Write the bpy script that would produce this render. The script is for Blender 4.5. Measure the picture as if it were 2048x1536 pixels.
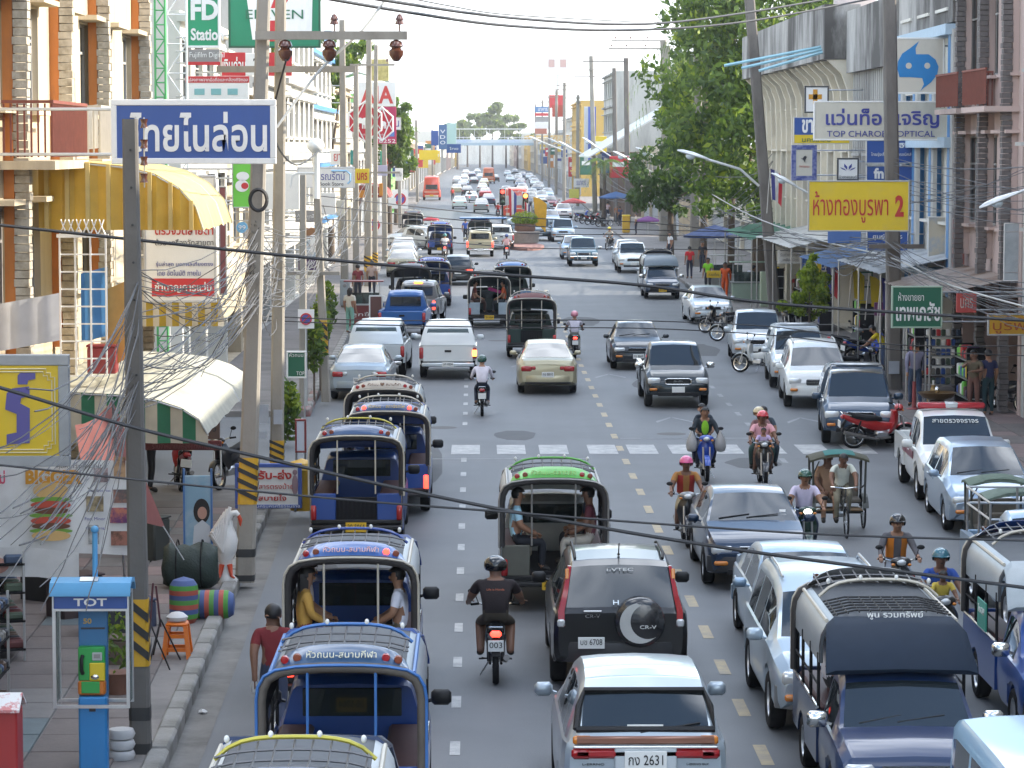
import bpy,math,random
from mathutils import Vector,Matrix
R=math.radians
rnd=random.Random(11)
sc=bpy.context.scene
col=sc.collection
for o in list(bpy.data.objects):
 bpy.data.objects.remove(o)
# ------------------------------------------------------------------ camera
FPX,CAMZ=6000.0,7.0              # focal length in photo pixels (2048 wide), eye height on the footbridge
PITCH,YAW=math.atan(476/FPX),math.atan(67/FPX)
cam=bpy.data.cameras.new('camera')
cam.sensor_width=36.0
cam.lens=FPX/2048*36.0
cam.clip_start,cam.clip_end=1.0,9000.0
camo=bpy.data.objects.new('camera',cam)
col.objects.link(camo)
camo.location=(0,0,CAMZ)
camo.rotation_euler=(R(90) - PITCH,0,-YAW)
sc.camera=camo
# ------------------------------------------------------------------ sky and sun
SUN_EL,SUN_AZ=R(27),R(6)         # azimuth measured from +X (right side of street) towards +Y (down the street)
world=bpy.data.worlds.new('World')
sc.world=world
world.use_nodes=True
wn,wl=world.node_tree.nodes,world.node_tree.links
wn.clear()
w_out=wn.new('ShaderNodeOutputWorld')
w_bg=wn.new('ShaderNodeBackground')
w_sky=wn.new('ShaderNodeTexSky')
w_sky.sky_type='NISHITA'
w_sky.sun_disc=False
w_sky.sun_elevation=SUN_EL
w_sky.sun_rotation=R(90) - SUN_AZ
w_sky.dust_density=1.0
w_sky.air_density=1.2
w_sky.ozone_density=2.0
# broken white clouds, the same all round the sky
w_tc=wn.new('ShaderNodeTexCoord')
w_map=wn.new('ShaderNodeMapping')
w_map.inputs['Scale'].default_value=(1.0,1.0,2.4)
w_noi=wn.new('ShaderNodeTexNoise')
w_noi.inputs['Scale'].default_value=2.6
w_noi.inputs['Detail'].default_value=7.0
w_ramp=wn.new('ShaderNodeValToRGB')
w_ramp.color_ramp.elements[0].position=0.51
w_ramp.color_ramp.elements[1].position=0.64
w_mix=wn.new('ShaderNodeMixRGB')
w_mix.inputs['Color2'].default_value=(17.0,18.0,19.5,1)
wl.new(w_tc.outputs['Generated'],w_map.inputs['Vector'])
wl.new(w_map.outputs['Vector'],w_noi.inputs['Vector'])
wl.new(w_noi.outputs['Fac'],w_ramp.inputs['Fac'])
w_sep=wn.new('ShaderNodeSeparateXYZ')
w_rng=wn.new('ShaderNodeMapRange')
w_rng.inputs['From Min'].default_value,w_rng.inputs['From Max'].default_value=0.06,0.22
w_mul=wn.new('ShaderNodeMath'); w_mul.operation='MULTIPLY'
wl.new(w_tc.outputs['Generated'],w_sep.inputs['Vector'])
wl.new(w_sep.outputs['Z'],w_rng.inputs['Value'])
wl.new(w_rng.outputs['Result'],w_mul.inputs[0])
wl.new(w_ramp.outputs['Color'],w_mul.inputs[1])
wl.new(w_mul.outputs['Value'],w_mix.inputs['Fac'])
wl.new(w_sky.outputs['Color'],w_mix.inputs['Color1'])
# bright white tropical haze towards the horizon, the same in every direction
w_veil=wn.new('ShaderNodeMapRange'); w_veil.interpolation_type='SMOOTHSTEP'
w_veil.inputs['From Min'].default_value,w_veil.inputs['From Max'].default_value=0.0,0.24
w_veil.inputs['To Min'].default_value,w_veil.inputs['To Max'].default_value=0.85,0.0
w_mix2=wn.new('ShaderNodeMixRGB')
w_mix2.inputs['Color2'].default_value=(7.2,7.6,8.1,1)
wl.new(w_sep.outputs['Z'],w_veil.inputs['Value'])
wl.new(w_veil.outputs['Result'],w_mix2.inputs['Fac'])
wl.new(w_mix.outputs['Color'],w_mix2.inputs['Color1'])
wl.new(w_mix2.outputs['Color'],w_bg.inputs['Color'])
w_bg.inputs['Strength'].default_value=0.14
wl.new(w_bg.outputs['Background'],w_out.inputs['Surface'])
sun=bpy.data.lights.new('sun','SUN')
sun.energy=4.0
sun.angle=R(0.6)
sun.color=(1.0,0.90,0.74)
suno=bpy.data.objects.new('sun',sun)
col.objects.link(suno)
sd=Vector((math.cos(SUN_EL)*math.cos(SUN_AZ),math.cos(SUN_EL)*math.sin(SUN_AZ),math.sin(SUN_EL)))
suno.rotation_euler=(-sd).to_track_quat('-Z','Y').to_euler()
suno.location=sd*60
sc.view_settings.view_transform='Standard'
sc.view_settings.look='None'
sc.view_settings.exposure=1.3
sc.view_settings.gamma=1.0
sc.view_settings.use_curve_mapping=False
sc.render.engine='CYCLES'
sc.cycles.use_denoising=True
sc.cycles.max_bounces=5
sc.cycles.diffuse_bounces=3
sc.cycles.glossy_bounces=3
sc.cycles.transparent_max_bounces=10
sc.cycles.volume_bounces=0
sc.cycles.caustics_reflective=False
sc.cycles.caustics_refractive=False
# ------------------------------------------------------------------ survey: a photo pixel at a known height or distance -> metres
def _ray(px,py):
 a,b=(px - 1024)/FPX,(768 - py)/FPX
 f=Vector((math.sin(YAW)*math.cos(PITCH),math.cos(YAW)*math.cos(PITCH),-math.sin(PITCH)))
 r=Vector((math.cos(YAW),-math.sin(YAW),0))
 u=r.cross(f)
 return f + r*a + u*b
def gr(px,py,z=0.0):
 d=_ray(px,py); t=(z - CAMZ)/d.z
 return d.x*t,d.y*t
def at(px,py,Y):
 d=_ray(px,py); t=Y/d.y
 return Vector((d.x*t,Y,CAMZ + d.z*t))
# ------------------------------------------------------------------ materials
_M={}
def _nodes(name):
 m=bpy.data.materials.new(name); m.use_nodes=True
 nt=m.node_tree
 return m,nt,nt.nodes,nt.links,nt.nodes['Principled BSDF']
def c4(c):return (c[0],c[1],c[2],1.0)
def hexc(h):
 h=h.lstrip('#'); o=[]
 for i in (0,2,4):
  v=int(h[i:i + 2],16)/255
  o.append(v/12.92 if v <= .04045 else ((v + .055)/1.055) ** 2.4)
 return tuple(o)
def mat(name,c,rough=.6,metal=0.0,var=.18,scale=6.0,bump=0.0,coat=0.0,stretch=(1,1,1),dark=None,thr=(.45,.7),spec=.5,emit=0.0,emit_c=None,detail=5):
 """plain surface: base colour broken by noise, optional second colour patches (wear, stains), optional fine relief"""
 if name in _M:return _M[name]
 if isinstance(c,str):c=hexc(c)
 m,nt,N,L,b=_nodes(name)
 tc=N.new('ShaderNodeTexCoord'); mp=N.new('ShaderNodeMapping')
 mp.inputs['Scale'].default_value=stretch
 L.new(tc.outputs['Object'],mp.inputs['Vector'])
 no=N.new('ShaderNodeTexNoise'); no.inputs['Scale'].default_value=scale; no.inputs['Detail'].default_value=detail
 L.new(mp.outputs['Vector'],no.inputs['Vector'])
 mx=N.new('ShaderNodeMixRGB')
 mx.inputs['Color1'].default_value=c4([x*(1 - var) for x in c])
 mx.inputs['Color2'].default_value=c4([min(1,x*(1 + var)) for x in c])
 L.new(no.outputs['Fac'],mx.inputs['Fac'])
 outc=mx.outputs['Color']
 if dark is not None:
  if isinstance(dark,str):dark=hexc(dark)
  n2=N.new('ShaderNodeTexNoise'); n2.inputs['Scale'].default_value=scale*.45; n2.inputs['Detail'].default_value=8
  n2.inputs['Roughness'].default_value=.68
  L.new(mp.outputs['Vector'],n2.inputs['Vector'])
  rp=N.new('ShaderNodeValToRGB')
  rp.color_ramp.elements[0].position,rp.color_ramp.elements[1].position=thr
  L.new(n2.outputs['Fac'],rp.inputs['Fac'])
  m2=N.new('ShaderNodeMixRGB'); m2.inputs['Color2'].default_value=c4(dark)
  L.new(rp.outputs['Color'],m2.inputs['Fac']); L.new(outc,m2.inputs['Color1'])
  outc=m2.outputs['Color']
 L.new(outc,b.inputs['Base Color'])
 b.inputs['Roughness'].default_value=rough
 b.inputs['Metallic'].default_value=metal
 b.inputs['Specular IOR Level'].default_value=spec
 if coat:
  b.inputs['Coat Weight'].default_value=coat
  b.inputs['Coat Roughness'].default_value=.06
 if bump:
  bp=N.new('ShaderNodeBump'); bp.inputs['Strength'].default_value=bump; bp.inputs['Distance'].default_value=.02
  n3=N.new('ShaderNodeTexNoise'); n3.inputs['Scale'].default_value=scale*5; n3.inputs['Detail'].default_value=6
  L.new(tc.outputs['Object'],n3.inputs['Vector']); L.new(n3.outputs['Fac'],bp.inputs['Height'])
  L.new(bp.outputs['Normal'],b.inputs['Normal'])
 if emit:
  b.inputs['Emission Color'].default_value=c4(emit_c or c)
  b.inputs['Emission Strength'].default_value=emit
 _M[name]=m
 return m
def paint(hexcol,metal=.0):
 """car paint: clear-coated, a little road dust"""
 k='paint_' + hexcol.strip('#') + ('m' if metal else '')
 if k in _M:return _M[k]
 c=hexc(hexcol)
 d=tuple(x*.95 + y*.035 for x,y in zip(c,(.20,.18,.15)))
 m=mat(k,c,rough=.32,metal=metal,var=.06,scale=1.7,coat=.65,dark=d,thr=(.52,.95))
 return m
def glass_mat(name='tinted_glass',tint=(.016,.022,.026),rough=.03,ior=1.85,see=0.0):
 if name in _M:return _M[name]
 m,nt,N,L,b=_nodes(name)
 b.inputs['Base Color'].default_value=c4(tint)
 b.inputs['Roughness'].default_value=rough
 b.inputs['IOR'].default_value=ior
 if see:
  tr=N.new('ShaderNodeBsdfTransparent'); tr.inputs['Color'].default_value=(.55,.62,.60,1)
  mx=N.new('ShaderNodeMixShader'); mx.inputs['Fac'].default_value=see
  out=N['Material Output']
  L.new(b.outputs['BSDF'],mx.inputs[1]); L.new(tr.outputs['BSDF'],mx.inputs[2]); L.new(mx.outputs['Shader'],out.inputs['Surface'])
 _M[name]=m
 return m
def sheet(name,c,rough=.6,trans=.35):
 """thin cloth, plastic sheet or leaf: some light passes through"""
 if name in _M:return _M[name]
 if isinstance(c,str):c=hexc(c)
 m,nt,N,L,b=_nodes(name)
 tc=N.new('ShaderNodeTexCoord'); no=N.new('ShaderNodeTexNoise'); no.inputs['Scale'].default_value=3.0; no.inputs['Detail'].default_value=6
 L.new(tc.outputs['Object'],no.inputs['Vector'])
 mx=N.new('ShaderNodeMixRGB')
 mx.inputs['Color1'].default_value=c4([x*.72 for x in c]); mx.inputs['Color2'].default_value=c4([min(1,x*1.22) for x in c])
 L.new(no.outputs['Fac'],mx.inputs['Fac'])
 L.new(mx.outputs['Color'],b.inputs['Base Color']); b.inputs['Roughness'].default_value=rough
 tl=N.new('ShaderNodeBsdfTranslucent'); L.new(mx.outputs['Color'],tl.inputs['Color'])
 ms=N.new('ShaderNodeMixShader'); ms.inputs['Fac'].default_value=trans
 L.new(b.outputs['BSDF'],ms.inputs[1]); L.new(tl.outputs['BSDF'],ms.inputs[2])
 L.new(ms.outputs['Shader'],N['Material Output'].inputs['Surface'])
 _M[name]=m
 return m
def lamp_mat(name,c,strength):
 if name in _M:return _M[name]
 return mat(name,c,rough=.25,var=.02,emit=strength,emit_c=hexc(c) if isinstance(c,str) else c)
CHROME=mat('chrome',(.72,.72,.70),rough=.18,metal=1.0,var=.05)
STEEL=mat('bare_steel',(.50,.51,.52),rough=.35,metal=.9,var=.1)
RUBBER=mat('rubber',(.010,.010,.011),spec=.2,rough=.85,var=.25,scale=14)
BLACKP=mat('black_plastic',(.011,.011,.012),spec=.35,rough=.5,var=.2)
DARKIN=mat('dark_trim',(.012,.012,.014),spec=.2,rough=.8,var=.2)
WHITEP=mat('white_paint',(.74,.74,.71),rough=.5,var=.06,scale=3,dark=(.42,.40,.36),thr=(.58,.9))
WIREM=mat('cable_rubber',(.028,.028,.03),rough=.6,var=.2)
GREYWIRE=mat('cable_grey',(.085,.085,.088),rough=.6,var=.3)
GLASS=glass_mat()
CLEARG=glass_mat('window_glass',(.03,.045,.045),see=.45)
TAILRED=mat('tail_lamp_red',(.36,.012,.014),rough=.18,var=.1,coat=.6)
TAILON=lamp_mat('tail_lamp_lit',(.9,.05,.03),2.2)
AMBER=mat('lamp_amber',(.62,.20,.02),rough=.18,var=.1,coat=.6)
AMBERON=lamp_mat('lamp_amber_lit',(1.0,.35,.06),2.5)
LENS=mat('lamp_lens',(.62,.64,.64),rough=.12,metal=.25,var=.12,scale=20,coat=.8)
LENSON=lamp_mat('lamp_lens_lit',(1.0,.95,.8),4.0)
# ------------------------------------------------------------------ mesh builder
class MB:
 def __init__(s):s.v=[]; s.f=[]; s.mi=[]; s.cur=0
 def add(s,vs,fs):
  n=len(s.v); s.v += [tuple(p) for p in vs]
  for f in fs:s.f.append(tuple(n + i for i in f)); s.mi.append(s.cur)
  return s
 def box(s,c,d,rz=0.0,m=None):
  x,y,z=d[0]/2,d[1]/2,d[2]/2
  p=[Vector((a*x,b*y,e*z)) for a in (-1,1) for b in (-1,1) for e in (-1,1)]
  if m is not None:p=[m @ q for q in p]
  if rz:
   r=Matrix.Rotation(rz,3,'Z'); p=[r @ q for q in p]
  c=Vector(c)
  return s.add([q + c for q in p],[(0,1,3,2),(4,6,7,5),(0,4,5,1),(2,3,7,6),(0,2,6,4),(1,5,7,3)])
 def rbox(s,c,d,r=.02,m=None):
  """box with chamfered edges"""
  x,y,z=d[0]/2,d[1]/2,d[2]/2
  r=min(r,x*.95,y*.95,z*.95)
  vs=[]; idx={}
  for a in (-1,1):
   for b in (-1,1):
    for e in (-1,1):
     for k,q in enumerate(((a*x,b*(y - r),e*(z - r)),(a*(x - r),b*y,e*(z - r)),(a*(x - r),b*(y - r),e*z))):
      idx[a,b,e,k]=len(vs); vs.append(Vector(q))
  I=idx; fs=[]
  def q(*k):fs.append(tuple(I[i] for i in k))
  for a in (-1,1):
   q((a,-1,-1,0),(a,1,-1,0),(a,1,1,0),(a,-1,1,0))
   q((-1,a,-1,1),(1,a,-1,1),(1,a,1,1),(-1,a,1,1))
   q((-1,-1,a,2),(1,-1,a,2),(1,1,a,2),(-1,1,a,2))
  for b in (-1,1):
   for e in (-1,1):
    q((-1,b,e,1),(1,b,e,1),(1,b,e,2),(-1,b,e,2))
    q((b,-1,e,0),(b,1,e,0),(b,1,e,2),(b,-1,e,2))
    q((b,e,-1,0),(b,e,1,0),(b,e,1,1),(b,e,-1,1))
  for a in (-1,1):
   for b in (-1,1):
    for e in (-1,1):q((a,b,e,0),(a,b,e,1),(a,b,e,2))
  if m is not None:vs=[m @ p for p in vs]
  c=Vector(c)
  return s.add([p + c for p in vs],fs)
 def tube(s,pts,r,n=6,r1=None,cap=True):
  pts=[Vector(p) for p in pts]; k=len(pts); base=len(s.v); vs=[]
  up0=None
  for i,p in enumerate(pts):
   t=(pts[min(i + 1,k - 1)] - pts[max(i - 1,0)])
   t=t.normalized() if t.length > 1e-9 else Vector((0,0,1))
   if up0 is None:
    up0=Vector((0,0,1)) if abs(t.z) < .9 else Vector((1,0,0))
   a=t.cross(up0)
   a=a.normalized() if a.length > 1e-6 else t.orthogonal().normalized()
   b=a.cross(t).normalized(); up0=b
   rr=r[i] if isinstance(r,(list,tuple)) else (r + ((r1 if r1 is not None else r) - r)*i/max(1,k - 1))
   for j in range(n):
    an=2*math.pi*j/n
    vs.append(p + a*(rr*math.cos(an)) + b*(rr*math.sin(an)))
  fs=[]
  for i in range(k - 1):
   for j in range(n):
    fs.append((i*n + j,i*n + (j + 1) % n,(i + 1)*n + (j + 1) % n,(i + 1)*n + j))
  if cap:fs.append(tuple(range(n - 1,-1,-1))); fs.append(tuple((k - 1)*n + j for j in range(n)))
  return s.add(vs,fs)
 def cyl(s,p0,p1,r,n=10,r1=None):return s.tube([p0,p1],r,n,r1)
 def lathe(s,prof,n=16,c=(0,0,0),axis='Z',ang=2*math.pi):
  """prof: list of (radius, height)"""
  vs=[]; k=len(prof); full=abs(ang - 2*math.pi) < 1e-6; m=n if full else n + 1
  for r,h in prof:
   for j in range(m):
    a=ang*j/n; x,y=r*math.cos(a),r*math.sin(a)
    vs.append({'Z':(x,y,h),'X':(h,x,y),'Y':(x,h,y)}[axis])
  fs=[]
  for i in range(k - 1):
   for j in range(n):
    j2=(j + 1) % m
    fs.append((i*m + j,i*m + j2,(i + 1)*m + j2,(i + 1)*m + j))
  c=Vector(c)
  return s.add([Vector(v) + c for v in vs],fs)
 def ell(s,c,rad,n=12,k=8,m=None):
  vs=[]; fs=[]
  for i in range(k + 1):
   th=math.pi*i/k
   for j in range(n):
    ph=2*math.pi*j/n
    vs.append(Vector((rad[0]*math.sin(th)*math.cos(ph),rad[1]*math.sin(th)*math.sin(ph),rad[2]*math.cos(th))))
  for i in range(k):
   for j in range(n):fs.append((i*n + j,(i + 1)*n + j,(i + 1)*n + (j + 1) % n,i*n + (j + 1) % n))
  if m is not None:vs=[m @ v for v in vs]
  c=Vector(c)
  return s.add([v + c for v in vs],fs)
 def prism(s,poly,d,plane='XZ',off=0.0):
  """poly: 2D outline; extruded by d along the missing axis, starting at off"""
  n=len(poly)
  def P(a,b,e):return {'XZ':(a,e,b),'YZ':(e,a,b),'XY':(a,b,e)}[plane]
  vs=[P(a,b,off) for a,b in poly] + [P(a,b,off + d) for a,b in poly]
  fs=[tuple(range(n)),tuple(range(2*n - 1,n - 1,-1))]
  for i in range(n):j=(i + 1) % n; fs.append((i,i + n,j + n,j))
  return s.add(vs,fs)
 def loft(s,rings,closed=True,cap=True):
  n=len(rings[0]); vs=[p for r in rings for p in r]; fs=[]
  m=n if closed else n - 1
  for i in range(len(rings) - 1):
   for j in range(m):
    j2=(j + 1) % n
    fs.append((i*n + j,i*n + j2,(i + 1)*n + j2,(i + 1)*n + j))
  if cap and closed:fs.append(tuple(range(n - 1,-1,-1))); fs.append(tuple((len(rings) - 1)*n + j for j in range(n)))
  return s.add(vs,fs)
 def quad(s,a,b,c,d):return s.add([a,b,c,d],[(0,1,2,3)])
 def mesh(s,name,smooth=None):
  me=bpy.data.meshes.new(name); me.from_pydata(s.v,[],s.f)
  if any(s.mi):me.polygons.foreach_set('material_index',s.mi)
  fix_normals(me)
  if smooth:
   me.shade_smooth(); me.set_sharp_from_angle(angle=R(smooth))
  return me
 def build(s,name,m,parent=None,smooth=None,loc=None,rz=0.0):
  return put(name,s.mesh(name,smooth),m,parent,loc,rz)
import bmesh
def fix_normals(me):
 b=bmesh.new(); b.from_mesh(me)
 bmesh.ops.recalc_face_normals(b,faces=b.faces)
 b.to_mesh(me); b.free()
def put(name,me,m,parent=None,loc=None,rz=0.0):
 ob=bpy.data.objects.new(name,me); col.objects.link(ob)
 ms=m if isinstance(m,(list,tuple)) else [m]
 if len(me.materials) == 0:
  for x in ms:me.materials.append(x)
 else:
  for i,x in enumerate(ms):
   if i < len(ob.material_slots) and ob.material_slots[i].material != x:
    ob.material_slots[i].link='OBJECT'; ob.material_slots[i].material=x
 if parent is not None:ob.parent=parent
 if loc is not None:ob.location=loc
 if rz:ob.rotation_euler.z=rz
 return ob
def tag(o,label=None,cat=None,group=None,kind=None):
 if label:o['label']=label
 if cat:o['category']=cat
 if group:o['group']=group
 if kind:o['kind']=kind
 return o
def thing(name,label,cat,loc=(0,0,0),rz=0.0,group=None):
 o=bpy.data.objects.new(name,None); col.objects.link(o)
 o.empty_display_size=.2
 o.location=loc; o.rotation_euler.z=rz
 return tag(o,label,cat,group)
def copy_tree(o,parent=None):
 c=o.copy(); col.objects.link(c); c.parent=parent
 for ch in list(o.children):copy_tree(ch,c)
 return c
def recolor(o,old,new):
 for ch in [o] + list(o.children_recursive):
  for s_ in ch.material_slots:
   if s_.material == old:s_.link='OBJECT'; s_.material=new
_TX={}
def text_mesh(txt,bold=.0,ext=.004):
 k=(txt,bold,ext)
 if k in _TX:return _TX[k]
 cu=bpy.data.curves.new('lettering','FONT'); cu.body=txt; cu.align_x='CENTER'; cu.align_y='CENTER'
 cu.extrude=ext; cu.offset=bold; cu.resolution_u=3
 ob=bpy.data.objects.new('lettering',cu); col.objects.link(ob)
 me=bpy.data.meshes.new_from_object(ob)
 bpy.data.objects.remove(ob); bpy.data.curves.remove(cu)
 xs=[v.co.x for v in me.vertices] or [0,1]; ys=[v.co.y for v in me.vertices] or [0,1]
 x0,x1,y0,y1=min(xs),max(xs),min(ys),max(ys)
 for v in me.vertices:
  v.co.x=(v.co.x - (x0 + x1)/2)/max(1e-6,x1 - x0); v.co.y=(v.co.y - (y0 + y1)/2)/max(1e-6,y1 - y0)
 me.materials.clear()
 _TX[k]=me
 return me
def text(txt,m,c,w,h,parent=None,rot=(R(90),0,0),bold=.0,name='lettering'):
 """lettering fitted to a w x h box, standing upright and read from -Y by default"""
 me=text_mesh(txt,bold)
 ob=put(name,me,m,parent,c)
 ob.scale=(w,h,1.0); ob.rotation_euler=rot
 return ob
# ================================================================== ground, road, pavements
LK=[(-30,-3.2),(30,-3.55),(47,-3.92),(81,-4.55),(120,-4.95),(230,-6.3),(390,-7.7),(1300,-9.5)]     # left kerb line (Y, X)
RK=[(-30,10.4),(160,10.45),(250,11.0),(400,12.9),(1300,16.0)]                                              # right kerb line
def on(line,y):
 for (a,xa),(b,xb) in zip(line,line[1:]):
  if a <= y <= b:return xa + (xb - xa)*(y - a)/(b - a)
 return line[0][1] if y < line[0][0] else line[-1][1]
def asphalt():
 m,nt,N,L,b=_nodes('asphalt')
 tc=N.new('ShaderNodeTexCoord')
 mp=N.new('ShaderNodeMapping'); mp.inputs['Scale'].default_value=(1.3,.035,1); L.new(tc.outputs['Object'],mp.inputs['Vector'])
 n1=N.new('ShaderNodeTexNoise'); n1.inputs['Scale'].default_value=1.0; n1.inputs['Detail'].default_value=6; L.new(mp.outputs['Vector'],n1.inputs['Vector'])
 n2=N.new('ShaderNodeTexNoise'); n2.inputs['Scale'].default_value=.35; n2.inputs['Detail'].default_value=8; n2.inputs['Roughness'].default_value=.65; L.new(tc.outputs['Object'],n2.inputs['Vector'])
 n3=N.new('ShaderNodeTexNoise'); n3.inputs['Scale'].default_value=55; n3.inputs['Detail'].default_value=3; L.new(tc.outputs['Object'],n3.inputs['Vector'])
 a=N.new('ShaderNodeMixRGB'); a.inputs['Color1'].default_value=(.092,.099,.108,1); a.inputs['Color2'].default_value=(.140,.148,.157,1); L.new(n1.outputs['Fac'],a.inputs['Fac'])  # blue tint stands in for cool sky light on neutral grey asphalt
 r2=N.new('ShaderNodeValToRGB'); r2.color_ramp.elements[0].position=.38; r2.color_ramp.elements[1].position=.68; L.new(n2.outputs['Fac'],r2.inputs['Fac'])
 c=N.new('ShaderNodeMixRGB'); c.blend_type='MULTIPLY'; c.inputs['Color2'].default_value=(.80,.80,.81,1); L.new(r2.outputs['Color'],c.inputs['Fac']); L.new(a.outputs['Color'],c.inputs['Color1'])
 d=N.new('ShaderNodeMixRGB'); d.blend_type='OVERLAY'; d.inputs['Fac'].default_value=.35; L.new(c.outputs['Color'],d.inputs['Color1']); L.new(n3.outputs['Fac'],d.inputs['Color2'])
 L.new(d.outputs['Color'],b.inputs['Base Color']); b.inputs['Roughness'].default_value=.62
 bp=N.new('ShaderNodeBump'); bp.inputs['Strength'].default_value=.25; bp.inputs['Distance'].default_value=.01; L.new(n3.outputs['Fac'],bp.inputs['Height']); L.new(bp.outputs['Normal'],b.inputs['Normal'])
 return m
ASPH=asphalt()
EARTH=mat('earth',(.17,.15,.12),rough=.95,var=.3,scale=.05)
b=MB(); b.quad((-1450,-190,-.03),(1450,-190,-.03),(1450,2050,-.03),(-1450,2050,-.03)); tag(b.build('ground',EARTH),kind='structure')
ysr=[-30,30,47,81,120,160,230,250,390,400,700,1300]
b=MB()
for a,c in zip(ysr,ysr[1:]):b.quad((on(LK,a) - .6,a,0),(on(RK,a) + .6,a,0),(on(RK,c) + .6,c,0),(on(LK,c) - .6,c,0))
tag(b.build('road',ASPH),kind='structure')
b=MB(); b.quad((-45,60.5,.004),(-4.5,60.5,.004),(-4.5,77.5,.004),(-45,77.5,.004)); tag(b.build('side_road',ASPH),kind='structure')
# painted markings, worn
def worn(name,c,bare):
 m,nt,N,L,b=_nodes(name)
 tc=N.new('ShaderNodeTexCoord'); n=N.new('ShaderNodeTexNoise'); n.inputs['Scale'].default_value=3.2; n.inputs['Detail'].default_value=9; n.inputs['Roughness'].default_value=.72
 L.new(tc.outputs['Object'],n.inputs['Vector'])
 r=N.new('ShaderNodeValToRGB'); r.color_ramp.elements[0].position=.40; r.color_ramp.elements[1].position=.62; L.new(n.outputs['Fac'],r.inputs['Fac'])
 x=N.new('ShaderNodeMixRGB'); x.inputs['Color1'].default_value=c4(c); x.inputs['Color2'].default_value=c4(bare); L.new(r.outputs['Color'],x.inputs['Fac'])
 L.new(x.outputs['Color'],b.inputs['Base Color']); b.inputs['Roughness'].default_value=.6
 return m
PAINTW,PAINTY=worn('road_paint_white',(.42,.42,.41),(.24,.245,.25)),worn('road_paint_yellow',(.40,.31,.17),(.24,.21,.16))
FAINTW=worn('road_paint_faint',(.24,.25,.255),(.15,.16,.165))
RD=tag(thing('road_markings','worn white and yellow paint on the street','markings'),kind='structure')
del RD['category']; del RD['label']
def dash(y0,y1,x,w,m,nm):
 b=MB(); b.quad((x - w/2,y0,0),(x + w/2,y0,0),(x + w/2,y1,0),(x - w/2,y1,0)); return b.build(nm,m,RD,loc=(0,0,.005))
for k in range(40):
 y=30.6 + 2.93*k
 if y > 205:break
 dash(y,y + 1.15,3.28,.15,PAINTY,'centre_dash')
 if y < 66 or 73 < y < 90:dash(y + .6,y + 1.4,-.28 - (y - 34)*.0016,.12,PAINTW,'lane_dash')
for k in range(12):
 y=66 + 2.93*k; dash(y,y + 1.0,6.80,.13,FAINTW,'lane_dash')
for x0 in (-.63,.42,1.40,2.53,3.45,4.42,5.40,6.38,7.40,8.45):dash(68.0,70.1,x0 + .33,.66,PAINTW,'crossing_stripe')
PATCH=mat('asphalt_patch',(.066,.069,.074),rough=.75,var=.2,scale=2,bump=.3); IRON=mat('cast_iron',(.06,.055,.05),rough=.6,metal=.4,var=.3,bump=.4)
for x_,y_,w_,l_ in ((1.9,55,1.1,3.2),(-1.2,66,.8,9),(5.2,88,1.4,4),(.9,72.5,1.0,2.4),(2.4,100,.9,14),(6.1,66,1.2,2.2),(7.6,103,1.4,6),(-2.6,48.5,.7,3.0),(4.1,120,1.6,6),(1.0,140,1.4,9)):
 b=MB(); b.prism([(x_ + w_*.5*math.cos(a_)*(1 if abs(math.cos(a_)) > .4 else 2.2) + rnd.uniform(-.06,.06),y_ + l_*.5*math.sin(a_) + rnd.uniform(-.1,.1)) for a_ in [2*math.pi*k/14 for k in range(14)]],.0025,'XY',.0005); b.build('repair_patch',PATCH,RD)
for x_,y_ in ((1.35,60.5),(4.7,72.8),(-.9,74.5),(.7,108),(5.8,112)):
 b=MB(); b.lathe([(.001,.006),(.30,.006),(.33,.004),(.36,.001)],20,(x_,y_,0)); b.build('manhole_cover',IRON,RD)
dash(66.9,67.02,-.6,3.0,FAINTW,'stop_line'); dash(66.9,67.02,1.7,1.5,FAINTW,'stop_line'); dash(71.6,71.75,5.0,3.2,FAINTW,'stop_line')
for cx,cy in ((4.98,75.8),(4.0,90.5),(8.3,75.6),(1.5,95)):
 b=MB()
 for s in (1,-1):b.quad((cx,cy + 1.6,0),(cx + s*.04,cy + 1.2,0),(cx + s*.46,cy - .1,0),(cx + s*.46,cy + .35,0))
 b.build('chevron',FAINTW,RD,loc=(0,0,.005))
# pavements
PAVE=mat('pavement_concrete',(.20,.185,.175),rough=.85,var=.3,scale=1.2,bump=.3,dark=(.10,.095,.09),thr=(.45,.75))
def pavement(name,line,xo,y0,y1,z=.15):
 b=MB(); n=max(2,int((y1 - y0)/12)); ys=[y0 + (y1 - y0)*k/n for k in range(n + 1)]
 sg=1 if xo > 0 else -1
 for a,c in zip(ys,ys[1:]):
  xa,xc=on(line,a) + sg*.0,on(line,c) + sg*.0
  b.quad((xa,a,z),(xo,a,z),(xo,c,z),(xc,c,z))
  b.quad((xa,a,-.02),(xa,a,z),(xc,c,z),(xc,c,-.02))
 xa=on(line,y0); b.quad((xa,y0,-.02),(xa,y0,z),(xo,y0,z),(xo,y0,-.02)); xc=on(line,y1); b.quad((xc,y1,-.02),(xc,y1,z),(xo,y1,z),(xo,y1,-.02))
 return tag(b.build(name,PAVE),kind='structure')
pv1=pavement('pavement',LK,-12,-20,60.5); pv2=pavement('pavement',LK,-12,77.5,620); pv3=pavement('pavement',RK,20,-20,620)
SLABS=[mat('slab_brown',(.150,.128,.120),rough=.85,var=.25,scale=3,bump=.3,dark=(.085,.075,.072),thr=(.5,.8)),mat('slab_pink',(.205,.150,.140),rough=.85,var=.25,scale=3,bump=.3),mat('slab_bluegrey',(.120,.150,.160),rough=.85,var=.25,scale=3,bump=.3),mat('slab_grey',(.165,.155,.15),rough=.85,var=.25,scale=3,bump=.3)]
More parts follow.
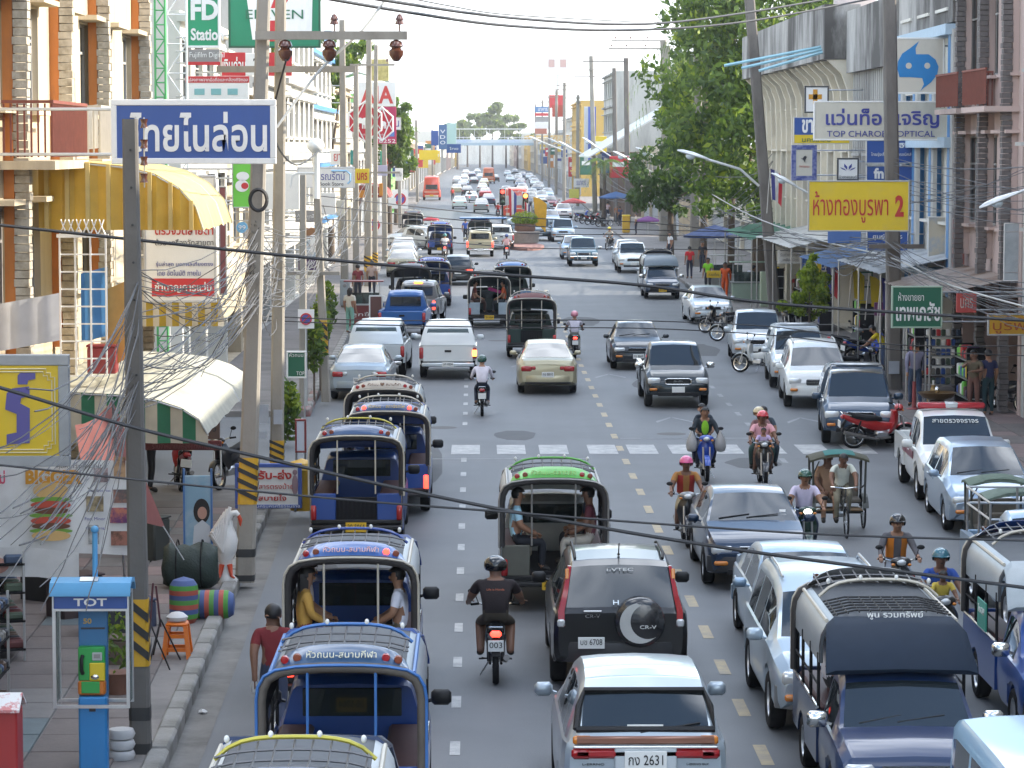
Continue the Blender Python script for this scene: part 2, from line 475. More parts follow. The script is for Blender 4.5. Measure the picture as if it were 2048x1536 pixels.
sl=MB(); sl.rbox((0,0,0),(.97,.97,.04),.008); slm=sl.mesh('slab')
for i in range(27):
 for j in range(6):
  y=31.0 + i*1.0; x=on(LK,y) - .95 - j*1.0
  if x < -8.3:continue
  k=2 if (j == 1 and i % 9 in (3,4)) else (1 if rnd.random() < .10 else (3 if rnd.random() < .2 else 0))
  o=put('slab',slm,SLABS[k],pv1,(x,y,.158 + rnd.uniform(0,.006))); o.rotation_euler.z=math.atan2(-(on(LK,47) - on(LK,30)),17)*1 + rnd.uniform(-.006,.006)
for i in range(40):
 for j in range(3):
  y=50 + i*1.0; x=11.3 + j*1.0
  o=put('slab',slm,SLABS[0 if rnd.random() < .7 else 1],pv3,(x,y,.156 + rnd.uniform(0,.006)))
KERB=mat('kerb_concrete',(.27,.265,.25),rough=.85,var=.25,scale=2.5,bump=.4,dark=(.12,.115,.10),thr=(.42,.7))
KRED=mat('kerb_red',(.26,.10,.09),rough=.8,var=.3,dark=(.2,.19,.18),thr=(.4,.6))
ks=MB(); ks.rbox((0,0,0),(.24,1.17,.24),.035); ksm=ks.mesh('kerb_stone',40)
for line,ranges,pv,sx in ((LK,((24,60.4),(77.6,130)),(pv1,pv2),1),(RK,((24,150),),(pv3,),-1)):
 for (a,e),pvx in zip(ranges,pv):
  y=a + .6
  while y < e:
   x=on(line,y); o=put('kerb_stone',ksm,KRED if (78 < y < 84 and int(y/1.2) % 2) else KERB,pvx,(x + sx*.0,y,.085 + rnd.uniform(-.004,.006)))
   o.rotation_euler.z=-math.atan2(on(line,y + 1) - x,1) + rnd.uniform(-.01,.01); y += 1.2
b=MB()
for a,c in ((24,40),(40,60)):b.quad((on(LK,a) + .12,a,.0055),(on(LK,a) + .50,a,.0055),(on(LK,c) + .50,c,.0055),(on(LK,c) + .12,c,.0055))
tag(b.build('gutter',mat('gutter_concrete',(.16,.155,.145),rough=.8,var=.3,scale=2,dark=(.07,.065,.06),thr=(.45,.7))),kind='structure')
# ================================================================== buildings
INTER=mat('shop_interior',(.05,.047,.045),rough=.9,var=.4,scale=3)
FRAMEM=mat('window_frame_grey',(.40,.39,.37),rough=.6,var=.15)
def facade(mb,w,h,holes,rec=.22):
 """plane u (along Y) x z at x=0 with real openings; outward is +x"""
 us=sorted({0,w} | {q for o in holes for q in o[:2]}); vs=sorted({0,h} | {q for o in holes for q in o[2:4]})
 for a,c in zip(us,us[1:]):
  for d,e in zip(vs,vs[1:]):
   um,vm=(a + c)/2,(d + e)/2
   if any(o[0] < um < o[1] and o[2] < vm < o[3] for o in holes):continue
   mb.quad((0,a,d),(0,c,d),(0,c,e),(0,a,e))
 for o in holes:
  r=o[4] if len(o) > 4 else rec; a,c,d,e=o[:4]
  mb.quad((0,a,d),(0,a,e),(-r,a,e),(-r,a,d)); mb.quad((0,c,d),(-r,c,d),(-r,c,e),(0,c,e)); mb.quad((0,a,e),(0,c,e),(-r,c,e),(-r,a,e)); mb.quad((0,a,d),(-r,a,d),(-r,c,d),(0,c,d))
def house(label,side,xf,y0,y1,h,wallm,cat='building',floors=3,bays=2,win=(.62,.50),panem=None,ground='shutter',depth=12,accent=None,ledge=True,framem=None,balcony=None,awn=None,group=None,fins=None,sidewin=False):
 """a shophouse facing the street; local x points to the street"""
 w=y1 - y0
 t=thing('shophouse',label,cat,(xf,y0 if side < 0 else y1,0),0 if side < 0 else math.pi,group)
 fh=h/floors; holes=[]; wins=[]
 for f in range(floors):
  z0=f*fh
  if f == 0:
   n=max(1,bays // 2) if bays > 1 else 1
   for k in range(n):
    u0,u1=w*k/n + .35,w*(k + 1)/n - .35
    holes.append((u0,u1,.16,fh*.80,2.6 if ground == 'open' else .30)); wins.append(('g',u0,u1,.16,fh*.80))
  else:
   for k in range(bays):
    c=w*(k + .5)/bays; hw=w/bays*win[0]/2; zc=z0 + fh*.52; hh=fh*win[1]/2
    holes.append((c - hw,c + hw,zc - hh,zc + hh)); wins.append(('w',c - hw,c + hw,zc - hh,zc + hh))
 b=MB(); facade(b,w,h,holes)
 b.quad((0,0,0),(-depth,0,0),(-depth,0,h),(0,0,h)); b.quad((0,w,0),(0,w,h),(-depth,w,h),(-depth,w,0)); b.quad((-depth,0,0),(-depth,w,0),(-depth,w,h),(-depth,0,h)); b.quad((0,0,h),(0,w,h),(-depth,w,h),(-depth,0,h))
 b.build('wall',wallm,t)
 SH=mat('roller_shutter',(.28,.29,.30),rough=.45,metal=.3,var=.15,scale=2)
 for kind,u0,u1,z0,z1 in wins:
  if kind == 'g':
   if ground == 'open':
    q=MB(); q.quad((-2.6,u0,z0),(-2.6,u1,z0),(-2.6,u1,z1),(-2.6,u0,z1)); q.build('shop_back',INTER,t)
   else:
    q=MB(); n=int((z1 - z0)/.11)
    for i in range(n):
     z=z0 + i*.11; q.quad((-.27,u0,z),(-.27,u1,z),(-.23,u1,z + .055),(-.23,u0,z + .055)); q.quad((-.23,u0,z + .055),(-.23,u1,z + .055),(-.27,u1,z + .11),(-.27,u0,z + .11))
    q.build('shutter',SH,t)
   continue
  q=MB(); q.box((-.17,(u0 + u1)/2,(z0 + z1)/2),(.03,u1 - u0 - .02,z1 - z0 - .02)); wo=q.build('window',panem or GLASS,t)
  f=MB(); cu,cz=(u0 + u1)/2,(z0 + z1)/2
  for a,s_ in (((-.13,cu,z0 + .03),(.05,u1 - u0,.06)),((-.13,cu,z1 - .03),(.05,u1 - u0,.06)),((-.13,u0 + .03,cz),(.05,.06,z1 - z0 - .13)),((-.13,u1 - .03,cz),(.05,.06,z1 - z0 - .13)),((-.13,cu,cz),(.04,.05,z1 - z0 - .13)),((-.128,cu,z0 + (z1 - z0)*.68),(.035,u1 - u0 - .13,.05))):f.box(a,s_)
  f.build('frame',framem or FRAMEM,wo)
  if ledge:
   s=MB(); s.box((.08,cu,z0 - .06),(.30,u1 - u0 + .3,.08)); s.build('sill',wallm,wo); s=MB(); s.box((.14,cu,z1 + .09),(.44,u1 - u0 + .4,.09)); s.build('sunshade',wallm,wo)
 if accent is not None:
  for f in range(1,floors + 1):
   s=MB(); s.box((.10,w/2,f*fh - (.18 if f == floors else 0)),(.36,w + (.1 if f == floors else -.02),.22)); s.build('cornice',accent,t)
 if fins is not None:
  fm1,fm2,us=fins
  for u in us:
   s=MB(); s.box((.085,u,(h + fh)/2),(.17,.30,h - fh)); s.build('fin',fm1,t)
   s=MB(); n=int((h - .3)/.14)
   for k in range(n):s.box((.29 + rnd.uniform(-.02,.02),u + rnd.uniform(-.01,.01),.3 + k*.14),(.24,.34,.125))
   tag(s.build('stone_cladding',fm2,t),kind='stuff')
 if balcony is not None:
  for f,u0,u1,m_ in balcony:
   z=f*fh; s=MB(); s.box((.45,(u0 + u1)/2,z - .06),(.9,u1 - u0,.14)); bo=s.build('balcony',wallm,t)
   r=MB(); n=int((u1 - u0)/.11)
   for k in range(n + 1):r.box((.86,u0 + .04 + k*.11,z + .5),(.025,.03,.86))
   for k in range(8):r.box((.08 + k*.11,u0 + .04,z + .5),(.03,.025,.86))
   r.box((.86,(u0 + u1)/2,z + .96),(.05,u1 - u0,.05)); r.box((.45,u0 + .04,z + .96),(.8,.05,.05)); r.build('railing',m_,bo)
 return t
PW=mat('plaster_white',(.66,.64,.58),rough=.85,var=.12,scale=.8,stretch=(1,1,.25),dark=(.42,.38,.32),thr=(.50,.78))
PC=mat('plaster_cream',(.54,.46,.33),rough=.85,var=.15,scale=1.1,stretch=(1,1,.2),dark=(.24,.19,.13),thr=(.44,.74))
PG=mat('plaster_grey',(.46,.45,.42),rough=.9,var=.2,scale=.7,stretch=(1,1,.2),dark=(.19,.18,.17),thr=(.46,.74))
PP=mat('plaster_pink',(.52,.40,.36),rough=.88,var=.2,scale=.7,stretch=(1,1,.2),dark=(.22,.17,.15),thr=(.48,.78))
PGR=mat('plaster_green',(.24,.50,.16),rough=.8,var=.1,scale=.8)
PY=mat('plaster_yellow',(.58,.38,.10),rough=.8,var=.12,scale=.8)
STAIN=mat('stained_concrete',(.44,.43,.41),rough=.9,var=.25,scale=1.5,stretch=(.6,.6,.2),dark=(.075,.07,.065),thr=(.38,.60))
ORNG=mat('orange_paint',(.50,.17,.035),rough=.7,var=.2,dark=(.26,.11,.05),thr=(.5,.75),stretch=(1,1,.3))
STONE=mat('stone_clad',(.46,.41,.33),rough=.9,var=.35,scale=9,bump=.5,dark=(.26,.22,.16),thr=(.45,.7))
STONED=mat('stone_clad_dark',(.14,.125,.12),rough=.9,var=.4,scale=9,bump=.5)
RAILR=mat('railing_rust',(.20,.055,.035),rough=.7,var=.3)
BLUEP=mat('blue_gloss',(.06,.22,.46),rough=.5,var=.1)
LX=-7.7
house('cream shophouse with burger banner, mostly outside the picture',-1,LX,24,46.6,11,PC,ground='open',bays=4,floors=3)
house('shophouse with orange fins, stone pillars and a rusty red balcony',-1,LX,46.8,68,13.5,PC,floors=4,bays=6,ground='open',fins=(ORNG,STONE,(2.2,7.6,13.0,20.4)),balcony=[(2,1.6,5.8,RAILR),(2,7.7,10.2,mat('railing_pale',(.45,.42,.38),rough=.6))],win=(.42,.52),accent=None)
house('white shophouse next to the orange-finned one',-1,LX,78,92,10.5,PW,floors=3,bays=4,accent=PW,ground='open')
house('cream shophouse behind the film sign scaffold',-1,LX - .2,92.2,108,9.0,PC,floors=3,bays=4,accent=PG,ground='open')
house('grey shophouse behind the tall advertising frame',-1,LX - .4,108.2,126,12.5,PG,floors=4,bays=4,accent=PG)
house('white shophouse behind the bookshop sign',-1,LX - .5,126.2,150,13.0,PW,floors=4,bays=6,accent=PG,ground='open')
house('pale shophouse with a blue stripe behind the pole row',-1,LX - .8,150.2,178,12.0,PW,floors=4,bays=6,accent=BLUEP)
house('shophouse behind the red elephant signs',-1,LX - 1.0,178.2,205,11.0,PC,floors=3,bays=5,accent=PG)
house('grey shophouse beside the street tree',-1,LX - 1.2,205.2,240,10.0,PG,floors=3,bays=6,accent=PG)
house('low white shophouse before the green building',-1,LX - 1.4,250,292,8.5,PW,floors=2,bays=7,accent=PG)
hg=house('lime green building with a white window and open rooftop shed',-1,LX - 1.1,300,330,12.2,PGR,floors=4,bays=5,accent=PGR)
b=MB(); b.box((-2.2,0,0),(3.0,.06,2.2)); wo=b.build('window',mat('window_pale',(.62,.64,.62),rough=.3),hg,loc=(.2,-.03,9.6))
b=MB(); b.box((0,0,0),(3.2,.10,.12)); b.build('sill',PW,wo,loc=(-2.2,-.03,-1.2))
b=MB(); b.loft([[(x,y,z) for x,z in ((.3,13.3),(-3.2,14.4),(-6.6,13.3),(-6.6,13.2),(-3.2,14.28),(.3,13.2))] for y in (-.3,6)]); b.build('shed_roof',mat('roof_sheet',(.30,.34,.30),rough=.6,var=.2),hg)
b=MB()
for x in (0,-1.6,-3.2,-4.8,-6.4):b.box((x,.1,12.75),(.12,.12,1.1))
b.build('shed_posts',PGR,hg)
house('white building with a row of windows beyond the green one',-1,LX - 2.2,332,372,10.5,PW,floors=3,bays=7,accent=PG)
house('far pale shophouse before the footbridge',-1,LX - 2.4,376,440,9.0,PW,floors=3,bays=9,accent=PG)
house('far cream shophouse before the footbridge',-1,LX - 2.8,444,520,8.2,PC,floors=2,bays=9)
house('farthest grey shophouse on the shady kerb before the footbridge',-1,LX - 3.0,524,640,7.6,PG,floors=2,bays=12)
RX=13.7
house('tall unseen shophouse beside the viewpoint, added to shade the near street',1,RX,8,46,15.5,PG,floors=4,bays=8,ground='open')  # unseen; height chosen so its shadow covers the burger banner and kerb
house('unseen shophouse with open fronts outside the picture edge, added to shade the road',1,RX,46.2,75.4,11.8,PG,floors=3,bays=6,ground='open')  # out of view; put here to keep the road in shade
r1=house('pinkish brown shophouse with dark stone pillars and rusty panels',1,RX,75.6,85,12.0,PP,floors=3,bays=3,fins=(PP,STONED,(1.2,5.0,8.6)),balcony=[(2,.6,4.4,RAILR),(2,5.2,8.9,RAILR)],ground='open',win=(.6,.6))
r2=house('white shophouse with bright blue pillars and a stained parapet',1,RX,85.2,96,11.6,PW,floors=3,bays=3,ground='open',win=(.5,.55))
for u in (.35,3.5,6.9,10.4):
 b=MB(); b.box((.16,u,6.5),(.32,.42,7.6)); b.build('pillar',BLUEP,r2)
 for k in range(3):
  b=MB(); b.box((.26,u + .34 + .16*k,6.5),(.12,.09,7.6)); b.build('fluting',mat('flute_grey',(.50,.50,.48),rough=.8,var=.2,stretch=(1,1,.2)),r2)
for z in (3.3,7.1,10.3):
 b=MB(); b.box((.24,5.4,z),(.52,10.9,.30)); b.build('band',mat('band_paleblue',(.40,.52,.62),rough=.7,var=.15),r2)
b=MB(); b.box((.10,5.4,11.5),(.40,10.9,2.0)); b.build('parapet',STAIN,r2)
r3=house('stained grey shophouse with fluted columns behind the blue fish sign',1,RX,96.2,108,11.2,PG,floors=3,bays=4,ground='open')
for k in range(24):
 b=MB(); b.box((.14,.3 + k*.48,6.3),(.28,.20,6.8)); b.build('column',PG,r3)
b=MB(); b.box((.2,5.9,10.7),(.6,11.9,2.2)); b.build('parapet',STAIN,r3)
r4=house('cream shophouse with a row of arched fins and a stained parapet',1,RX,108.2,142,11.4,mat('plaster_ivory',(.66,.61,.50),rough=.85,var=.12,scale=.8,dark=(.33,.30,.25),thr=(.52,.8)),floors=3,bays=8,ground='open',win=(.5,.5))
IV=_M['plaster_ivory']
for k in range(16):
 rings=[]
 for z,x in ((3.4,.34),(7.8,.34),(9.0,.40),(9.6,.62),(9.9,.95),(10.1,1.15)):rings.append([(0,k*2.2 + .5 - .16,z),(x,k*2.2 + .5 - .16,z),(x,k*2.2 + .5 + .16,z),(0,k*2.2 + .5 + .16,z)])
 b=MB(); b.loft(rings); b.build('arched_fin',IV,r4,40)
b=MB(); b.box((.62,16.9,11.1),(1.3,33.7,1.95)); b.build('parapet',STAIN,r4)
b=MB(); b.box((-.2,30.5,11.6),(1.4,1.2,3.4)); b.build('stair_tower',mat('plaster_pale_pink',(.52,.45,.43),rough=.85,var=.12),r4)
for k in range(3):
 b=MB(); b.tube([(1.2,33.2 - k*.3,10.4 + .1*k),(3.6 + .6*k,33.6 - k*.3,9.7 + .1*k)],.06,6); b.build('drain_pipe',mat('pipe_blue',(.30,.52,.60),rough=.5),r4)
house('grey concrete building with black stained parapet above the trees',1,15.0,330,360,15.2,PG,floors=4,bays=6,depth=9,accent=STAIN)
hb=house('low shed-roofed market house below the grey building',1,12.9,292,320,6.4,mat('timber_dark',(.12,.09,.07),rough=.9,var=.3),floors=2,bays=5,ground='open')
b=MB(); b.loft([[(2.2,y,6.0),(2.2,y,5.85),(-7,y,11.3),(-7,y,11.5)] for y in (-1,14,29)]); b.build('roof',mat('roof_sheet_pale',(.55,.55,.53),rough=.5,var=.15),hb)
house('yellow ochre building with a green sign top',1,14.0,410,450,13.2,PY,floors=4,bays=7,accent=PY)
house('white shophouse beyond the yellow building',1,14.4,455,510,11.5,PW,floors=4,bays=9,accent=PG)
house('far grey shophouse before the footbridge stairs',1,15.2,514,600,10.0,PG,floors=3,bays=10)
house('farthest shophouse on the sunny kerb side',1,16.0,604,720,9.0,PC,floors=3,bays=12)
house('cream house behind the temple tree',1,15.5,232,286,7.0,PC,floors=2,bays=9)
house('low wall-fronted house behind the market stalls',1,17.5,146,228,5.0,IV,floors=2,bays=12)
for k_ in range(6):
 house(('cream','white','grey','pink','ivory','ochre')[k_] + ' house beyond the footbridge on the bus side',-1,-10.5 + k_*.6,650 + k_*75,720 + k_*75,7.5 + (k_*7 % 4),(PC,PW,PG,PP,IV,PY)[k_],floors=2,bays=8)
 house(('grey','cream','ochre','white','pink','ivory')[k_] + ' house beyond the footbridge on the parked-car side',1,15.5 - k_*.8,725 + k_*65,785 + k_*65,8 + (k_*5 % 4),(PG,PC,PY,PW,PP,IV)[k_],floors=3,bays=7)
house('long low white building closing the far end of the street',-1,30,1160,1200,8,PW,depth=60,floors=2,bays=8)
# footbridge far down the street
FB=thing('footbridge','pale blue footbridge crossing the far end of the street','bridge',(3,800,0))
b=MB(); b.box((0,0,7.6),(34,3.0,.9)); b.build('deck',mat('bridge_blue',(.30,.42,.50),rough=.6,var=.1),FB)
for s in (-1,1):
 b=MB(); b.box((0,s*1.45,9.3),(34,.1,.12))
 for k in range(35):b.box((-17 + k,s*1.45,8.65),(.08,.08,1.3))
 b.build('railing',WHITEP,FB)
 b=MB(); b.box((0,s*1.52,8.3),(30,.05,.9)); b.build('banner_panel',mat('banner_pale',(.55,.60,.62),rough=.6,dark=(.35,.45,.6),thr=(.45,.6),scale=.3),FB)
for x in (-14,14):
 b=MB(); b.cyl((x,0,0),(x,0,7.2),.5,12); b.build('pier',PG,FB,40)
b=MB(); b.loft([[(-17,y,11.4),(17,y,11.4),(17,y,11.6),(-17,y,11.6)] for y in (-2,2)]); b.build('roof',WHITEP,FB)
for x in range(-16,17,4):
 b=MB(); b.box((x,0,10.0),(.12,.12,2.9)); b.build('roof_post',WHITEP,FB)
# ================================================================== trees
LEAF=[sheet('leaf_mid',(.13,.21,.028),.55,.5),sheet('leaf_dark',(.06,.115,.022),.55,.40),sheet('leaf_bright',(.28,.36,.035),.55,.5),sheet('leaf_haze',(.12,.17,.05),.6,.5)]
BARK=mat('bark',(.10,.075,.055),rough=.95,var=.3,scale=8,bump=.6)
def leaves(mb,c,rad,n,size,rg,mats=3,shell_=.55):
 for _ in range(n):
  while True:
   p=Vector((rg.uniform(-1,1),rg.uniform(-1,1),rg.uniform(-1,1)))
   if shell_ ** 1.5*.3 < p.length < 1:break
  p=p*(1 if rg.random() < .85 else 1.1)
  q=Vector(c) + Vector((p.x*rad[0],p.y*rad[1],p.z*rad[2]))
  s=size*rg.uniform(.6,1.3); a=Vector((rg.gauss(0,1),rg.gauss(0,1),rg.gauss(0,.6))).normalized(); d=a.orthogonal().normalized()
  d=(Matrix.Rotation(rg.uniform(0,6.28),3,a) @ d); e=a.cross(d)
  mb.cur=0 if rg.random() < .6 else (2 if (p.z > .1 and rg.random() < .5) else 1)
  mb.add([q - d*s,q - d*s*.1 + e*s*.42,q + d*s,q - d*s*.1 - e*s*.42],[(0,1,2,3)])
def tree(label,X,Y,h,blobs,n,size,seed=1,name='tree',mats=None,trunk_r=.25,cat='tree',group=None,base=(0,0)):
 rg=random.Random(seed); t=thing(name,label,cat,(X,Y,0),0,group)
 b=MB(); top=Vector((base[0],base[1],h*.55)); b.tube([(0,0,-.1),(base[0]*.4,base[1]*.4,h*.28),top],[trunk_r,trunk_r*.75,trunk_r*.5],8)
 for c,r in blobs:
  c=Vector(c); m=(top + c)/2 + Vector((0,0,-.3)); b.tube([Vector((base[0]*.4,base[1]*.4,h*.30)).lerp(top,rg.uniform(.2,1)),m,c],[trunk_r*.4,trunk_r*.28,.03],6)
 b.build('trunk',BARK,t,50)
 lv=MB(); tot=sum(r[0]*r[1]*r[2] for _,r in blobs)
 for c,r in blobs:
  k=int(n*r[0]*r[1]*r[2]/tot); sub=max(3,k // 90)
  for i in range(sub):
   p=Vector((rg.gauss(0,.5),rg.gauss(0,.5),rg.gauss(0,.5))); p=p if p.length < 1 else p.normalized()
   leaves(lv,Vector(c) + Vector((p.x*r[0],p.y*r[1],p.z*r[2])),(r[0]*.36,r[1]*.36,r[2]*.30),k // sub,size,rg)
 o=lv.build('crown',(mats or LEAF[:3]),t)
 return t
def palm(label,X,Y,h,nf,ln,seed=3,droop=1.0,mats=None,group=None):
 rg=random.Random(seed); t=thing('palm_tree',label,'palm',(X,Y,0),0,group)
 b=MB(); b.tube([(0,0,0),(.1,.05,h*.5),(.05,0,h)],[.2,.15,.13],8); b.build('trunk',BARK,t,50)
 lv=MB()
 for f in range(nf):
  a=2*math.pi*f/nf + rg.uniform(-.2,.2); el=rg.uniform(-.2,1.0); d=Vector((math.cos(a),math.sin(a),0)); pts=[]
  for k in range(9):
   u=k/8; pts.append(Vector((.05,0,h)) + d*(ln*u*math.cos(el*(1 - u))) + Vector((0,0,ln*(math.sin(el)*u - droop*.85*u*u))))
  for k in range(8):
   p,q=pts[k],pts[k + 1]; ax=(q - p).normalized(); sd=ax.cross(Vector((0,0,1))).normalized()
   lv.cur=0 if rg.random() < .6 else 1
   for s in (1,-1):
    for i in range(3):
     r=p.lerp(q,i/3); L_=ln*.22*(1 - abs(k/8 - .4)); tip=r + sd*s*L_*.7 + ax*L_*.5 + Vector((0,0,-L_*.6))
     lv.add([r,r + ax*.07,tip],[(0,1,2)])
 lv.build('fronds',mats or LEAF[:2],t)
 return t
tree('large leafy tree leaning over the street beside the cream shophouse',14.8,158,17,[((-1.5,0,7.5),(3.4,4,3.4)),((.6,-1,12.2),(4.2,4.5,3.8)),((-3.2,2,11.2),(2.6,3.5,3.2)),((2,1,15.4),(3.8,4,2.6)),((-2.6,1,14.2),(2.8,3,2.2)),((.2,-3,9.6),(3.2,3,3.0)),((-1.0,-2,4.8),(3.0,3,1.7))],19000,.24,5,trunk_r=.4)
tree('round dark tree below the leaning pole, in front of the large tree',11.9,186,7.6,[((0,0,5.6),(2.2,2.4,1.9)),((-1.2,0,4.4),(1.6,2,1.5)),((1.0,-1,4.2),(1.6,2,1.3)),((.6,0,7.4),(1.6,2,1.4))],5200,.2,9,mats=[LEAF[1],LEAF[1],LEAF[0]])
tree('tall dark green tree rising behind the paired poles',15.6,212,14,[((0,0,8),(2.6,3,3)),((-1.2,0,10.6),(2.0,2.6,2.4)),((1.2,0,12.2),(2.4,2.6,2.4)),((-.4,0,5.2),(2.4,2.8,1.8))],8200,.24,11,mats=[LEAF[0],LEAF[1],LEAF[1]])
palm('palm with long drooping fronds in front of the large tree',12.6,168,13.4,22,4.6,4,1.5)
palm('palm whose fronds reach the top edge of the picture',13.8,164,15.4,20,4.0,8,1.2)
palm('short palm behind the market parasol',10.9,262,5.6,16,2.2,6,1.2)
t_=tree('bushy pavement shrub among flags by the green pharmacy sign',11.0,99.5,3.2,[((0,0,2.3),(.62,.62,.7)),((-.45,0,1.6),(.5,.5,.45)),((.35,.1,1.65),(.5,.5,.5)),((.05,0,3.0),(.42,.4,.4))],3600,.095,13,mats=[LEAF[2],LEAF[0],LEAF[2]],trunk_r=.07)
tree('street tree with hanging leaves beside the red elephant signs',-7.0,236,10,[((0,0,8.2),(1.6,2,2.4)),((.7,0,6.2),(1.2,1.6,1.6)),((.2,0,10.0),(1.2,1.5,1.2))],3600,.24,17,mats=[LEAF[0],LEAF[1],LEAF[0]])
palm('small palm in front of the lime green building',-7.2,262,8.4,16,2.2,19,.8)
tree('creeper-covered tree behind the crossarm of the wooden pole',-8.6,175,11,[((0,0,10.2),(1.1,1.5,1.4)),((.8,0,12.4),(1.4,1.5,1.2))],1800,.22,23)
tree('bright green tree above the convenience store sign',-8.4,120,12,[((0,0,11.6),(1.3,1.5,1.2)),((.9,0,12.8),(1.2,1.4,1.0))],1800,.17,29,mats=[LEAF[2],LEAF[0],LEAF[2]])
for k,(px,Y,h,rr) in enumerate(((985,930,22,6),(1012,960,21,6),(960,980,20,6),(935,1010,17,5.5),(915,900,15,5),(1035,920,15,4.5),(905,1060,15,6))):
 X=at(px,292,Y).x
 tree(('tallest pine-like tree above the footbridge','tree just beside the tallest one above the footbridge','middle tree of the far clump above the footbridge','low rounded tree of the far clump','small tree by the far rooftops at the clump end','yellowish tree by the far poles','faint hindmost tree of the far clump')[k],X,Y,h,[((0,0,h*.78),(rr*.8,rr,rr*.55)),((rr*.5,0,h*.66),(rr*.6,rr,rr*.5)),((-rr*.5,0,h*.62),(rr*.6,rr,rr*.5))],900,.95,40 + k,mats=[LEAF[3],LEAF[3],LEAF[2]],group='trees at the far end of the street',trunk_r=.35)
# far rise that closes the street
b=MB()
for k in range(24):
 x0,x1=-600 + 50*k,-550 + 50*k; h0,h1=5 + 3*math.sin(k*1.3),5 + 3*math.sin((k + 1)*1.3)
 b.quad((x0,1350,-.02),(x1,1350,-.02),(x1,1500,h1),(x0,1500,h0)); b.quad((x0,1500,h0),(x1,1500,h1),(x1,1700,-.02),(x0,1700,-.02))
tag(b.build('hills',mat('far_green',(.10,.15,.05),rough=.95,var=.3,scale=.1)),kind='structure')
# ================================================================== people: one skinned body mesh per pose, clothes by region
SKIN=mat('skin_tan',(.33,.17,.10),rough=.55,var=.08,scale=20)
SKIND=mat('skin_brown',(.20,.10,.062),rough=.55,var=.08,scale=20)
HAIR=mat('hair_black',(.012,.011,.011),rough=.5,var=.3,scale=40)
EYE=mat('eye_dark',(.02,.015,.012),rough=.3)
def cloth(h,name=None):return mat('cloth_' + h.strip('#'),h,rough=.85,var=.22,scale=9,bump=.25)
RADII=dict(pelvis=.148,spine=.142,chest=.158,neck=.060,head=.092,top=.068,sh=.080,el=.052,wr=.034,ha=.036,hip=.100,kn=.068,an=.046,toe=.040,heel=.04)
def P_(d):
 """mirror the limb joints unless both sides are given"""
 o={}
 for k,v in d.items():
  if k in ('sh','el','wr','ha','hip','kn','an','toe'):o[k + 'L']=(-v[0],v[1],v[2]); o[k + 'R']=v
  else:o[k]=v
 return o
POSES={
 'stand':P_(dict(pelvis=(0,0,.95),spine=(0,.0,1.09),chest=(0,.0,1.28),neck=(0,.01,1.45),head=(0,.025,1.56),top=(0,.02,1.65),sh=(.18,0,1.38),el=(.225,-.03,1.12),wr=(.225,.06,.89),ha=(.22,.09,.80),hip=(.09,0,.90),kn=(.10,.02,.50),an=(.10,-.02,.09),toe=(.12,.13,.04))),
 'ride':P_(dict(pelvis=(0,-.16,.87),spine=(0,-.15,1.02),chest=(0,-.09,1.22),neck=(0,-.03,1.40),head=(0,.02,1.52),top=(0,.02,1.61),sh=(.185,-.07,1.335),el=(.275,.06,1.12),wr=(.30,.24,1.03),ha=(.305,.32,1.015),hip=(.09,-.12,.85),kn=(.17,.28,.72),an=(.17,.0,.35),toe=(.18,.15,.30))),
 'pillion':P_(dict(pelvis=(0,-.50,.93),spine=(0,-.49,1.08),chest=(0,-.45,1.28),neck=(0,-.41,1.46),head=(.05,-.37,1.57),top=(.05,-.37,1.66),sh=(.155,-.43,1.40),el=(.22,-.34,1.16),wr=(.17,-.14,1.06),ha=(.13,-.07,1.05),hip=(.10,-.46,.90),kn=(.25,-.10,.80),an=(.22,-.30,.42),toe=(.24,-.16,.37))),
 'sit':P_(dict(pelvis=(0,0,.14),spine=(0,.0,.30),chest=(0,.02,.50),neck=(0,.03,.67),head=(0,.05,.79),top=(0,.05,.88),sh=(.16,.02,.61),el=(.21,.06,.36),wr=(.13,.26,.24),ha=(.08,.33,.22),hip=(.09,.04,.11),kn=(.11,.42,.10),an=(.11,.40,-.28),toe=(.12,.53,-.33))),
 'pedal':P_(dict(pelvis=(0,-.02,.97),spine=(0,.04,1.12),chest=(0,.16,1.31),neck=(0,.26,1.46),head=(0,.34,1.56),top=(0,.36,1.65),sh=(.175,.18,1.42),el=(.26,.34,1.20),wr=(.24,.52,1.05),ha=(.23,.58,1.02),hip=(.09,.02,.93),kn=(.13,.34,.72),an=(.12,.20,.33),toe=(.12,.33,.28))),
}
POSES['walk']=dict(POSES['stand'],knL=(-.09,.16,.52),anL=(-.09,.22,.12),toeL=(-.10,.36,.07),knR=(.09,-.02,.50),anR=(.09,-.28,.15),toeR=(.10,-.15,.06),elL=(-.23,-.12,1.14),wrL=(-.22,-.16,.90),haL=(-.22,-.16,.81),elR=(.23,.06,1.14),wrR=(.22,.24,.94),haR=(.21,.30,.86))
POSES['pedal'].update(knL=(-.13,.40,.86),anL=(-.12,.24,.50),toeL=(-.12,.37,.46))
POSES['armup']=dict(POSES['stand'],elR=(.25,.14,1.25),wrR=(.12,.26,1.32),haR=(.06,.30,1.36),elL=(-.25,.10,1.18),wrL=(-.10,.26,1.16),haL=(-.02,.28,1.16))
POSES['lean']=dict(POSES['stand'],spine=(0,.06,1.07),chest=(0,.17,1.22),neck=(0,.28,1.35),head=(0,.36,1.44),top=(0,.38,1.53),shL=(-.16,.20,1.32),shR=(.16,.20,1.32),elL=(-.2,.40,1.12),wrL=(-.16,.56,.98),haL=(-.14,.64,.95),elR=(.2,.40,1.12),wrR=(.16,.56,.98),haR=(.14,.64,.95))
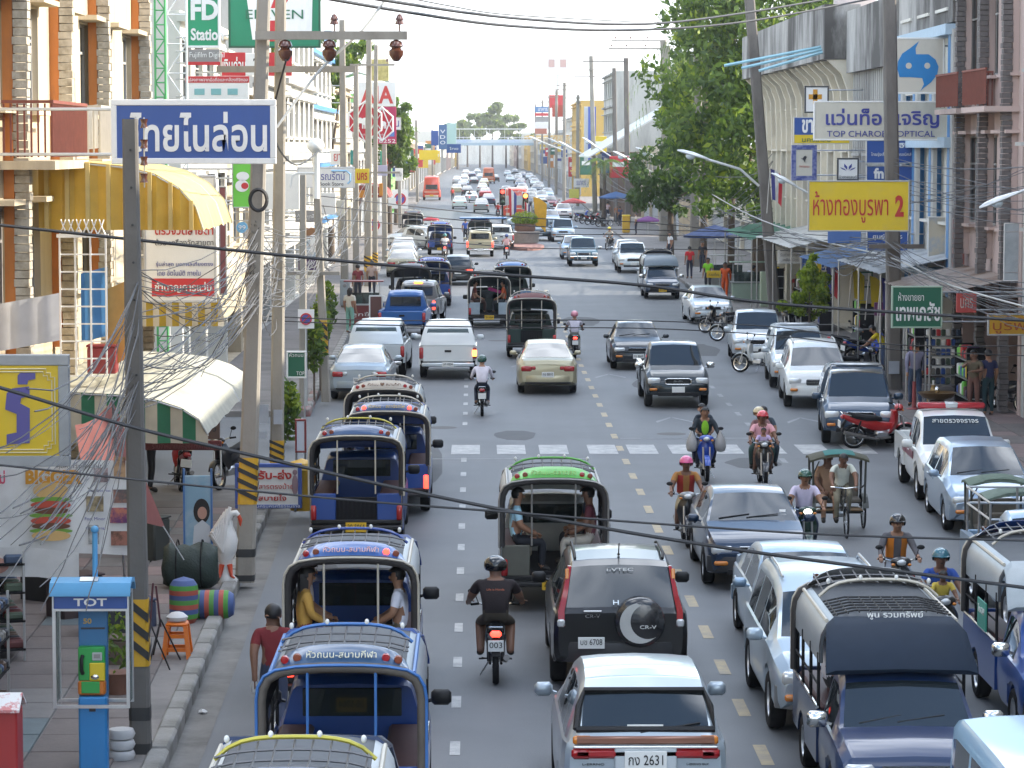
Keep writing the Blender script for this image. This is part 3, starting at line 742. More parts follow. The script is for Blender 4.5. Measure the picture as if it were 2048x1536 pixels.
EDG=[('pelvis','spine'),('spine','chest'),('chest','neck'),('neck','head'),('head','top')] + [(a + s,b + s) for s in 'LR' for a,b in (('sh','el'),('el','wr'),('wr','ha'),('hip','kn'),('kn','an'),('an','toe'))] + [('chest','sh' + s) for s in 'LR'] + [('pelvis','hip' + s) for s in 'LR']
REG={'top':0,'head':0,'neck':0,'ha':0,'wr':0,'el':1,'sh':1,'chest':1,'spine':1,'pelvis':2,'hip':2,'kn':2,'an':2,'toe':3}
_BODY={}
def body_mesh(pose,short=True,pants_short=False,lev=2):
 key=(pose,short,pants_short,lev)
 if key in _BODY:return _BODY[key]
 J=POSES[pose]; names=list(J); idx={n:i for i,n in enumerate(names)}
 me=bpy.data.meshes.new('skeleton'); me.from_pydata([J[n] for n in names],[(idx[a],idx[b]) for a,b in EDG],[])
 ob=bpy.data.objects.new('skeleton',me); col.objects.link(ob)
 sk=ob.modifiers.new('skin','SKIN'); sk.branch_smoothing=.6
 if not me.skin_vertices:
  pass
 su=ob.modifiers.new('sub','SUBSURF'); su.levels=lev; su.render_levels=lev
 for n in names:
  d=me.skin_vertices[0].data[idx[n]]; r=RADII[n if n in RADII else n[:-1]]
  d.radius=(r,r); d.use_root=(n == 'pelvis')
 dg=bpy.context.evaluated_depsgraph_get(); dg.update()
 em=bpy.data.meshes.new_from_object(ob.evaluated_get(dg))
 bpy.data.objects.remove(ob)
 vs=[v.co.copy() for v in em.vertices]; fs=[tuple(p.vertices) for p in em.polygons]
 bpy.data.meshes.remove(em)
 # head a little deeper front to back than wide
 mb=MB(); mb.v=[tuple(v) for v in vs]; mb.f=fs
 segs=[]
 for a,b in EDG:
  A,B=Vector(J[a]),Vector(J[b]); segs.append((a,b,A,B))
 for f in fs:
  c=sum((vs[i] for i in f),Vector())/len(f); best=None
  for a,b,A,B in segs:
   d=B - A; t=max(0,min(1,(c - A).dot(d)/max(1e-9,d.length_squared))); dist=(c - (A + d*t)).length
   if best is None or dist < best[0]:best=(dist,a,b,t)
  _,a,b,t=best
  sa,sb=a.rstrip('LR') if a not in RADII else a,b.rstrip('LR') if b not in RADII else b
  if (sa,sb) == ('sh','el'):m=1 if (not short or t < .62) else 0
  elif (sa,sb) == ('el','wr'):m=0 if short else (1 if t < .92 else 0)
  elif (sa,sb) == ('wr','ha'):m=0
  elif (sa,sb) == ('neck','head') or sb == 'top':m=0
  elif (sa,sb) == ('chest','neck'):m=1 if t < .62 else 0
  elif (sa,sb) == ('pelvis','spine'):m=2 if t < .25 else 1
  elif (sa,sb) == ('hip','kn'):m=2
  elif (sa,sb) == ('kn','an'):m=(0 if pants_short and t > .05 else 2) if t < .92 else 0
  elif (sa,sb) == ('an','toe'):m=3
  elif sb == 'hip':m=2
  else:m=1
  mb.mi.append(m)
 h=Vector(J['head']); up=(Vector(J['top']) - h).normalized()
 fwd=Vector((0,1,0)); fwd=(fwd - up*fwd.dot(up)).normalized()
 mb.cur=0
 mb.ell(h + fwd*.088 - up*.005,(.014,.018,.022),6,5)                      # nose
 for s in (1,-1):mb.ell(h + Vector((s*.088,0,0)),(.012,.022,.034),6,5)  # ears
 mb.cur=4
 for s in (1,-1):mb.ell(h + fwd*.082 + up*.028 + Vector((s*.033,0,0)),(.014,.008,.008),6,4)
 mb.ell(h + fwd*.084 - up*.045,(.024,.008,.006),6,4)
 mb.cur=0
 for S in 'LR':                                                                    # fingers curl on from the palm
  w,q=Vector(J['wr' + S]),Vector(J['ha' + S]); d=(q - w).normalized()
  side=d.cross(Vector((0,0,1))); side=side.normalized() if side.length > .1 else Vector((0,1,0))
  curl=side.cross(d)*(1 if side.cross(d).z < 0 else -1)
  if pose in ('stand','walk'):curl=fwd*.6
  for k,ln in enumerate((.055,.068,.072,.064)):
   b0=q + side*(.024 - .016*k) + d*.02
   mb.tube([b0,b0 + d*ln*.55,b0 + d*ln*.85 + curl*ln*.45,b0 + d*ln*.8 + curl*ln*.85],[.009,.009,.008,.006],5)
  b0=q + side*.03; mb.tube([b0 - d*.01,b0 + side*.028 + d*.02,b0 + side*.03 + d*.05 + curl*.015],[.010,.009,.007],5)
 m=mb.mesh('body',70)
 _BODY[key]=(m,h,up,fwd)
 return _BODY[key]
def person(label,pose,loc,rz=0.0,shirt='#8a8a8a',pants='#2b3040',skin=None,hair='short',helmet=None,short=True,pshort=False,scale=1.0,group=None,shoe='#1c1814',vest=None,lev=2,cat='person'):
 me,h,up,fwd=body_mesh(pose,short,pshort,lev)
 t=thing('person',label,cat,loc,rz,group); t.scale=(scale,)*3
 put('body',me,[skin or SKIN,cloth(shirt),cloth(pants),mat('shoe_' + shoe.strip('#'),shoe,rough=.6),EYE],t)
 rot=fwd.cross(up).normalized()
 M3=Matrix((rot,fwd,up)).transposed()
 if helmet:
  b=MB(); vs0=len(b.v)
  b.ell((0,0,0),(.135,.155,.135),18,12)
  keep=[]
  for f in b.f:
   c=sum((Vector(b.v[i]) for i in f),Vector())/len(f)
   if c.z > -.075 and not (c.y > .02 and c.z < .015):keep.append(f)
  b.f=keep; b.mi=[0]*len(keep)
  b.tube([(-.115,.08,.012),(-.07,.152,.012),(0,.172,.01),(.07,.152,.012),(.115,.08,.012)],.011,5)
  me2=b.mesh('helmet',60)
  o=put('helmet',me2,mat('helmet_' + helmet.strip('#'),helmet,rough=.22,var=.05,coat=.7),t,h + up*.045)
  o.rotation_euler=M3.to_euler()
 else:
  b=MB(); b.ell((0,0,0),(.100,.112,.105),14,10)
  keep=[]
  for f in b.f:
   c=sum((Vector(b.v[i]) for i in f),Vector())/len(f)
   if c.z > (.025 if c.y > .0 else -.055) :keep.append(f)
  b.f=keep; b.mi=[0]*len(keep)
  if hair == 'long':
   b.loft([[(x*w,y,z) for x,y in ((-.09,.0),(-.07,-.09),(.07,-.09),(.09,0),(.05,-.05),(-.05,-.05))] for z,w,in ((.02,1.05),(-.1,1.1),(-.2,.8))] if False else [[(x*w,y,z) for x,y in ((-.09,.0),(-.07,-.10),(.07,-.10),(.09,0),(.05,-.05),(-.05,-.05))] for z,w in ((.02,1.05),(-.1,1.1),(-.2,.8))])
  o=put('hair',b.mesh('hair',60),HAIR if hair != 'grey' else mat('hair_grey',(.10,.10,.10),rough=.6),t,h + up*.038)
  o.rotation_euler=M3.to_euler()
 if vest:
  # open waistcoat following the chest
  J=POSES[pose]; c,s_=Vector(J['chest']),Vector(J['spine']); ax=(c - s_).normalized()
  b=MB(); rings=[]
  for k,(tt,rr) in enumerate(((-.25,.150),(.4,.150),(1.0,.165),(1.5,.150))):
   p=s_ + (c - s_)*tt
   rings.append([p + Vector((math.sin(a)*rr*1.12,-math.cos(a)*rr*.98,0)) for a in [R(-160 + 320*i/12) for i in range(13)]])
  b.loft(rings,closed=False,cap=False)
  b.build('vest',cloth(vest),t,60)
 return t
for _p in ('ride','pillion','sit','pedal','stand','walk','armup','lean'):
 body_mesh(_p,True,False)
# ================================================================== vehicles (local axes: +Y is the way the vehicle faces, origin on the ground at mid length)
_WH={}
def wheel(parent,x,y,r,w,side,rimm=None,name='wheel'):
 k=(r,w)
 if k not in _WH:
  t=MB(); t.lathe([(r*.60,-w*.42),(r*.86,-w*.5),(r*.97,-w*.40),(r,-w*.22),(r,w*.22),(r*.97,w*.40),(r*.86,w*.5),(r*.60,w*.42),(r*.60,-w*.42)],20,axis='X')
  q=MB(); q.lathe([(.001,w*.30),(r*.16,w*.33),(r*.2,w*.24),(r*.50,w*.16),(r*.56,w*.40),(r*.62,w*.42),(r*.62,-w*.42),(r*.5,-w*.3),(.001,-w*.2)],20,axis='X')
  for i in range(5):
   a=i*2*math.pi/5
   q.box((w*.25,math.cos(a)*r*.34,math.sin(a)*r*.34),(w*.16,r*.40,r*.13),m=Matrix.Rotation(a,3,'X'))
  _WH[k]=(t.mesh('tyre',40),q.mesh('rim',35))
 o=put(name,_WH[k][0],RUBBER,parent,(x,y,r))
 if side < 0:o.rotation_euler.z=math.pi
 put('rim',_WH[k][1],rimm or STEEL,o)
 return o
def lerp_st(st,y):
 for a,b in zip(st,st[1:]):
  if a[0] <= y <= b[0]:
   t=(y - a[0])/max(1e-9,b[0] - a[0])
   return tuple(p + (q - p)*t for p,q in zip(a,b))
 return st[0] if y < st[0][0] else st[-1]
def section(s,zb):
 y,z0,zt,tp,hw,ht=s
 h=max(.004,tp - zt); gx=hw*.935
 zm=max(z0 + .52*(zt - z0),zb + .04)
 pts=[(0,zb),(hw*.82,zb),(hw*.955,zb + .01),(hw*.992,zb + min(.10,(zt - zb)*.3)),(hw,zm),(hw*.988,max(zm + .01,zt - .09)),(hw*.965,zt - .02),(gx,zt),
   (ht + (gx - ht)*.20,zt + h*.76),(ht + (gx - ht)*.03,zt + h*.89),(ht*.94,zt + h*.965),(ht*.6,zt + h*1.0),(0,zt + h*1.0 + .012)]
 return [(x,y,z) for x,z in pts]
def shell(st,wy,ra,zc,wins=(),ws=None,rw=None,gj=10):
 """lofted body; returns dict of MBs by region"""
 ys={round(s[0],4) for s in st}
 for w in wy:
  for k in range(9):ys.add(round(w + ra*math.cos(math.pi*k/8),4))
 for a,b in wins:ys.add(round(a,4)); ys.add(round(b,4))
 for rg in (ws,rw):
  if rg:
   for k in range(1,4):ys.add(round(rg[0] + (rg[1] - rg[0])*k/4,4))
 ys=sorted(y for y in ys if st[0][0] <= y <= st[-1][0])
 clean=[ys[0]]
 for y in ys[1:]:
  if y - clean[-1] > .004:clean.append(y)
 ys=clean
 rows=[]
 for y in ys:
  s=list(lerp_st(st,y)); s[0]=y; zb=s[1]
  for w in wy:
   d=abs(y - w)
   if d < ra:zb=max(zb,zc + math.sqrt(max(0,ra*ra - d*d))*.98)
  zb=min(zb,s[2] - .05)
  hp=section(s,zb)
  rows.append(hp + [(-x,yy,z) for x,yy,z in hp[-2:0:-1]])
 n=len(rows[0]); half=12
 out={}
 def reg(i,j):
  ym=(ys[i] + ys[i + 1])/2
  jj,sd=(j,1) if j < half else (2*half - 1 - j,-1)
  if ws and ws[0] < ym < ws[1] and jj >= gj:return ('windscreen',0,0)
  if rw and rw[0] < ym < rw[1] and jj >= gj:return ('rear_window',0,0)
  if jj == 7:
   for k,(a,b) in enumerate(wins):
    if a < ym < b:return ('side_window',k,sd)
  return ('body',0,0)
 for i in range(len(ys) - 1):
  for j in range(n):
   j2=(j + 1) % n
   k=reg(i,j)
   out.setdefault(k,[]).append([rows[i][j],rows[i][j2],rows[i + 1][j2],rows[i + 1][j]])
 res={}
 for k,fl in out.items():
  mb=MB(); ix={}
  for f in fl:
   q=[]
   for p in f:
    kk=(round(p[0],4),round(p[1],4),round(p[2],4))
    if kk not in ix:ix[kk]=len(mb.v); mb.v.append(p)
    if ix[kk] not in q:q.append(ix[kk])
   if len(q) > 2:mb.f.append(tuple(q)); mb.mi.append(0)
  if k[0] == 'body':
   for row in (rows[0],rows[-1]):
    mb.f.append(tuple(ix[(round(p[0],4),round(p[1],4),round(p[2],4))] for p in row)); mb.mi.append(0)
  res[k]=mb
 return res
def put_shell(t,res,pm,glass=None,bodyname='body'):
 body=None
 for k in sorted(res,key=lambda q:q[0] != 'body'):
  mb=res[k]
  if k[0] == 'body':body=mb.build(bodyname,pm,t,32)
  else:mb.build(k[0],glass or GLASS,t,60)
 return body
def lampbox(t,name,c,d,m,r=.02,both=True):
 for s in ((1,-1) if both else (1,)):
  mb=MB(); mb.rbox((0,0,0),d,r)
  mb.build(name,m,t,50,loc=(c[0]*s,c[1],c[2]))
def plate(t,y,z,txt,rear=True,x=0.0,bg=None,fg=None,w=.34,h=.15):
 bg=bg or WHITEP
 mb=MB(); mb.rbox((0,0,0),(w,.012,h),.004)
 o=mb.build('number_plate',bg,t,loc=(x,y,z))
 if txt:
  fg=fg or BLACKP
  rot=(R(90),0,0) if rear else (R(90),0,math.pi)
  text(txt,fg,(0,-.008 if rear else .008,.012),w*.82,h*.5,o,rot)
 return o
YEL=mat('yellow_plate',(.66,.40,.015),rough=.5,var=.12)
def mirrors(t,x,y,z,m,d=(.17,.09,.12)):
 for s in (1,-1):
  mb=MB(); mb.rbox((s*d[0]*.55,0,0),d,.035); mb.tube([(-s*.03,.02,-.05),(s*.06,0,-.02)],.02,5)
  mb.build('wing_mirror',m,t,45,loc=(x*s,y,z))
def bumper(t,y,z,w,h,d,m,name='bumper'):
 mb=MB(); pts=[]
 n=9; rings=[]
 sg=1 if y > 0 else -1
 for k in range(n):
  u=-1 + 2*k/(n - 1); x=u*w/2; yy=y - sg*(abs(u) ** 4)*d*1.6
  rings.append([(x,yy + sg*a*d*.5,z + b*h*.5) for a,b in ((-1,-1),(.8,-1),(1,-.6),(1,.6),(.8,1),(-1,1))])
 mb.loft(rings)
 return mb.build(name,m,t,40)
def seats(t,y,z,w=.5):
 mb=MB()
 for s in (1,-1):
  mb.rbox((s*.36,y,z),(w,.5,.14),.05); mb.rbox((s*.36,y - .28,z + .28),(w,.13,.55),.05); mb.rbox((s*.36,y - .30,z + .63),(.24,.1,.16),.04)
 mb.build('seats',DARKIN,t,40)
def wiper(t,p0,p1):
 mb=MB(); mb.tube([p0,p1],.009,5); mb.build('wiper',BLACKP,t)
def sedan(name,label,pm,group=None,lamp=None,ptxt='',lit=False,headlamp=None,hatch=False,front=False,old=False,bump=None):
 t=thing(name,label,'car',group=group)
 st=[(-2.20,.36,.80,.86,.72,.62),(-2.13,.31,.86,.97,.80,.68),(-1.95,.25,.90,1.015,.84,.71),(-1.62,.22,.91,1.03,.85,.72),(-1.18,.20,.92,1.25,.85,.62),(-.92,.20,.92,1.37,.85,.575),(-.5,.20,.92,1.43,.85,.565),
   (.05,.20,.91,1.435,.85,.565),(.40,.20,.90,1.38,.85,.58),(1.12,.20,.88,.985,.85,.72),(1.62,.22,.81,.90,.845,.72),(1.98,.25,.73,.80,.82,.68),(2.13,.30,.66,.70,.77,.62),(2.20,.38,.58,.60,.71,.55)]
 rw=(-1.62,-.92)
 if hatch:
  st=[(-2.0,.38,.84,.90,.72,.62),(-1.94,.32,.90,1.0,.79,.66),(-1.78,.26,.92,1.30,.83,.61),(-1.6,.22,.93,1.44,.84,.59),(-1.0,.2,.93,1.50,.85,.575)] + [(a,b,c,d + .06 if d > 1.2 else d,e,f) for a,b,c,d,e,f in st[6:]]
  rw=(-1.94,-1.6)
 if old:
  st=[(a,b,c,d - (.03 if d > 1.2 else 0),e - .03,f + .03) for a,b,c,d,e,f in st]
 res=shell(st,(-1.30,1.34),.345,.30,[(-1.05 if not hatch else -1.4,-.38),(-.32,.72)],(.40,1.12),rw)
 put_shell(t,res,pm)
 for y in (-1.30,1.34):
  for s in (1,-1):wheel(t,s*.74,y,.30,.19,s)
 yr=st[0][0]
 bumper(t,yr - .005,.44,1.64,.22,.12,bump or pm)
 bumper(t,2.20,.42,1.62,.24,.12,bump or pm)
 tl=TAILON if lit else TAILRED
 lampbox(t,'tail_lamp',(.60,yr + .02,.74),(.30,.10,.15),tl,.03)
 lampbox(t,'reverse_lamp',(.40,yr + .02,.76),(.12,.09,.10),lamp or TAILRED,.02)
 lampbox(t,'headlamp',(.58,2.12,.64),(.34,.14,.13),headlamp or LENS,.03)
 lampbox(t,'indicator',(.60,2.20,.44),(.22,.10,.07),AMBER,.02)
 mb=MB(); mb.rbox((0,2.185,.64),(.62,.06,.11),.02)
 g=mb.build('grille',BLACKP,t,40)
 c=MB(); c.tube([(-.32,2.215,.585),(-.30,2.215,.70),(.30,2.215,.70),(.32,2.215,.585),(-.32,2.215,.585)],.012,5)
 c.build('grille_frame',CHROME,g)
 plate(t,yr - .075,.58 if not hatch else .66,ptxt,True)
 plate(t,2.275,.44,ptxt,False)
 mirrors(t,.84,.82,.99,pm,(.19,.09,.13))
 mb=MB(); mb.rbox((0,2.262,.31),(1.0,.03,.09),.01); mb.build('air_intake',BLACKP,t)
 mb=MB(); mb.rbox((0,-yr*0 + yr - .062,.345),(1.3,.03,.05),.01); mb.build('bumper_trim',BLACKP,t)
 wiper(t,(.1,1.07,1.03),(-.42,.98,1.075)); wiper(t,(.55,1.07,1.02),(.05,.98,1.075))
 for s in (1,-1):
  mb=MB(); mb.rbox((s*.845,-.20,.80),(.03,.16,.035),.01); mb.rbox((s*.845,-1.0,.80),(.03,.16,.035),.01)
  mb.build('door_handle',pm,t)
 return t
def suv(name,label,pm,group=None,ptxt='',style='suv',bump=None,rails=True):
 t=thing(name,label,'car',group=group)
 if style == 'mpv':
  st=[(-2.22,.40,1.04,1.12,.76,.66),(-2.17,.34,1.08,1.19,.81,.68),(-1.88,.28,1.06,1.53,.84,.64),(-1.66,.25,1.04,1.64,.85,.62),(-1.2,.23,1.02,1.67,.85,.61),(-.6,.22,.99,1.66,.85,.61),(0,.22,.97,1.59,.85,.61),(.55,.22,.93,1.47,.85,.62),(1.40,.22,.90,1.0,.85,.72),(1.8,.25,.82,.90,.84,.70),(2.1,.3,.7,.76,.79,.65),(2.2,.38,.6,.62,.72,.56)]
  rw=(-2.17,-1.88); wins=[(-1.60,-1.02),(-.95,-.2),(-.13,.85)]; ws=(.55,1.40)
 else:
  st=[(-2.15,.46,.98,1.02,.80,.72),(-2.09,.40,1.03,1.09,.86,.74),(-1.86,.34,1.04,1.60,.885,.66),(-1.7,.32,1.04,1.66,.89,.645),(-1.0,.30,1.03,1.69,.89,.64),(-.4,.30,1.02,1.68,.89,.64),(.05,.30,1.02,1.63,.89,.64),(.48,.30,1.01,1.54,.89,.65),(1.22,.30,.99,1.09,.89,.75),(1.75,.32,.92,1.0,.88,.73),(2.08,.36,.80,.86,.83,.68),(2.2,.44,.68,.70,.76,.6)]
  rw=(-2.09,-1.86); wins=[(-1.66,-1.02),(-.95,-.2),(-.13,.80)]; ws=(.48,1.22)
 W=.85 if style == 'mpv' else .89
 Rw=.31 if style == 'mpv' else .35
 res=shell(st,(-1.34,1.36),Rw + .055,Rw,wins,ws,rw)
 put_shell(t,res,pm)
 for y in (-1.34,1.36):
  for s in (1,-1):wheel(t,s*(W - .11),y,Rw,.21,s)
 bumper(t,st[0][0] - .02,.52,W*1.94,.26,.16,bump or pm)
 bumper(t,2.2,.50,W*1.92,.26,.14,bump or pm)
 lampbox(t,'headlamp',(W*.70,2.12,.74),(.32,.16,.16),LENS,.03)
 lampbox(t,'indicator',(W*.74,2.2,.52),(.2,.12,.08),AMBER,.02)
 mb=MB(); mb.rbox((0,2.2,.72),(.66,.06,.15),.02); g=mb.build('grille',BLACKP,t,40)
 for k in range(3):
  b=MB(); b.box((0,2.235,.68 + .045*k),(.64,.012,.018)); b.build('grille_bar',CHROME,g)
 plate(t,2.285,.50,ptxt,False)
 mirrors(t,W - .01,.85,1.06,pm if style != 'crv' else BLACKP,(.20,.10,.15))
 if rails:
  for s in (1,-1):
   mb=MB(); zt=1.72 if style != 'mpv' else 1.62
   mb.tube([(s*.57,-1.62,zt - .06),(s*.575,-1.5,zt),(s*.575,-.4,zt - .005),(s*.57,.05,zt - .07)],.018,6)
   mb.build('roof_rail',STEEL if style != 'crv' else BLACKP,t,40)
 return t
def bed_side(y0,y1,z0,z1,yw,ra,zc,n=10):
 pts=[(y0,z0)]
 for k in range(n + 1):
  a=math.pi - math.pi*k/n
  pts.append((yw + ra*math.cos(a),max(z0,zc + ra*math.sin(a)*.98)))
 pts += [(y1,z0),(y1,z1),(y0,z1)]
 return pts
def pickup(name,label,pm,group=None,double=True,canopy=None,ptxt='',lit=False,bump=None,rack=False,bull=False,bedliner=False,lod=0):
 t=thing(name,label,'pickup',group=group)
 yb=-.62 if double else -.10         # back of the cab
 st=[(yb - .02,.40,.98,1.50,.82,.64),(yb + .04,.36,1.0,1.58,.84,.65),(yb + .22,.34,1.0,1.65,.86,.645),(.35,.32,1.0,1.67,.86,.645),(.72,.32,.99,1.60,.86,.655),(1.32,.32,.98,1.08,.86,.74),(1.9,.34,.92,1.0,.86,.73),(2.25,.38,.82,.88,.83,.69),(2.38,.42,.74,.76,.79,.64),(2.42,.50,.66,.67,.74,.58)]
 wins=[(yb + .16,.18),(.26,1.02)] if double else [(.10,1.02)]
 res=shell(st,(1.52,),.40,.35,wins,(.72,1.32),None)
 put_shell(t,res,pm,bodyname='cab')
 mb=MB(); mb.rbox((0,yb - .022,1.26),(1.14,.02,.36),.008); mb.build('rear_window',GLASS,t)
 for y in (-1.52,1.52):
  for s in (1,-1):wheel(t,s*.75,y,.35,.21,s)
 yr=-2.42
 for s in (1,-1):
  b=MB(); b.prism(bed_side(yr,yb - .06,.46,1.02,-1.52,.41,.35),.05,'YZ',s*.845 - .025)
  b.box((s*.80,(yr + yb)/2,.99),(.10,yb - yr - .08,.045))
  b.build('bed_side',pm,t)
 b=MB(); b.box((0,(yr + yb)/2 - .02,.60),(1.63,yb - yr - .10,.05)); b.box((0,yb - .09,.82),(1.62,.04,.38)); b.build('bed_floor',DARKIN if bedliner else pm,t)
 b=MB(); b.rbox((0,yr - .0,.78),(1.52,.06,.48),.02); tg=b.build('tailgate',pm,t,40)
 h=MB(); h.rbox((0,yr - .035,.86),(.20,.02,.07),.01); h.build('handle',BLACKP,tg)
 lampbox(t,'tail_lamp',(.80,yr - .005,.80),(.12,.10,.34),TAILON if lit else TAILRED,.025)
 b=MB(); b.rbox((0,yr - .12,.46),(1.58,.16,.12),.03); b.rbox((0,yr - .10,.42),(.5,.2,.06),.02); b.build('rear_bumper',bump or CHROME,t,40)
 plate(t,yr - .205,.47,ptxt,True)
 plate(t,2.52,.52,ptxt,False)
 bumper(t,2.42,.50,1.66,.26,.14,bump if bump and bump != CHROME else pm)
 lampbox(t,'headlamp',(.64,2.33,.74),(.34,.16,.17),LENS,.03)
 lampbox(t,'indicator',(.66,2.42,.52),(.2,.12,.07),AMBER,.02)
 mb=MB(); mb.rbox((0,2.41,.73),(.66,.06,.15),.03); g=mb.build('grille',BLACKP,t,40)
 c=MB(); c.tube([(-.34,2.445,.67),(-.35,2.445,.78),(-.28,2.445,.81),(.28,2.445,.81),(.35,2.445,.78),(.34,2.445,.67),(.28,2.445,.655),(-.28,2.445,.655),(-.34,2.445,.67)],.016,6)
 c.build('grille_frame',CHROME,g)
 mb=MB(); mb.rbox((0,2.493,.40),(1.1,.03,.10),.01); mb.build('air_intake',BLACKP,t)
 mirrors(t,.85,.98,1.07,CHROME if bump is CHROME else pm,(.22,.11,.16))
 wiper(t,(.1,1.27,1.12),(-.42,1.17,1.19)); wiper(t,(.55,1.27,1.11),(.05,1.17,1.19))
 for s in (1,-1):
  mb=MB(); mb.rbox((s*.862,.30,.88),(.03,.16,.035),.01)
  if double:mb.rbox((s*.862,-.42,.88),(.03,.16,.035),.01)
  mb.build('door_handle',pm,t)
 if canopy is not None:
  cm=canopy
  rings=[]
  for z,hw,ya,yf in ((1.03,.835,yr - .01,yb - .06),(1.30,.785,yr + .06,yb - .07),(1.52,.715,yr + .16,yb - .08),(1.62,.66,yr + .24,yb - .09),(1.68,.52,yr + .42,yb - .16)):
   rings.append([(-hw,ya,z),(-hw*.8,ya - .02,z),(hw*.8,ya - .02,z),(hw,ya,z),(hw,yf,z),(-hw,yf,z)])
  b=MB(); b.loft(rings); cb=b.build('canopy',cm,t,40)
  g=MB(); g.quad((-.70,yr + .002,1.11),(.70,yr + .002,1.11),(.60,yr + .125,1.53),(-.60,yr + .125,1.53)); g.build('rear_window',CLEARG,cb)
  for s in (1,-1):
   for a,b_ in ((yr + .30,yr + .92),(yr + 1.0,yb - .20)):
    g=MB(); g.quad((s*.832,a - .03,1.12),(s*.832,b_,1.12),(s*.727,b_,1.51),(s*.727,a + .05,1.51)); g.build('side_window',GLASS,cb)
 if rack:
  b=MB()
  for y in (-.3,.45):b.tube([(-.62,y,1.68),(-.60,y,1.74),(.60,y,1.74),(.62,y,1.68)],.02,6)
  b.rbox((0,.52,1.79),(1.06,.16,.07),.03)
  b.build('roof_bar',STEEL,t,40)
 if bull:
  b=MB()
  b.tube([(-.80,2.50,.52),(-.78,2.60,.60),(.78,2.60,.60),(.80,2.50,.52)],.03,6)
  for s in (1,-1):b.tube([(s*.36,2.58,.40),(s*.36,2.62,.62),(s*.36,2.58,.84)],.025,6)
  b.build('bull_bar',CHROME,t,40)
 return t
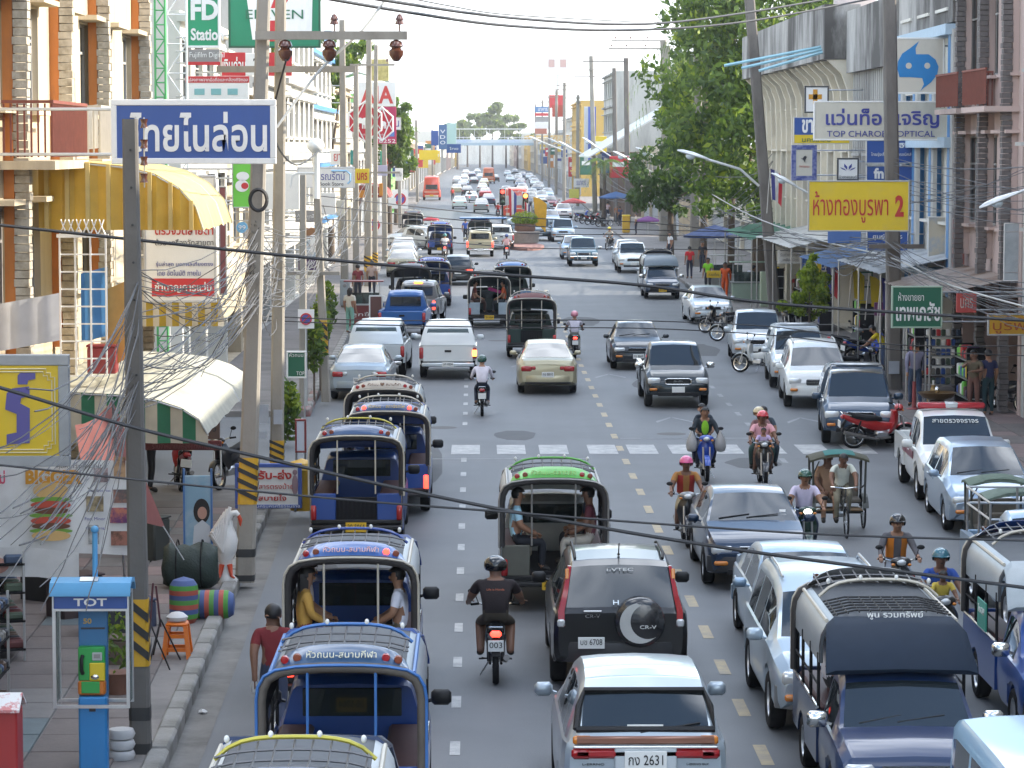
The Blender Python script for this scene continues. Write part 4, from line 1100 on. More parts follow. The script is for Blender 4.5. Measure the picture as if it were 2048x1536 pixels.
# ---------------------------------------------------------------- songthaew: pickup taxi with a covered bed
def arch_pts(off=0.0,n=7,z0=1.46):
 """right half of the canopy outline from the side post to the crown"""
 p=[(.785,z0),(.785,1.64),(.768,1.76),(.715,1.86),(.61,1.922),(.42,1.955),(.20,1.968),(0,1.970)]
 o=[]
 for x,z in p:o.append((x + off*(.785 if x > .7 else x)/.785,z + off*max(0,(z - 1.5)/.49)))
 return o
def arch_z(x):
 p=arch_pts()
 x=abs(x)
 for (a,za),(b,zb) in zip(p[1:],p[2:]):
  if b <= x <= a:return zb + (za - zb)*(x - b)/max(1e-6,a - b)
 return 1.58
BENCH=mat('bench_vinyl',(.06,.016,.016),rough=.55,var=.2)
def songthaew(name,label,pm,group=None,rim=None,board=None,btxt='',lit=False,ptxt='20-5064',frame=None,roof=None,lamps_on=0,panel=None,rear_closed=False,bars=None,rackm=None,visor=None,texc=None,front_sign='',shoulder=None):
 t=thing(name,label,'songthaew',group=group)
 roof=roof or mat('canopy_silver',(.07,.078,.088),rough=.65,metal=.0,var=.2,dark=(.05,.05,.05),thr=(.55,.9))
 frame=frame or mat('arch_padding',(.03,.027,.026),rough=.7,var=.3)
 panel=panel or pm
 bars=bars or mat('cream_pipe',(.50,.46,.38),rough=.4,var=.1)
 st=[(.28,.34,.90,1.36,.79,.62),(.36,.30,.92,1.42,.80,.62),(.55,.28,.92,1.45,.81,.615),(.85,.28,.92,1.44,.81,.615),(1.0,.28,.91,1.38,.81,.625),(1.48,.28,.89,.99,.81,.71),(1.9,.30,.83,.91,.80,.69),(2.12,.34,.75,.80,.77,.65),(2.2,.42,.62,.64,.72,.58)]
 res=shell(st,(1.42,),.345,.30,[(.42,1.22)],(1.0,1.48),None)
 put_shell(t,res,pm,bodyname='cab')
 mb=MB(); mb.rbox((0,.262,1.18),(1.04,.02,.30),.01); mb.build('cab_rear_window',CLEARG,t)
 for y in (-1.25,1.42):
  for s in (1,-1):wheel(t,s*.71,y,.30,.19,s)
 yr=-2.18
 for s in (1,-1):
  b=MB(); b.prism(bed_side(yr + .03,.24,.36,.94,-1.25,.35,.30),.04,'YZ',s*.79 - .02); b.build('bed_side',pm,t)
  b=MB(); b.tube([(s*.80,yr + .02,.965),(s*.80,.24,.965)],.018,6); b.build('side_rail',CHROME,t)
  b=MB(); b.rbox((s*.57,-.95,.93),(.36,2.2,.08),.03); b.build('bench',BENCH,t,40)
  b=MB()
  for y in (-2.1,-1.32,-.52,.22):b.tube([(s*.785,y,.94),(s*.785,y,1.56)],.02,6)
  b.tube([(s*.785,-2.1,1.20),(s*.785,.22,1.20)],.013,5)
  b.build('side_posts',DARKIN,t)
  b=MB(); b.rbox((s*.57,yr + .02,.745),(.43,.05,.50),.015); b.build('rear_panel',panel,t,40)
  b=MB(); b.tube([(s*.79,yr - .03,.98),(s*.79,yr - .03,.42)],.013,5); b.build('corner_trim',CHROME,t)
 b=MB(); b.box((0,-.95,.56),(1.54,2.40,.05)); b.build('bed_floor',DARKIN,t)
 if rear_closed:
  b=MB(); b.rbox((0,yr + .03,.72),(.72,.04,.42),.01)
  for k in range(9):b.tube([(-.3 + .075*k,yr + .0,.58),(-.3 + .075*k,yr + .0,.86)],.012,5)
  b.build('tailgate',DARKIN,t)
 b=MB(); b.rbox((0,yr - .10,.42),(1.60,.20,.07),.02); b.rbox((0,yr - .02,.50),(1.56,.06,.08),.02); b.build('step_bumper',BLACKP,t,40)
 plate(t,yr - .215,.43,ptxt,True,bg=YEL,w=.36,h=.17)
 lampbox(t,'tail_lamp',(.745,yr - .02,.66),(.10,.07,.26),TAILON if lit else TAILRED,.02)
 # canopy
 op,ip=arch_pts(0),arch_pts(-.03)
 ring=[(x,z) for x,z in op] + [(-x,z) for x,z in op[-2::-1]] + [(-x,z) for x,z in ip[:-1]] + [(x,z) for x,z in ip[::-1]]
 b=MB(); b.loft([[(x,y,z) for x,z in ring] for y in (yr + .06,-1.4,-.5,.34)]); b.build('canopy_roof',roof,t,40)
 so=arch_pts(.006)[0:5]
 for s in (1,-1):
  b=MB(); b.loft([[(s*x,y,z) for x,z in so] for y in (yr + .10,-.9,.30)],closed=False,cap=False); b.build('shoulder_panel',shoulder or mat('shoulder_silver',(.36,.40,.43),rough=.35,metal=.3,var=.1),t,50)
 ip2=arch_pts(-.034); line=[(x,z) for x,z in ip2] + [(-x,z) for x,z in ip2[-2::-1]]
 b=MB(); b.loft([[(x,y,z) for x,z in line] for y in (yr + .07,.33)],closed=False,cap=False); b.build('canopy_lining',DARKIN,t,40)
 path=[(.785,.96)] + op; path=path + [(-x,z) for x,z in path[-2::-1]]
 b=MB(); b.tube([(x*1.0,yr + .02,z) for x,z in path],.055,7); b.build('arch_frame',frame,t,60)
 b=MB(); b.tube([(x*1.05,yr - .03,z + (.03 if z > 1.6 else 0)) for x,z in path],.017,6); b.build('arch_pipe',bars,t,60)
 for s in (1,-1):
  b=MB(); b.tube([(s*.33,yr + .0,.99),(s*.33,yr + .0,arch_z(.33) - .02)],.015,6); b.build('grab_bar',bars,t)
 # route board with its four round lamps
 board=board or pm
 lo,up=[],[]
 for k in range(13):
  x=-.66 + 1.32*k/12; z=arch_z(x) + .045
  lo.append((x,yr + .0,z)); up.append((x*.94,yr + .16,z + .155*(1 - .55*(x/.66) ** 4)))
 rings=[]
 for a,c in zip(lo,up):rings.append([a,c,(c[0],c[1] + .04,c[2]),(a[0],a[1] + .05,a[2])])
 b=MB(); b.loft(rings); bo=b.build('route_board',board,t,60)
 for i,(x,s) in enumerate(((.55,1),(.43,1),(-.43,-1),(-.55,-1))):
  b=MB(); b.lathe([(.001,-.02),(.035,-.018),(.042,.0),(.042,.03)],12,axis='Y')
  m_=TAILON if (lamps_on >> i) & 1 else (TAILRED if i % 2 else mat('lamp_dark_amber',(.22,.05,.02),rough=.3))
  b.build('board_lamp',m_,bo,40,loc=(x,yr + .055,arch_z(x) + .105))
 if btxt:text(btxt,texc or WHITEP,(0,yr + .045,arch_z(0) + .125),.68,.085,bo,(R(45),0,0))
 rim=rim or bars
 rl=[(x,yr + 1.30,arch_z(x) + .22*(1 - .5*(x/.66) ** 4)) for x in [-.66 + 1.32*k/12 for k in range(13)]]
 b=MB(); b.tube(rl,.020,6); b.build('rack_rim',rim,t,60)
 b=MB()
 for k in range(9):
  x=-.6 + .15*k; b.tube([(x,yr + .2,arch_z(x) + .17),(x,yr + .7,arch_z(x) + .14),(x,yr + 1.3,arch_z(x) + .19*(1 - .5*(x/.66) ** 4))],.010,4)
 for y,dz in ((yr + .45,.15),(yr + .75,.14),(yr + 1.02,.17)):
  b.tube([(x,y,arch_z(x) + dz) for x in [-.64 + 1.28*k/8 for k in range(9)]],.011,4)
 b.build('roof_rack',rackm or mat('rack_steel',(.14,.14,.145),rough=.45,metal=.4),t)
 for k in range(4):
  x=(-.56,-.2,.2,.56)[k]
  b=MB(); b.ell((x,yr + 1.3,arch_z(x) + .24),(.024,.024,.034),8,6); b.build('rack_knob',WHITEP,t,60)
 for k in range(2):
  b=MB(); b.tube([((1 - 2*k)*.70,yr + .1,1.90),((1 - 2*k)*.70,.2,1.90)],.022,6); b.build('roof_rail',bars,t)
 # sloping visor above the windscreen
 v=visor or pm
 vp=[]
 for y,z,hw,dr in ((.30,1.972,.72,.10),(.60,1.92,.75,.09),(1.02,1.58,.80,.06),(1.06,1.52,.80,.05)):
  vp.append([(-hw,y,z - dr),(-hw*.88,y,z - .015),(0,y,z),(hw*.88,y,z - .015),(hw,y,z - dr),(hw,y - .03,z - dr - .02),(0,y - .03,z - .035),(-hw,y - .03,z - dr - .02)])
 b=MB(); b.loft(vp); vo=b.build('visor',v,t,40)
 if front_sign:text(front_sign,WHITEP,(0,.48,2.0),.6,.09,vo,(R(70),0,math.pi))
 bumper(t,2.20,.44,1.56,.2,.12,BLACKP,'front_bumper')
 lampbox(t,'headlamp',(.58,2.14,.66),(.30,.12,.15),LENS,.03)
 mb=MB(); mb.rbox((0,2.19,.66),(.62,.05,.10),.02); g=mb.build('grille',BLACKP,t)
 c=MB(); c.box((0,2.225,.715),(.72,.012,.03)); c.build('grille_bar',CHROME,g)
 plate(t,2.27,.44,ptxt,False,bg=YEL,w=.36,h=.17)
 mirrors(t,.80,1.30,1.04,CHROME if visor else BLACKP,(.22,.1,.17))
 wiper(t,(.1,1.44,1.03),(-.4,1.36,1.09)); wiper(t,(.5,1.44,1.02),(.05,1.36,1.09))
 return t
# ---------------------------------------------------------------- motorcycles and tricycles
def motorcycle(name,label,pm,group=None,ptxt='',lit=False,head_on=False,basket=False,pm2=None):
 t=thing(name,label,'motorcycle',group=group)
 pm2=pm2 or BLACKP
 for y,nm in ((.62,'front_wheel'),(-.60,'rear_wheel')):
  w=MB(); w.lathe([(.225,-.03),(.27,-.045),(.29,-.02),(.29,.02),(.27,.045),(.225,.03),(.225,-.03)],22,axis='X'); wo=w.build(nm,RUBBER,t,40,loc=(0,y,.29))
  q=MB(); q.lathe([(.205,-.025),(.232,-.03),(.232,.03),(.205,.025),(.205,-.025)],22,axis='X'); q.cyl((-.05,0,0),(.05,0,0),.045,10)
  q.build('rim',CHROME,wo,40)
  sp=MB()
  for k in range(12):
   a=math.pi*2*k/12; sp.tube([(.02*(-1) ** k,math.cos(a)*.03,math.sin(a)*.03),(0,math.cos(a + .2)*.21,math.sin(a + .2)*.21)],.004,3)
  sp.build('spokes',CHROME,wo)
 b=MB()
 for s in (1,-1):b.tube([(s*.075,.63,.29),(s*.075,.50,.78)],.021,7)
 b.build('fork',STEEL,t,40)
 b=MB(); rings=[]
 for k in range(9):
  a=R(20 + 130*k/8); rings.append([(x,.62 + math.cos(a)*(.335 - abs(x)*.4),.29 + math.sin(a)*(.335 - abs(x)*.4)) for x in (-.065,-.03,.03,.065)])
 b.loft(rings,closed=False,cap=False); b.build('front_fender',pm,t,60)
 # leg shield and body, one shaped shell each
 b=MB(); rings=[]
 for z,hw,y,d in ((.36,.08,.28,.10),(.50,.16,.36,.10),(.66,.20,.40,.10),(.80,.17,.40,.12),(.90,.11,.38,.12)):
  rings.append([(-hw,y - .10,z),(-hw*.6,y,z),(0,y + .04,z),(hw*.6,y,z),(hw,y - .10,z),(hw*.5,y - d,z),(-hw*.5,y - d,z)])
 b.loft(rings); b.build('leg_shield',pm,t,45)
 b=MB(); rings=[]
 for y,z0,z1,hw in ((.30,.48,.60,.06),(.05,.42,.62,.10),(-.2,.46,.70,.13),(-.5,.56,.74,.125),(-.75,.66,.80,.09),(-.90,.74,.82,.05)):
  rings.append([(-hw*.6,y,z0),(-hw,y,(z0 + z1)/2),(-hw*.7,y,z1),(hw*.7,y,z1),(hw,y,(z0 + z1)/2),(hw*.6,y,z0)])
 b.loft(rings); b.build('body_cowl',pm,t,45)
 b=MB(); rings=[]
 for y,z,hw,h in ((.04,.70,.07,.05),(-.1,.745,.11,.07),(-.35,.76,.125,.08),(-.6,.80,.12,.07),(-.74,.83,.09,.05)):
  rings.append([(-hw,y,z - h),(-hw,y,z),(-hw*.6,y,z + .035),(hw*.6,y,z + .035),(hw,y,z),(hw,y,z - h)])
 b.loft(rings); b.build('saddle',DARKIN,t,50)
 b=MB(); b.rbox((0,.06,.34),(.20,.34,.20),.05); b.cyl((0,.1,.38),(0,.34,.42),.07,10); b.build('engine',STEEL,t,40)
 b=MB(); b.tube([(.10,.25,.28),(.13,-.1,.25),(.14,-.45,.32)],.03,8); b.cyl((.14,-.35,.30),(.15,-.88,.42),.042,10,.045); b.build('exhaust',mat('exhaust_steel',(.16,.155,.15),rough=.45,metal=.6),t,40)
 b=MB()
 for s in (1,-1):b.tube([(s*.07,.02,.34),(s*.08,-.60,.29)],.02,6); b.tube([(s*.10,-.58,.32),(s*.11,-.48,.68)],.025,7)
 b.build('swing_arm',BLACKP,t,40)
 b=MB(); b.tube([(-.34,.30,1.0),(-.22,.38,1.0),(-.06,.42,.96),(.06,.42,.96),(.22,.38,1.0),(.34,.30,1.0)],.014,6); hb=b.build('handlebar',CHROME,t,40)
 for s in (1,-1):
  g=MB(); g.cyl((s*.24,.37,1.0),(s*.35,.295,1.0),.019,7); g.build('grip',RUBBER,hb)
 b=MB(); b.ell((0,.44,.97),(.17,.10,.085),14,8); b.build('headlamp_cowl',pm2 if pm2 is not BLACKP else pm,t,60)
 b=MB(); b.ell((0,.50,.965),(.085,.06,.055),12,8); b.build('headlamp',LENSON if head_on else LENS,t,60)
 for s in (1,-1):
  b=MB(); b.tube([(s*.24,.36,1.0),(s*.30,.34,1.16)],.007,5); b.ell((s*.335,.33,1.19),(.065,.02,.04),10,6); b.build('mirror',BLACKP,t,60)
  b=MB(); b.ell((s*.13,.50,.93),(.035,.03,.025),8,6); b.build('indicator',AMBER,t,60)
 b=MB(); b.rbox((0,-.90,.76),(.16,.08,.09),.03); b.build('tail_lamp',TAILON if lit else TAILRED,t,50)
 b=MB(); b.tube([(0,-.80,.70),(0,-.93,.52)],.03,6); b.rbox((0,-.86,.56),(.12,.02,.26),.005,Matrix.Rotation(R(-22),3,'X')); b.build('rear_fender',BLACKP,t)
 plate(t,-.965,.60,ptxt,True,w=.22,h=.16)
 b=MB(); b.tube([(-.09,-.70,.80),(-.09,-.92,.86),(.09,-.92,.86),(.09,-.70,.80)],.012,5); b.build('grab_rail',CHROME,t)
 b=MB()
 for s in (1,-1):b.tube([(0,-.02,.27),(s*.24,-.02,.26)],.014,5); b.tube([(s*.06,-.30,.30),(s*.2,-.34,.33)],.012,5)
 b.build('footrest',BLACKP,t)
 b=MB(); b.tube([(-.08,-.05,.26),(-.22,.02,.02)],.012,5); b.build('side_stand',STEEL,t)
 if basket:
  b=MB()
  for k in range(5):
   b.tube([(-.15,.66 ,.72 + .05*k),(.15,.66,.72 + .05*k),(.15,.50,.72 + .05*k),(-.15,.50,.72 + .05*k),(-.15,.66,.72 + .05*k)],.006,4)
  b.build('basket',BLACKP,t)
 return t
def minibus(name,label,pm,pm2,group=None,W=2.1,H=2.7,L=6.5,facing=False):
 t=thing(name,label,'bus',group=group)
 hw=W/2
 st=[(-L/2,.45,1.3,H - .35,hw*.92,hw*.72),(-L/2 + .08,.40,1.3,H - .12,hw*.98,hw*.76),(-L/2 + .3,.38,1.3,H,hw,hw*.80),(0,.38,1.3,H + .03,hw,hw*.80),(L/2 - .5,.38,1.3,H,hw,hw*.80),(L/2 - .15,.4,1.3,H - .2,hw*.98,hw*.76),(L/2,.45,1.25,H - .8,hw*.9,hw*.7)]
 res=shell(st,(-L*.28,L*.30),.46,.38,[(-L/2 + .5 + k*1.12,-L/2 + 1.5 + k*1.12) for k in range(5)],None,None)
 put_shell(t,res,pm)
 for y in (-L*.28,L*.30):
  for s in (1,-1):wheel(t,s*(hw - .14),y,.40,.24,s)
 mb=MB(); mb.rbox((0,-L/2 - .015,1.72),(W*.66,.03,.62),.01); mb.build('rear_window',GLASS,t)
 mb=MB(); mb.rbox((0,L/2 + .0,1.60),(W*.72,.03,.74),.01,Matrix.Rotation(R(8),3,'X')); mb.build('windscreen',GLASS,t)
 for s in (-1,1):bumper(t,s*(L/2 + .02),.55,W*.96,.24,.14,pm2)
 plate(t,-L/2 - .10,.62,'',True,bg=YEL,w=.5,h=.2)
 mb=MB(); mb.rbox((0,-L/2 - .012,1.08),(W*.80,.03,.08),.01); mb.build('stripe',pm2,t)
 lampbox(t,'tail_lamp',(hw*.78,-L/2 - .01,.92),(.2,.06,.14),TAILRED,.02)
 lampbox(t,'headlamp',(hw*.7,L/2 + .0,.85),(.3,.08,.2),LENS,.02)
 return t
# ================================================================== traffic
NAVY,BLUE,DBLUE=paint('#12264a'),paint('#17428a'),paint('#0e1e36')
DKTEAL,BLACKC,SILV,LSILV=paint('#101a22',.2),paint('#0a0b0d'),paint('#a9b4bc',.5),paint('#c3cace',.4)
CHAMP,WHT,SBLUE,GREYC=paint('#b9b092',.45),paint('#d8dad8'),paint('#8fa6bb',.45),paint('#7d7f80',.4)
BEIGE,DGREEN,REDC=paint('#a8a188',.3),paint('#1d3431',.3),paint('#8f1f22')
def away(t,X,Yrear,L,rz=0.0):t.location=(X,Yrear + L/2 - (.7 if Yrear > 38 else 0),0); t.rotation_euler.z=rz; return t
def onc(t,X,Yfront,L,rz=0.0):t.location=(X,Yfront + L/2 - (.6 if Yfront > 45 else 0),0); t.rotation_euler.z=math.pi + rz; return t
YRIM,GRIM=mat('rim_yellow',(.50,.44,.06),rough=.4,var=.1),mat('rim_green',(.10,.36,.05),rough=.4,var=.12)
BPIPE=mat('blue_pipe',(.05,.16,.42),rough=.4,var=.1)
LS=4.4
S1=songthaew('songthaew','songthaew with a yellow roof rack rim, cut off by the bottom of the picture',NAVY,rim=YRIM,shoulder=mat('shoulder_white',(.52,.55,.56),rough=.4,var=.1),group='songthaews')
away(S1,-1.50,22.9,LS)
S2=songthaew('songthaew','blue songthaew with blue grab bars and empty open bed, man in maroon beside it',BLUE,board=paint('#1b4468'),btxt='หัวถนน-สนามกีฬา',frame=mat('arch_vinyl_brown',(.10,.085,.07),rough=.6,var=.3),bars=BPIPE,texc=mat('letter_cream',(.6,.58,.45),rough=.6),group='songthaews')
away(S2,-1.33,28.7,LS)
S3=songthaew('songthaew','blue songthaew carrying a woman in yellow and a man in a white shirt',BLUE,rim=paint('#1c3f8f'),board=paint('#24589c'),btxt='หัวถนน-สนามกีฬา',lit=True,lamps_on=2,group='songthaews',texc=mat('letter_pink',(.72,.42,.40),rough=.6),shoulder=mat('shoulder_white',(.52,.55,.56),rough=.4,var=.1))
away(S3,-1.56,36.3,LS)
S4=songthaew('songthaew','blue songthaew with yellow roof rim and plate 20-5064 on its step',BLUE,rim=YRIM,board=paint('#24446e'),ptxt='20-5064',rear_closed=True,group='songthaews')
away(S4,-2.12,52.4,LS)
S5=songthaew('songthaew','blue songthaew with red board lamps lit, just beyond the one with plate 20-5064',BLUE,board=paint('#22406c'),btxt='หัวถนน - สถานีรถไฟ',lit=True,lamps_on=6,group='songthaews',texc=mat('letter_gold',(.5,.36,.10),rough=.6))
away(S5,-1.74,57.2,LS)
S6=songthaew('songthaew','dark songthaew with a beige lettered roof board, foremost of three queued at the kerb',DBLUE,board=mat('board_beige',(.40,.36,.30),rough=.5),btxt='หัวถนน ♥ สนามกีฬา',group='songthaews',texc=mat('letter_brown',(.12,.06,.03),rough=.6))
away(S6,-1.95,62.4,LS)
S7=songthaew('songthaew','songthaew with a bright green roof board and seated passengers in its open bed',mat('grey_paint',(.32,.33,.31),rough=.4,coat=.5),rim=GRIM,board=mat('board_green',(.10,.42,.06),rough=.4,coat=.4),btxt='หัวถนน-ตลาดสด',ptxt='20-4471',panel=mat('panel_olive',(.10,.10,.08),rough=.5),bars=mat('grey_pipe',(.30,.29,.27),rough=.4,metal=.4),shoulder=mat('shoulder_white',(.52,.55,.56),rough=.4,var=.1),group='songthaews',texc=mat('letter_dull',(.25,.4,.08),rough=.6))
away(S7,1.13,45.6,LS)
S8=songthaew('songthaew','dark songthaew with cream pipe frame, beside the rider in a pink helmet',DGREEN,board=mat('board_maroon',(.12,.03,.03),rough=.5),rear_closed=True,group='songthaews')
away(S8,1.75,99.4,LS)
S9=songthaew('songthaew','grey songthaew with two passengers and a pink package in the bed',DGREEN,panel=mat('panel_steel',(.30,.36,.40),rough=.5),board=mat('board_black',(.04,.045,.05),rough=.5),group='songthaews')
away(S9,.41,116.0,LS)
S10=songthaew('songthaew','songthaew with a light blue rear panel behind the dark one with cream pipes',DGREEN,panel=paint('#4f87b8'),board=paint('#3d70a8'),group='songthaews')
away(S10,1.40,126.0,LS)
S11=songthaew('songthaew','dark songthaew with a yellow cloth at its side, behind the silver pickup',DBLUE,bars=BLACKP,group='songthaews'); away(S11,-2.78,124.5,LS)
S12=songthaew('songthaew','songthaew with a blue lettered roof board beside the walking woman',BLUE,board=paint('#1d48a0'),btxt='หัวถนน',group='songthaews'); away(S12,-2.02,131.5,LS)
S13=songthaew('songthaew','blue songthaew waiting behind the white-shirted motorcyclist',BLUE,group='songthaews',ptxt='20-3319'); away(S13,-2.46,193.0,LS)
S14=songthaew('songthaew','dark songthaew parked near the kerb next to the red parasol',DBLUE,group='songthaews'); away(S14,-4.95,226.0,LS)
S15=songthaew('songthaew','songthaew with a long flat blue awning roof, man in blue standing behind',DGREEN,board=paint('#2e6cb4'),roof=paint('#3a6ea6'),group='songthaews'); away(S15,.1,203.0,LS)
# oncoming songthaews
T1=songthaew('songthaew','dark blue songthaew with a black roof visor, coming out of the bottom of the picture',paint('#1a2f55'),visor=mat('visor_navy',(.014,.024,.042),rough=.6,var=.15,spec=.15),front_sign='พูน รวมทรัพย์',group='songthaews',board=mat('board_grey',(.3,.3,.3),rough=.5))
onc(T1,4.45,30.0,LS)
b=MB()
for k in range(11):
 x=-.6 + .12*k; b.tube([(x,-.75,arch_z(x) + .05),(x,.30,arch_z(x) + .05)],.010,4)
for k in range(6):
 y=-.72 + .19*k; b.tube([(-.64,y,arch_z(.64) + .06),(-.4,y,arch_z(.4) + .06),(.4,y,arch_z(.4) + .06),(.64,y,arch_z(.64) + .06)],.010,4)
b.build('roof_grid',BLACKP,T1)
T2=songthaew('songthaew','blue songthaew with a green square sign on its side, next to the bikes',BLUE,visor=mat('visor_grey',(.30,.34,.36),rough=.4,var=.15),group='songthaews')
onc(T2,7.12,34.3,LS)
T3=songthaew('songthaew','dark songthaew facing us with a yellow plate, by the row of parked cars',paint('#1c3550'),visor=mat('visor_slate',(.12,.16,.19),rough=.35,var=.12),group='songthaews')
onc(T3,8.42,137.6,LS)
T4=songthaew('songthaew','grey songthaew facing us behind the orange flag, plate yellow',paint('#33424e'),visor=mat('visor_slate',(.12,.16,.19),rough=.35),group='songthaews')
onc(T4,5.6,268.0,LS)
g_=MB(); g_.rbox((0,0,0),(.02,.62,.36),.005)
gs=g_.build('side_sign',mat('sign_green_teal',(.05,.30,.22),rough=.45,var=.1),T2,loc=(.835,-.55,1.17))
text('โทร 347',WHITEP,(.014,0,.06),.44,.1,gs,(R(90),0,R(90)))
# cars heading away
C1=suv('suv','black SUV with a crescent moon cover on its spare wheel',BLACKC,style='crv',bump=mat('bumper_dark',(.03,.03,.032),rough=.5))
away(C1,1.82,38.8,4.35)
def crv_rear(t):
 y=-2.15
 for s in (1,-1):
  b=MB(); pts=[]
  for z,x,yy,w in ((.86,.80,y - .005,.08),(1.05,.80,y + .03,.08),(1.25,.745,y + .10,.065),(1.45,.70,y + .185,.05),(1.60,.665,y + .26,.04)):
   pts.append([(s*(x - w),yy - .035,z),(s*x,yy - .02,z),(s*(x + .01),yy + .05,z),(s*(x - w),yy + .03,z)])
  b.loft(pts); b.build('tail_lamp',TAILRED,t,40)
  b=MB(); b.rbox((s*.765,y - .025,.90),(.10,.06,.10),.02); b.build('reverse_lamp',LENS,t,40)
  b=MB(); b.rbox((s*.50,y - .115,.40),(.18,.03,.055),.01); b.build('reflector',lamp_mat('reflector_red_glow',(.75,.05,.03),.7),t)  # reflectors given a glow in place of the light they throw back
  b=MB(); b.rbox((s*.683,y + .20,1.50),(.05,.06,.14),.01,Matrix.Rotation(R(-18),3,'X')); b.build('indicator',AMBER,t)
 c=(.24,y - .12,.93)
 b=MB(); b.lathe([(.001,-.115),(.24,-.11),(.30,-.085),(.325,-.03),(.325,.10),(.28,.12)],32,c,'Y'); sp=b.build('spare_wheel_cover',mat('cover_black',(.02,.02,.022),rough=.25,coat=.7),t,50)
 # crescent and lettering printed on the cover
 mo=MB(); n=20; o_,i_=[],[]
 for k in range(n + 1):
  a=R(100 + 210*k/n); o_.append((c[0] + .262*math.cos(a),c[2] + .262*math.sin(a)))
  a2=R(112 + 186*k/n); i_.append((c[0] + .10 + .225*math.cos(a2),c[2] + .02 + .225*math.sin(a2)))
 mo.prism(o_ + i_[::-1],.004,'XZ',y - .236)
 mo.build('moon_print',mat('print_grey',(.50,.50,.48),rough=.35),sp)
 text('CR-V',WHITEP,(c[0] + .10,y - .239,c[2] - .05),.21,.045,sp)
 text('CR-V',CHROME,(-.36,y - .03,.99),.19,.045,t);
 text('i-VTEC',WHITEP,(0,y + .205,1.56),.34,.04,t,(R(70),0,0))
 b=MB(); b.rbox((-.36,y - .02,1.05),(.24,.03,.025),.008); b.build('handle',CHROME,t)
 plate(t,y - .13,.66,'บข 6708',True,x=-.38)
 text('H',CHROME,(-.06,y + .02,1.16),.07,.06,t,(R(70),0,0))
 b=MB(); b.tube([(0,y + .62,1.70),(0,y + .50,1.86)],.008,4); b.ell((0,y + .62,1.70),(.02,.04,.02),6,4); b.build('aerial',BLACKP,t)
crv_rear(C1)
C2=suv('people_carrier','silver people carrier with wide rear window and plate กง 2631, nearest on the centre line',SILV,style='mpv',rails=False)
away(C2,1.66,29.5,4.42)
def mpv_rear(t):
 y=-2.22
 b=MB(); b.rbox((0,y - .0,1.10),(1.40,.06,.085),.02); b.build('garnish',mat('garnish_copper',(.25,.11,.07),rough=.3,metal=.3,coat=.4),t,40)
 b=MB(); b.rbox((0,y - .03,1.035),(1.44,.05,.03),.01); b.build('trim_strip',CHROME,t)
 b=MB(); b.rbox((0,y - .015,.97),(1.42,.07,.10),.03); b.build('reflector_panel',TAILRED,t,40)
 lampbox(t,'tail_lamp',(.64,y - .005,.97),(.20,.09,.115),TAILRED,.03); lampbox(t,'indicator',(.63,y + .01,1.10),(.19,.07,.09),AMBER,.02)
 b=MB(); b.tube([(-.69,-2.165,1.20),(.69,-2.165,1.20),(.66,-2.0,1.40),(.60,-1.885,1.545),(-.60,-1.885,1.545),(-.66,-2.0,1.40),(-.69,-2.165,1.20)],.035,6); b.build('window_surround',BLACKP,t,60)
 plate(t,y - .06,.90,'กง 2631',True,w=.42,h=.20)
 b=MB(); b.rbox((0,y - .035,.90),(.62,.03,.26),.01); b.build('plate_surround',LSILV,t)
 wiper(t,(-.05,y + .03,1.17),(.55,y + .09,1.26))
 b=MB(); b.tube([(.02,-1.6,1.52),(.02,-1.72,1.60)],.008,4); b.build('aerial',BLACKP,t)
 for s in (1,-1):
  text('L-ERRNO' if s < 0 else 'L-ERRNO GLX',BLACKP,(s*.52,y - .012,.86),.22,.02,t)
 b=MB(); b.rbox((0,y + .065,1.22),(.001 + .36,.01,.05),.003); b.build('window_sticker',WHITEP,t)
mpv_rear(C2)
C3=sedan('sedan','champagne gold sedan alone in the middle of the road beyond the crossing',CHAMP,ptxt='กจ 8810'); away(C3,1.95,85.0,LS)
C4=sedan('sedan','silver sedan parked at the kerb behind the three queued songthaews',SILV,ptxt='กค 2171',lamp=LENS); away(C4,-3.24,83.0,LS,R(-1))
C5=pickup('pickup','beige pickup with a white canopy window, parked beyond the silver sedan',LSILV,canopy=LSILV,ptxt='บง 5512'); away(C5,-3.02,91.3,4.84,R(-2))
C6=pickup('pickup','white double cab pickup with canopy, one indicator lit',WHT,canopy=WHT,ptxt='บท 4434',bump=LSILV); away(C6,-.92,90.6,4.84)
b=MB(); b.rbox((0,0,0),(.13,.09,.20),.02); b.build('indicator',AMBERON,C6,loc=(.80,-2.445,.80))
C7=pickup('pickup','blue single cab pickup with an empty bed by the parked food stall',paint('#1f5a9a'),double=False); away(C7,-2.70,109.5,4.84,R(-2))
C8=pickup('pickup','silver grey pickup with a lit brake lamp on its cab, boy riding in the bed',GREYC,lit=True); away(C8,-2.33,117.8,4.84,R(-5))
b=MB(); b.rbox((0,0,0),(.34,.05,.06),.015); b.build('high_brake_lamp',lamp_mat('brake_lamp_orange',(1.0,.22,.03),3.5),C8,loc=(0,-.60,1.60))
C9=sedan('hatchback','black hatchback with a pale rear window driving away',BLACKC,hatch=True,lit=True); away(C9,-1.04,151.5,4.2)
C10=sedan('sedan','beige sedan with a pale rear window, parked in the row by the pole',BEIGE); away(C10,-4.1,161.0,LS)
C11=sedan('sedan','silver sedan with a red strip at its roof, second in the kerbside row',LSILV); away(C11,-4.35,172.0,LS)
C12=sedan('sedan','dark sedan third in the kerbside row',GREYC); away(C12,-4.6,183.0,LS)
C13=pickup('pickup','bronze beige pickup with lit tail lamps on chrome bumper, waiting at the planter',CHAMP,lit=True,canopy=None); away(C13,.10,190.5,4.84)
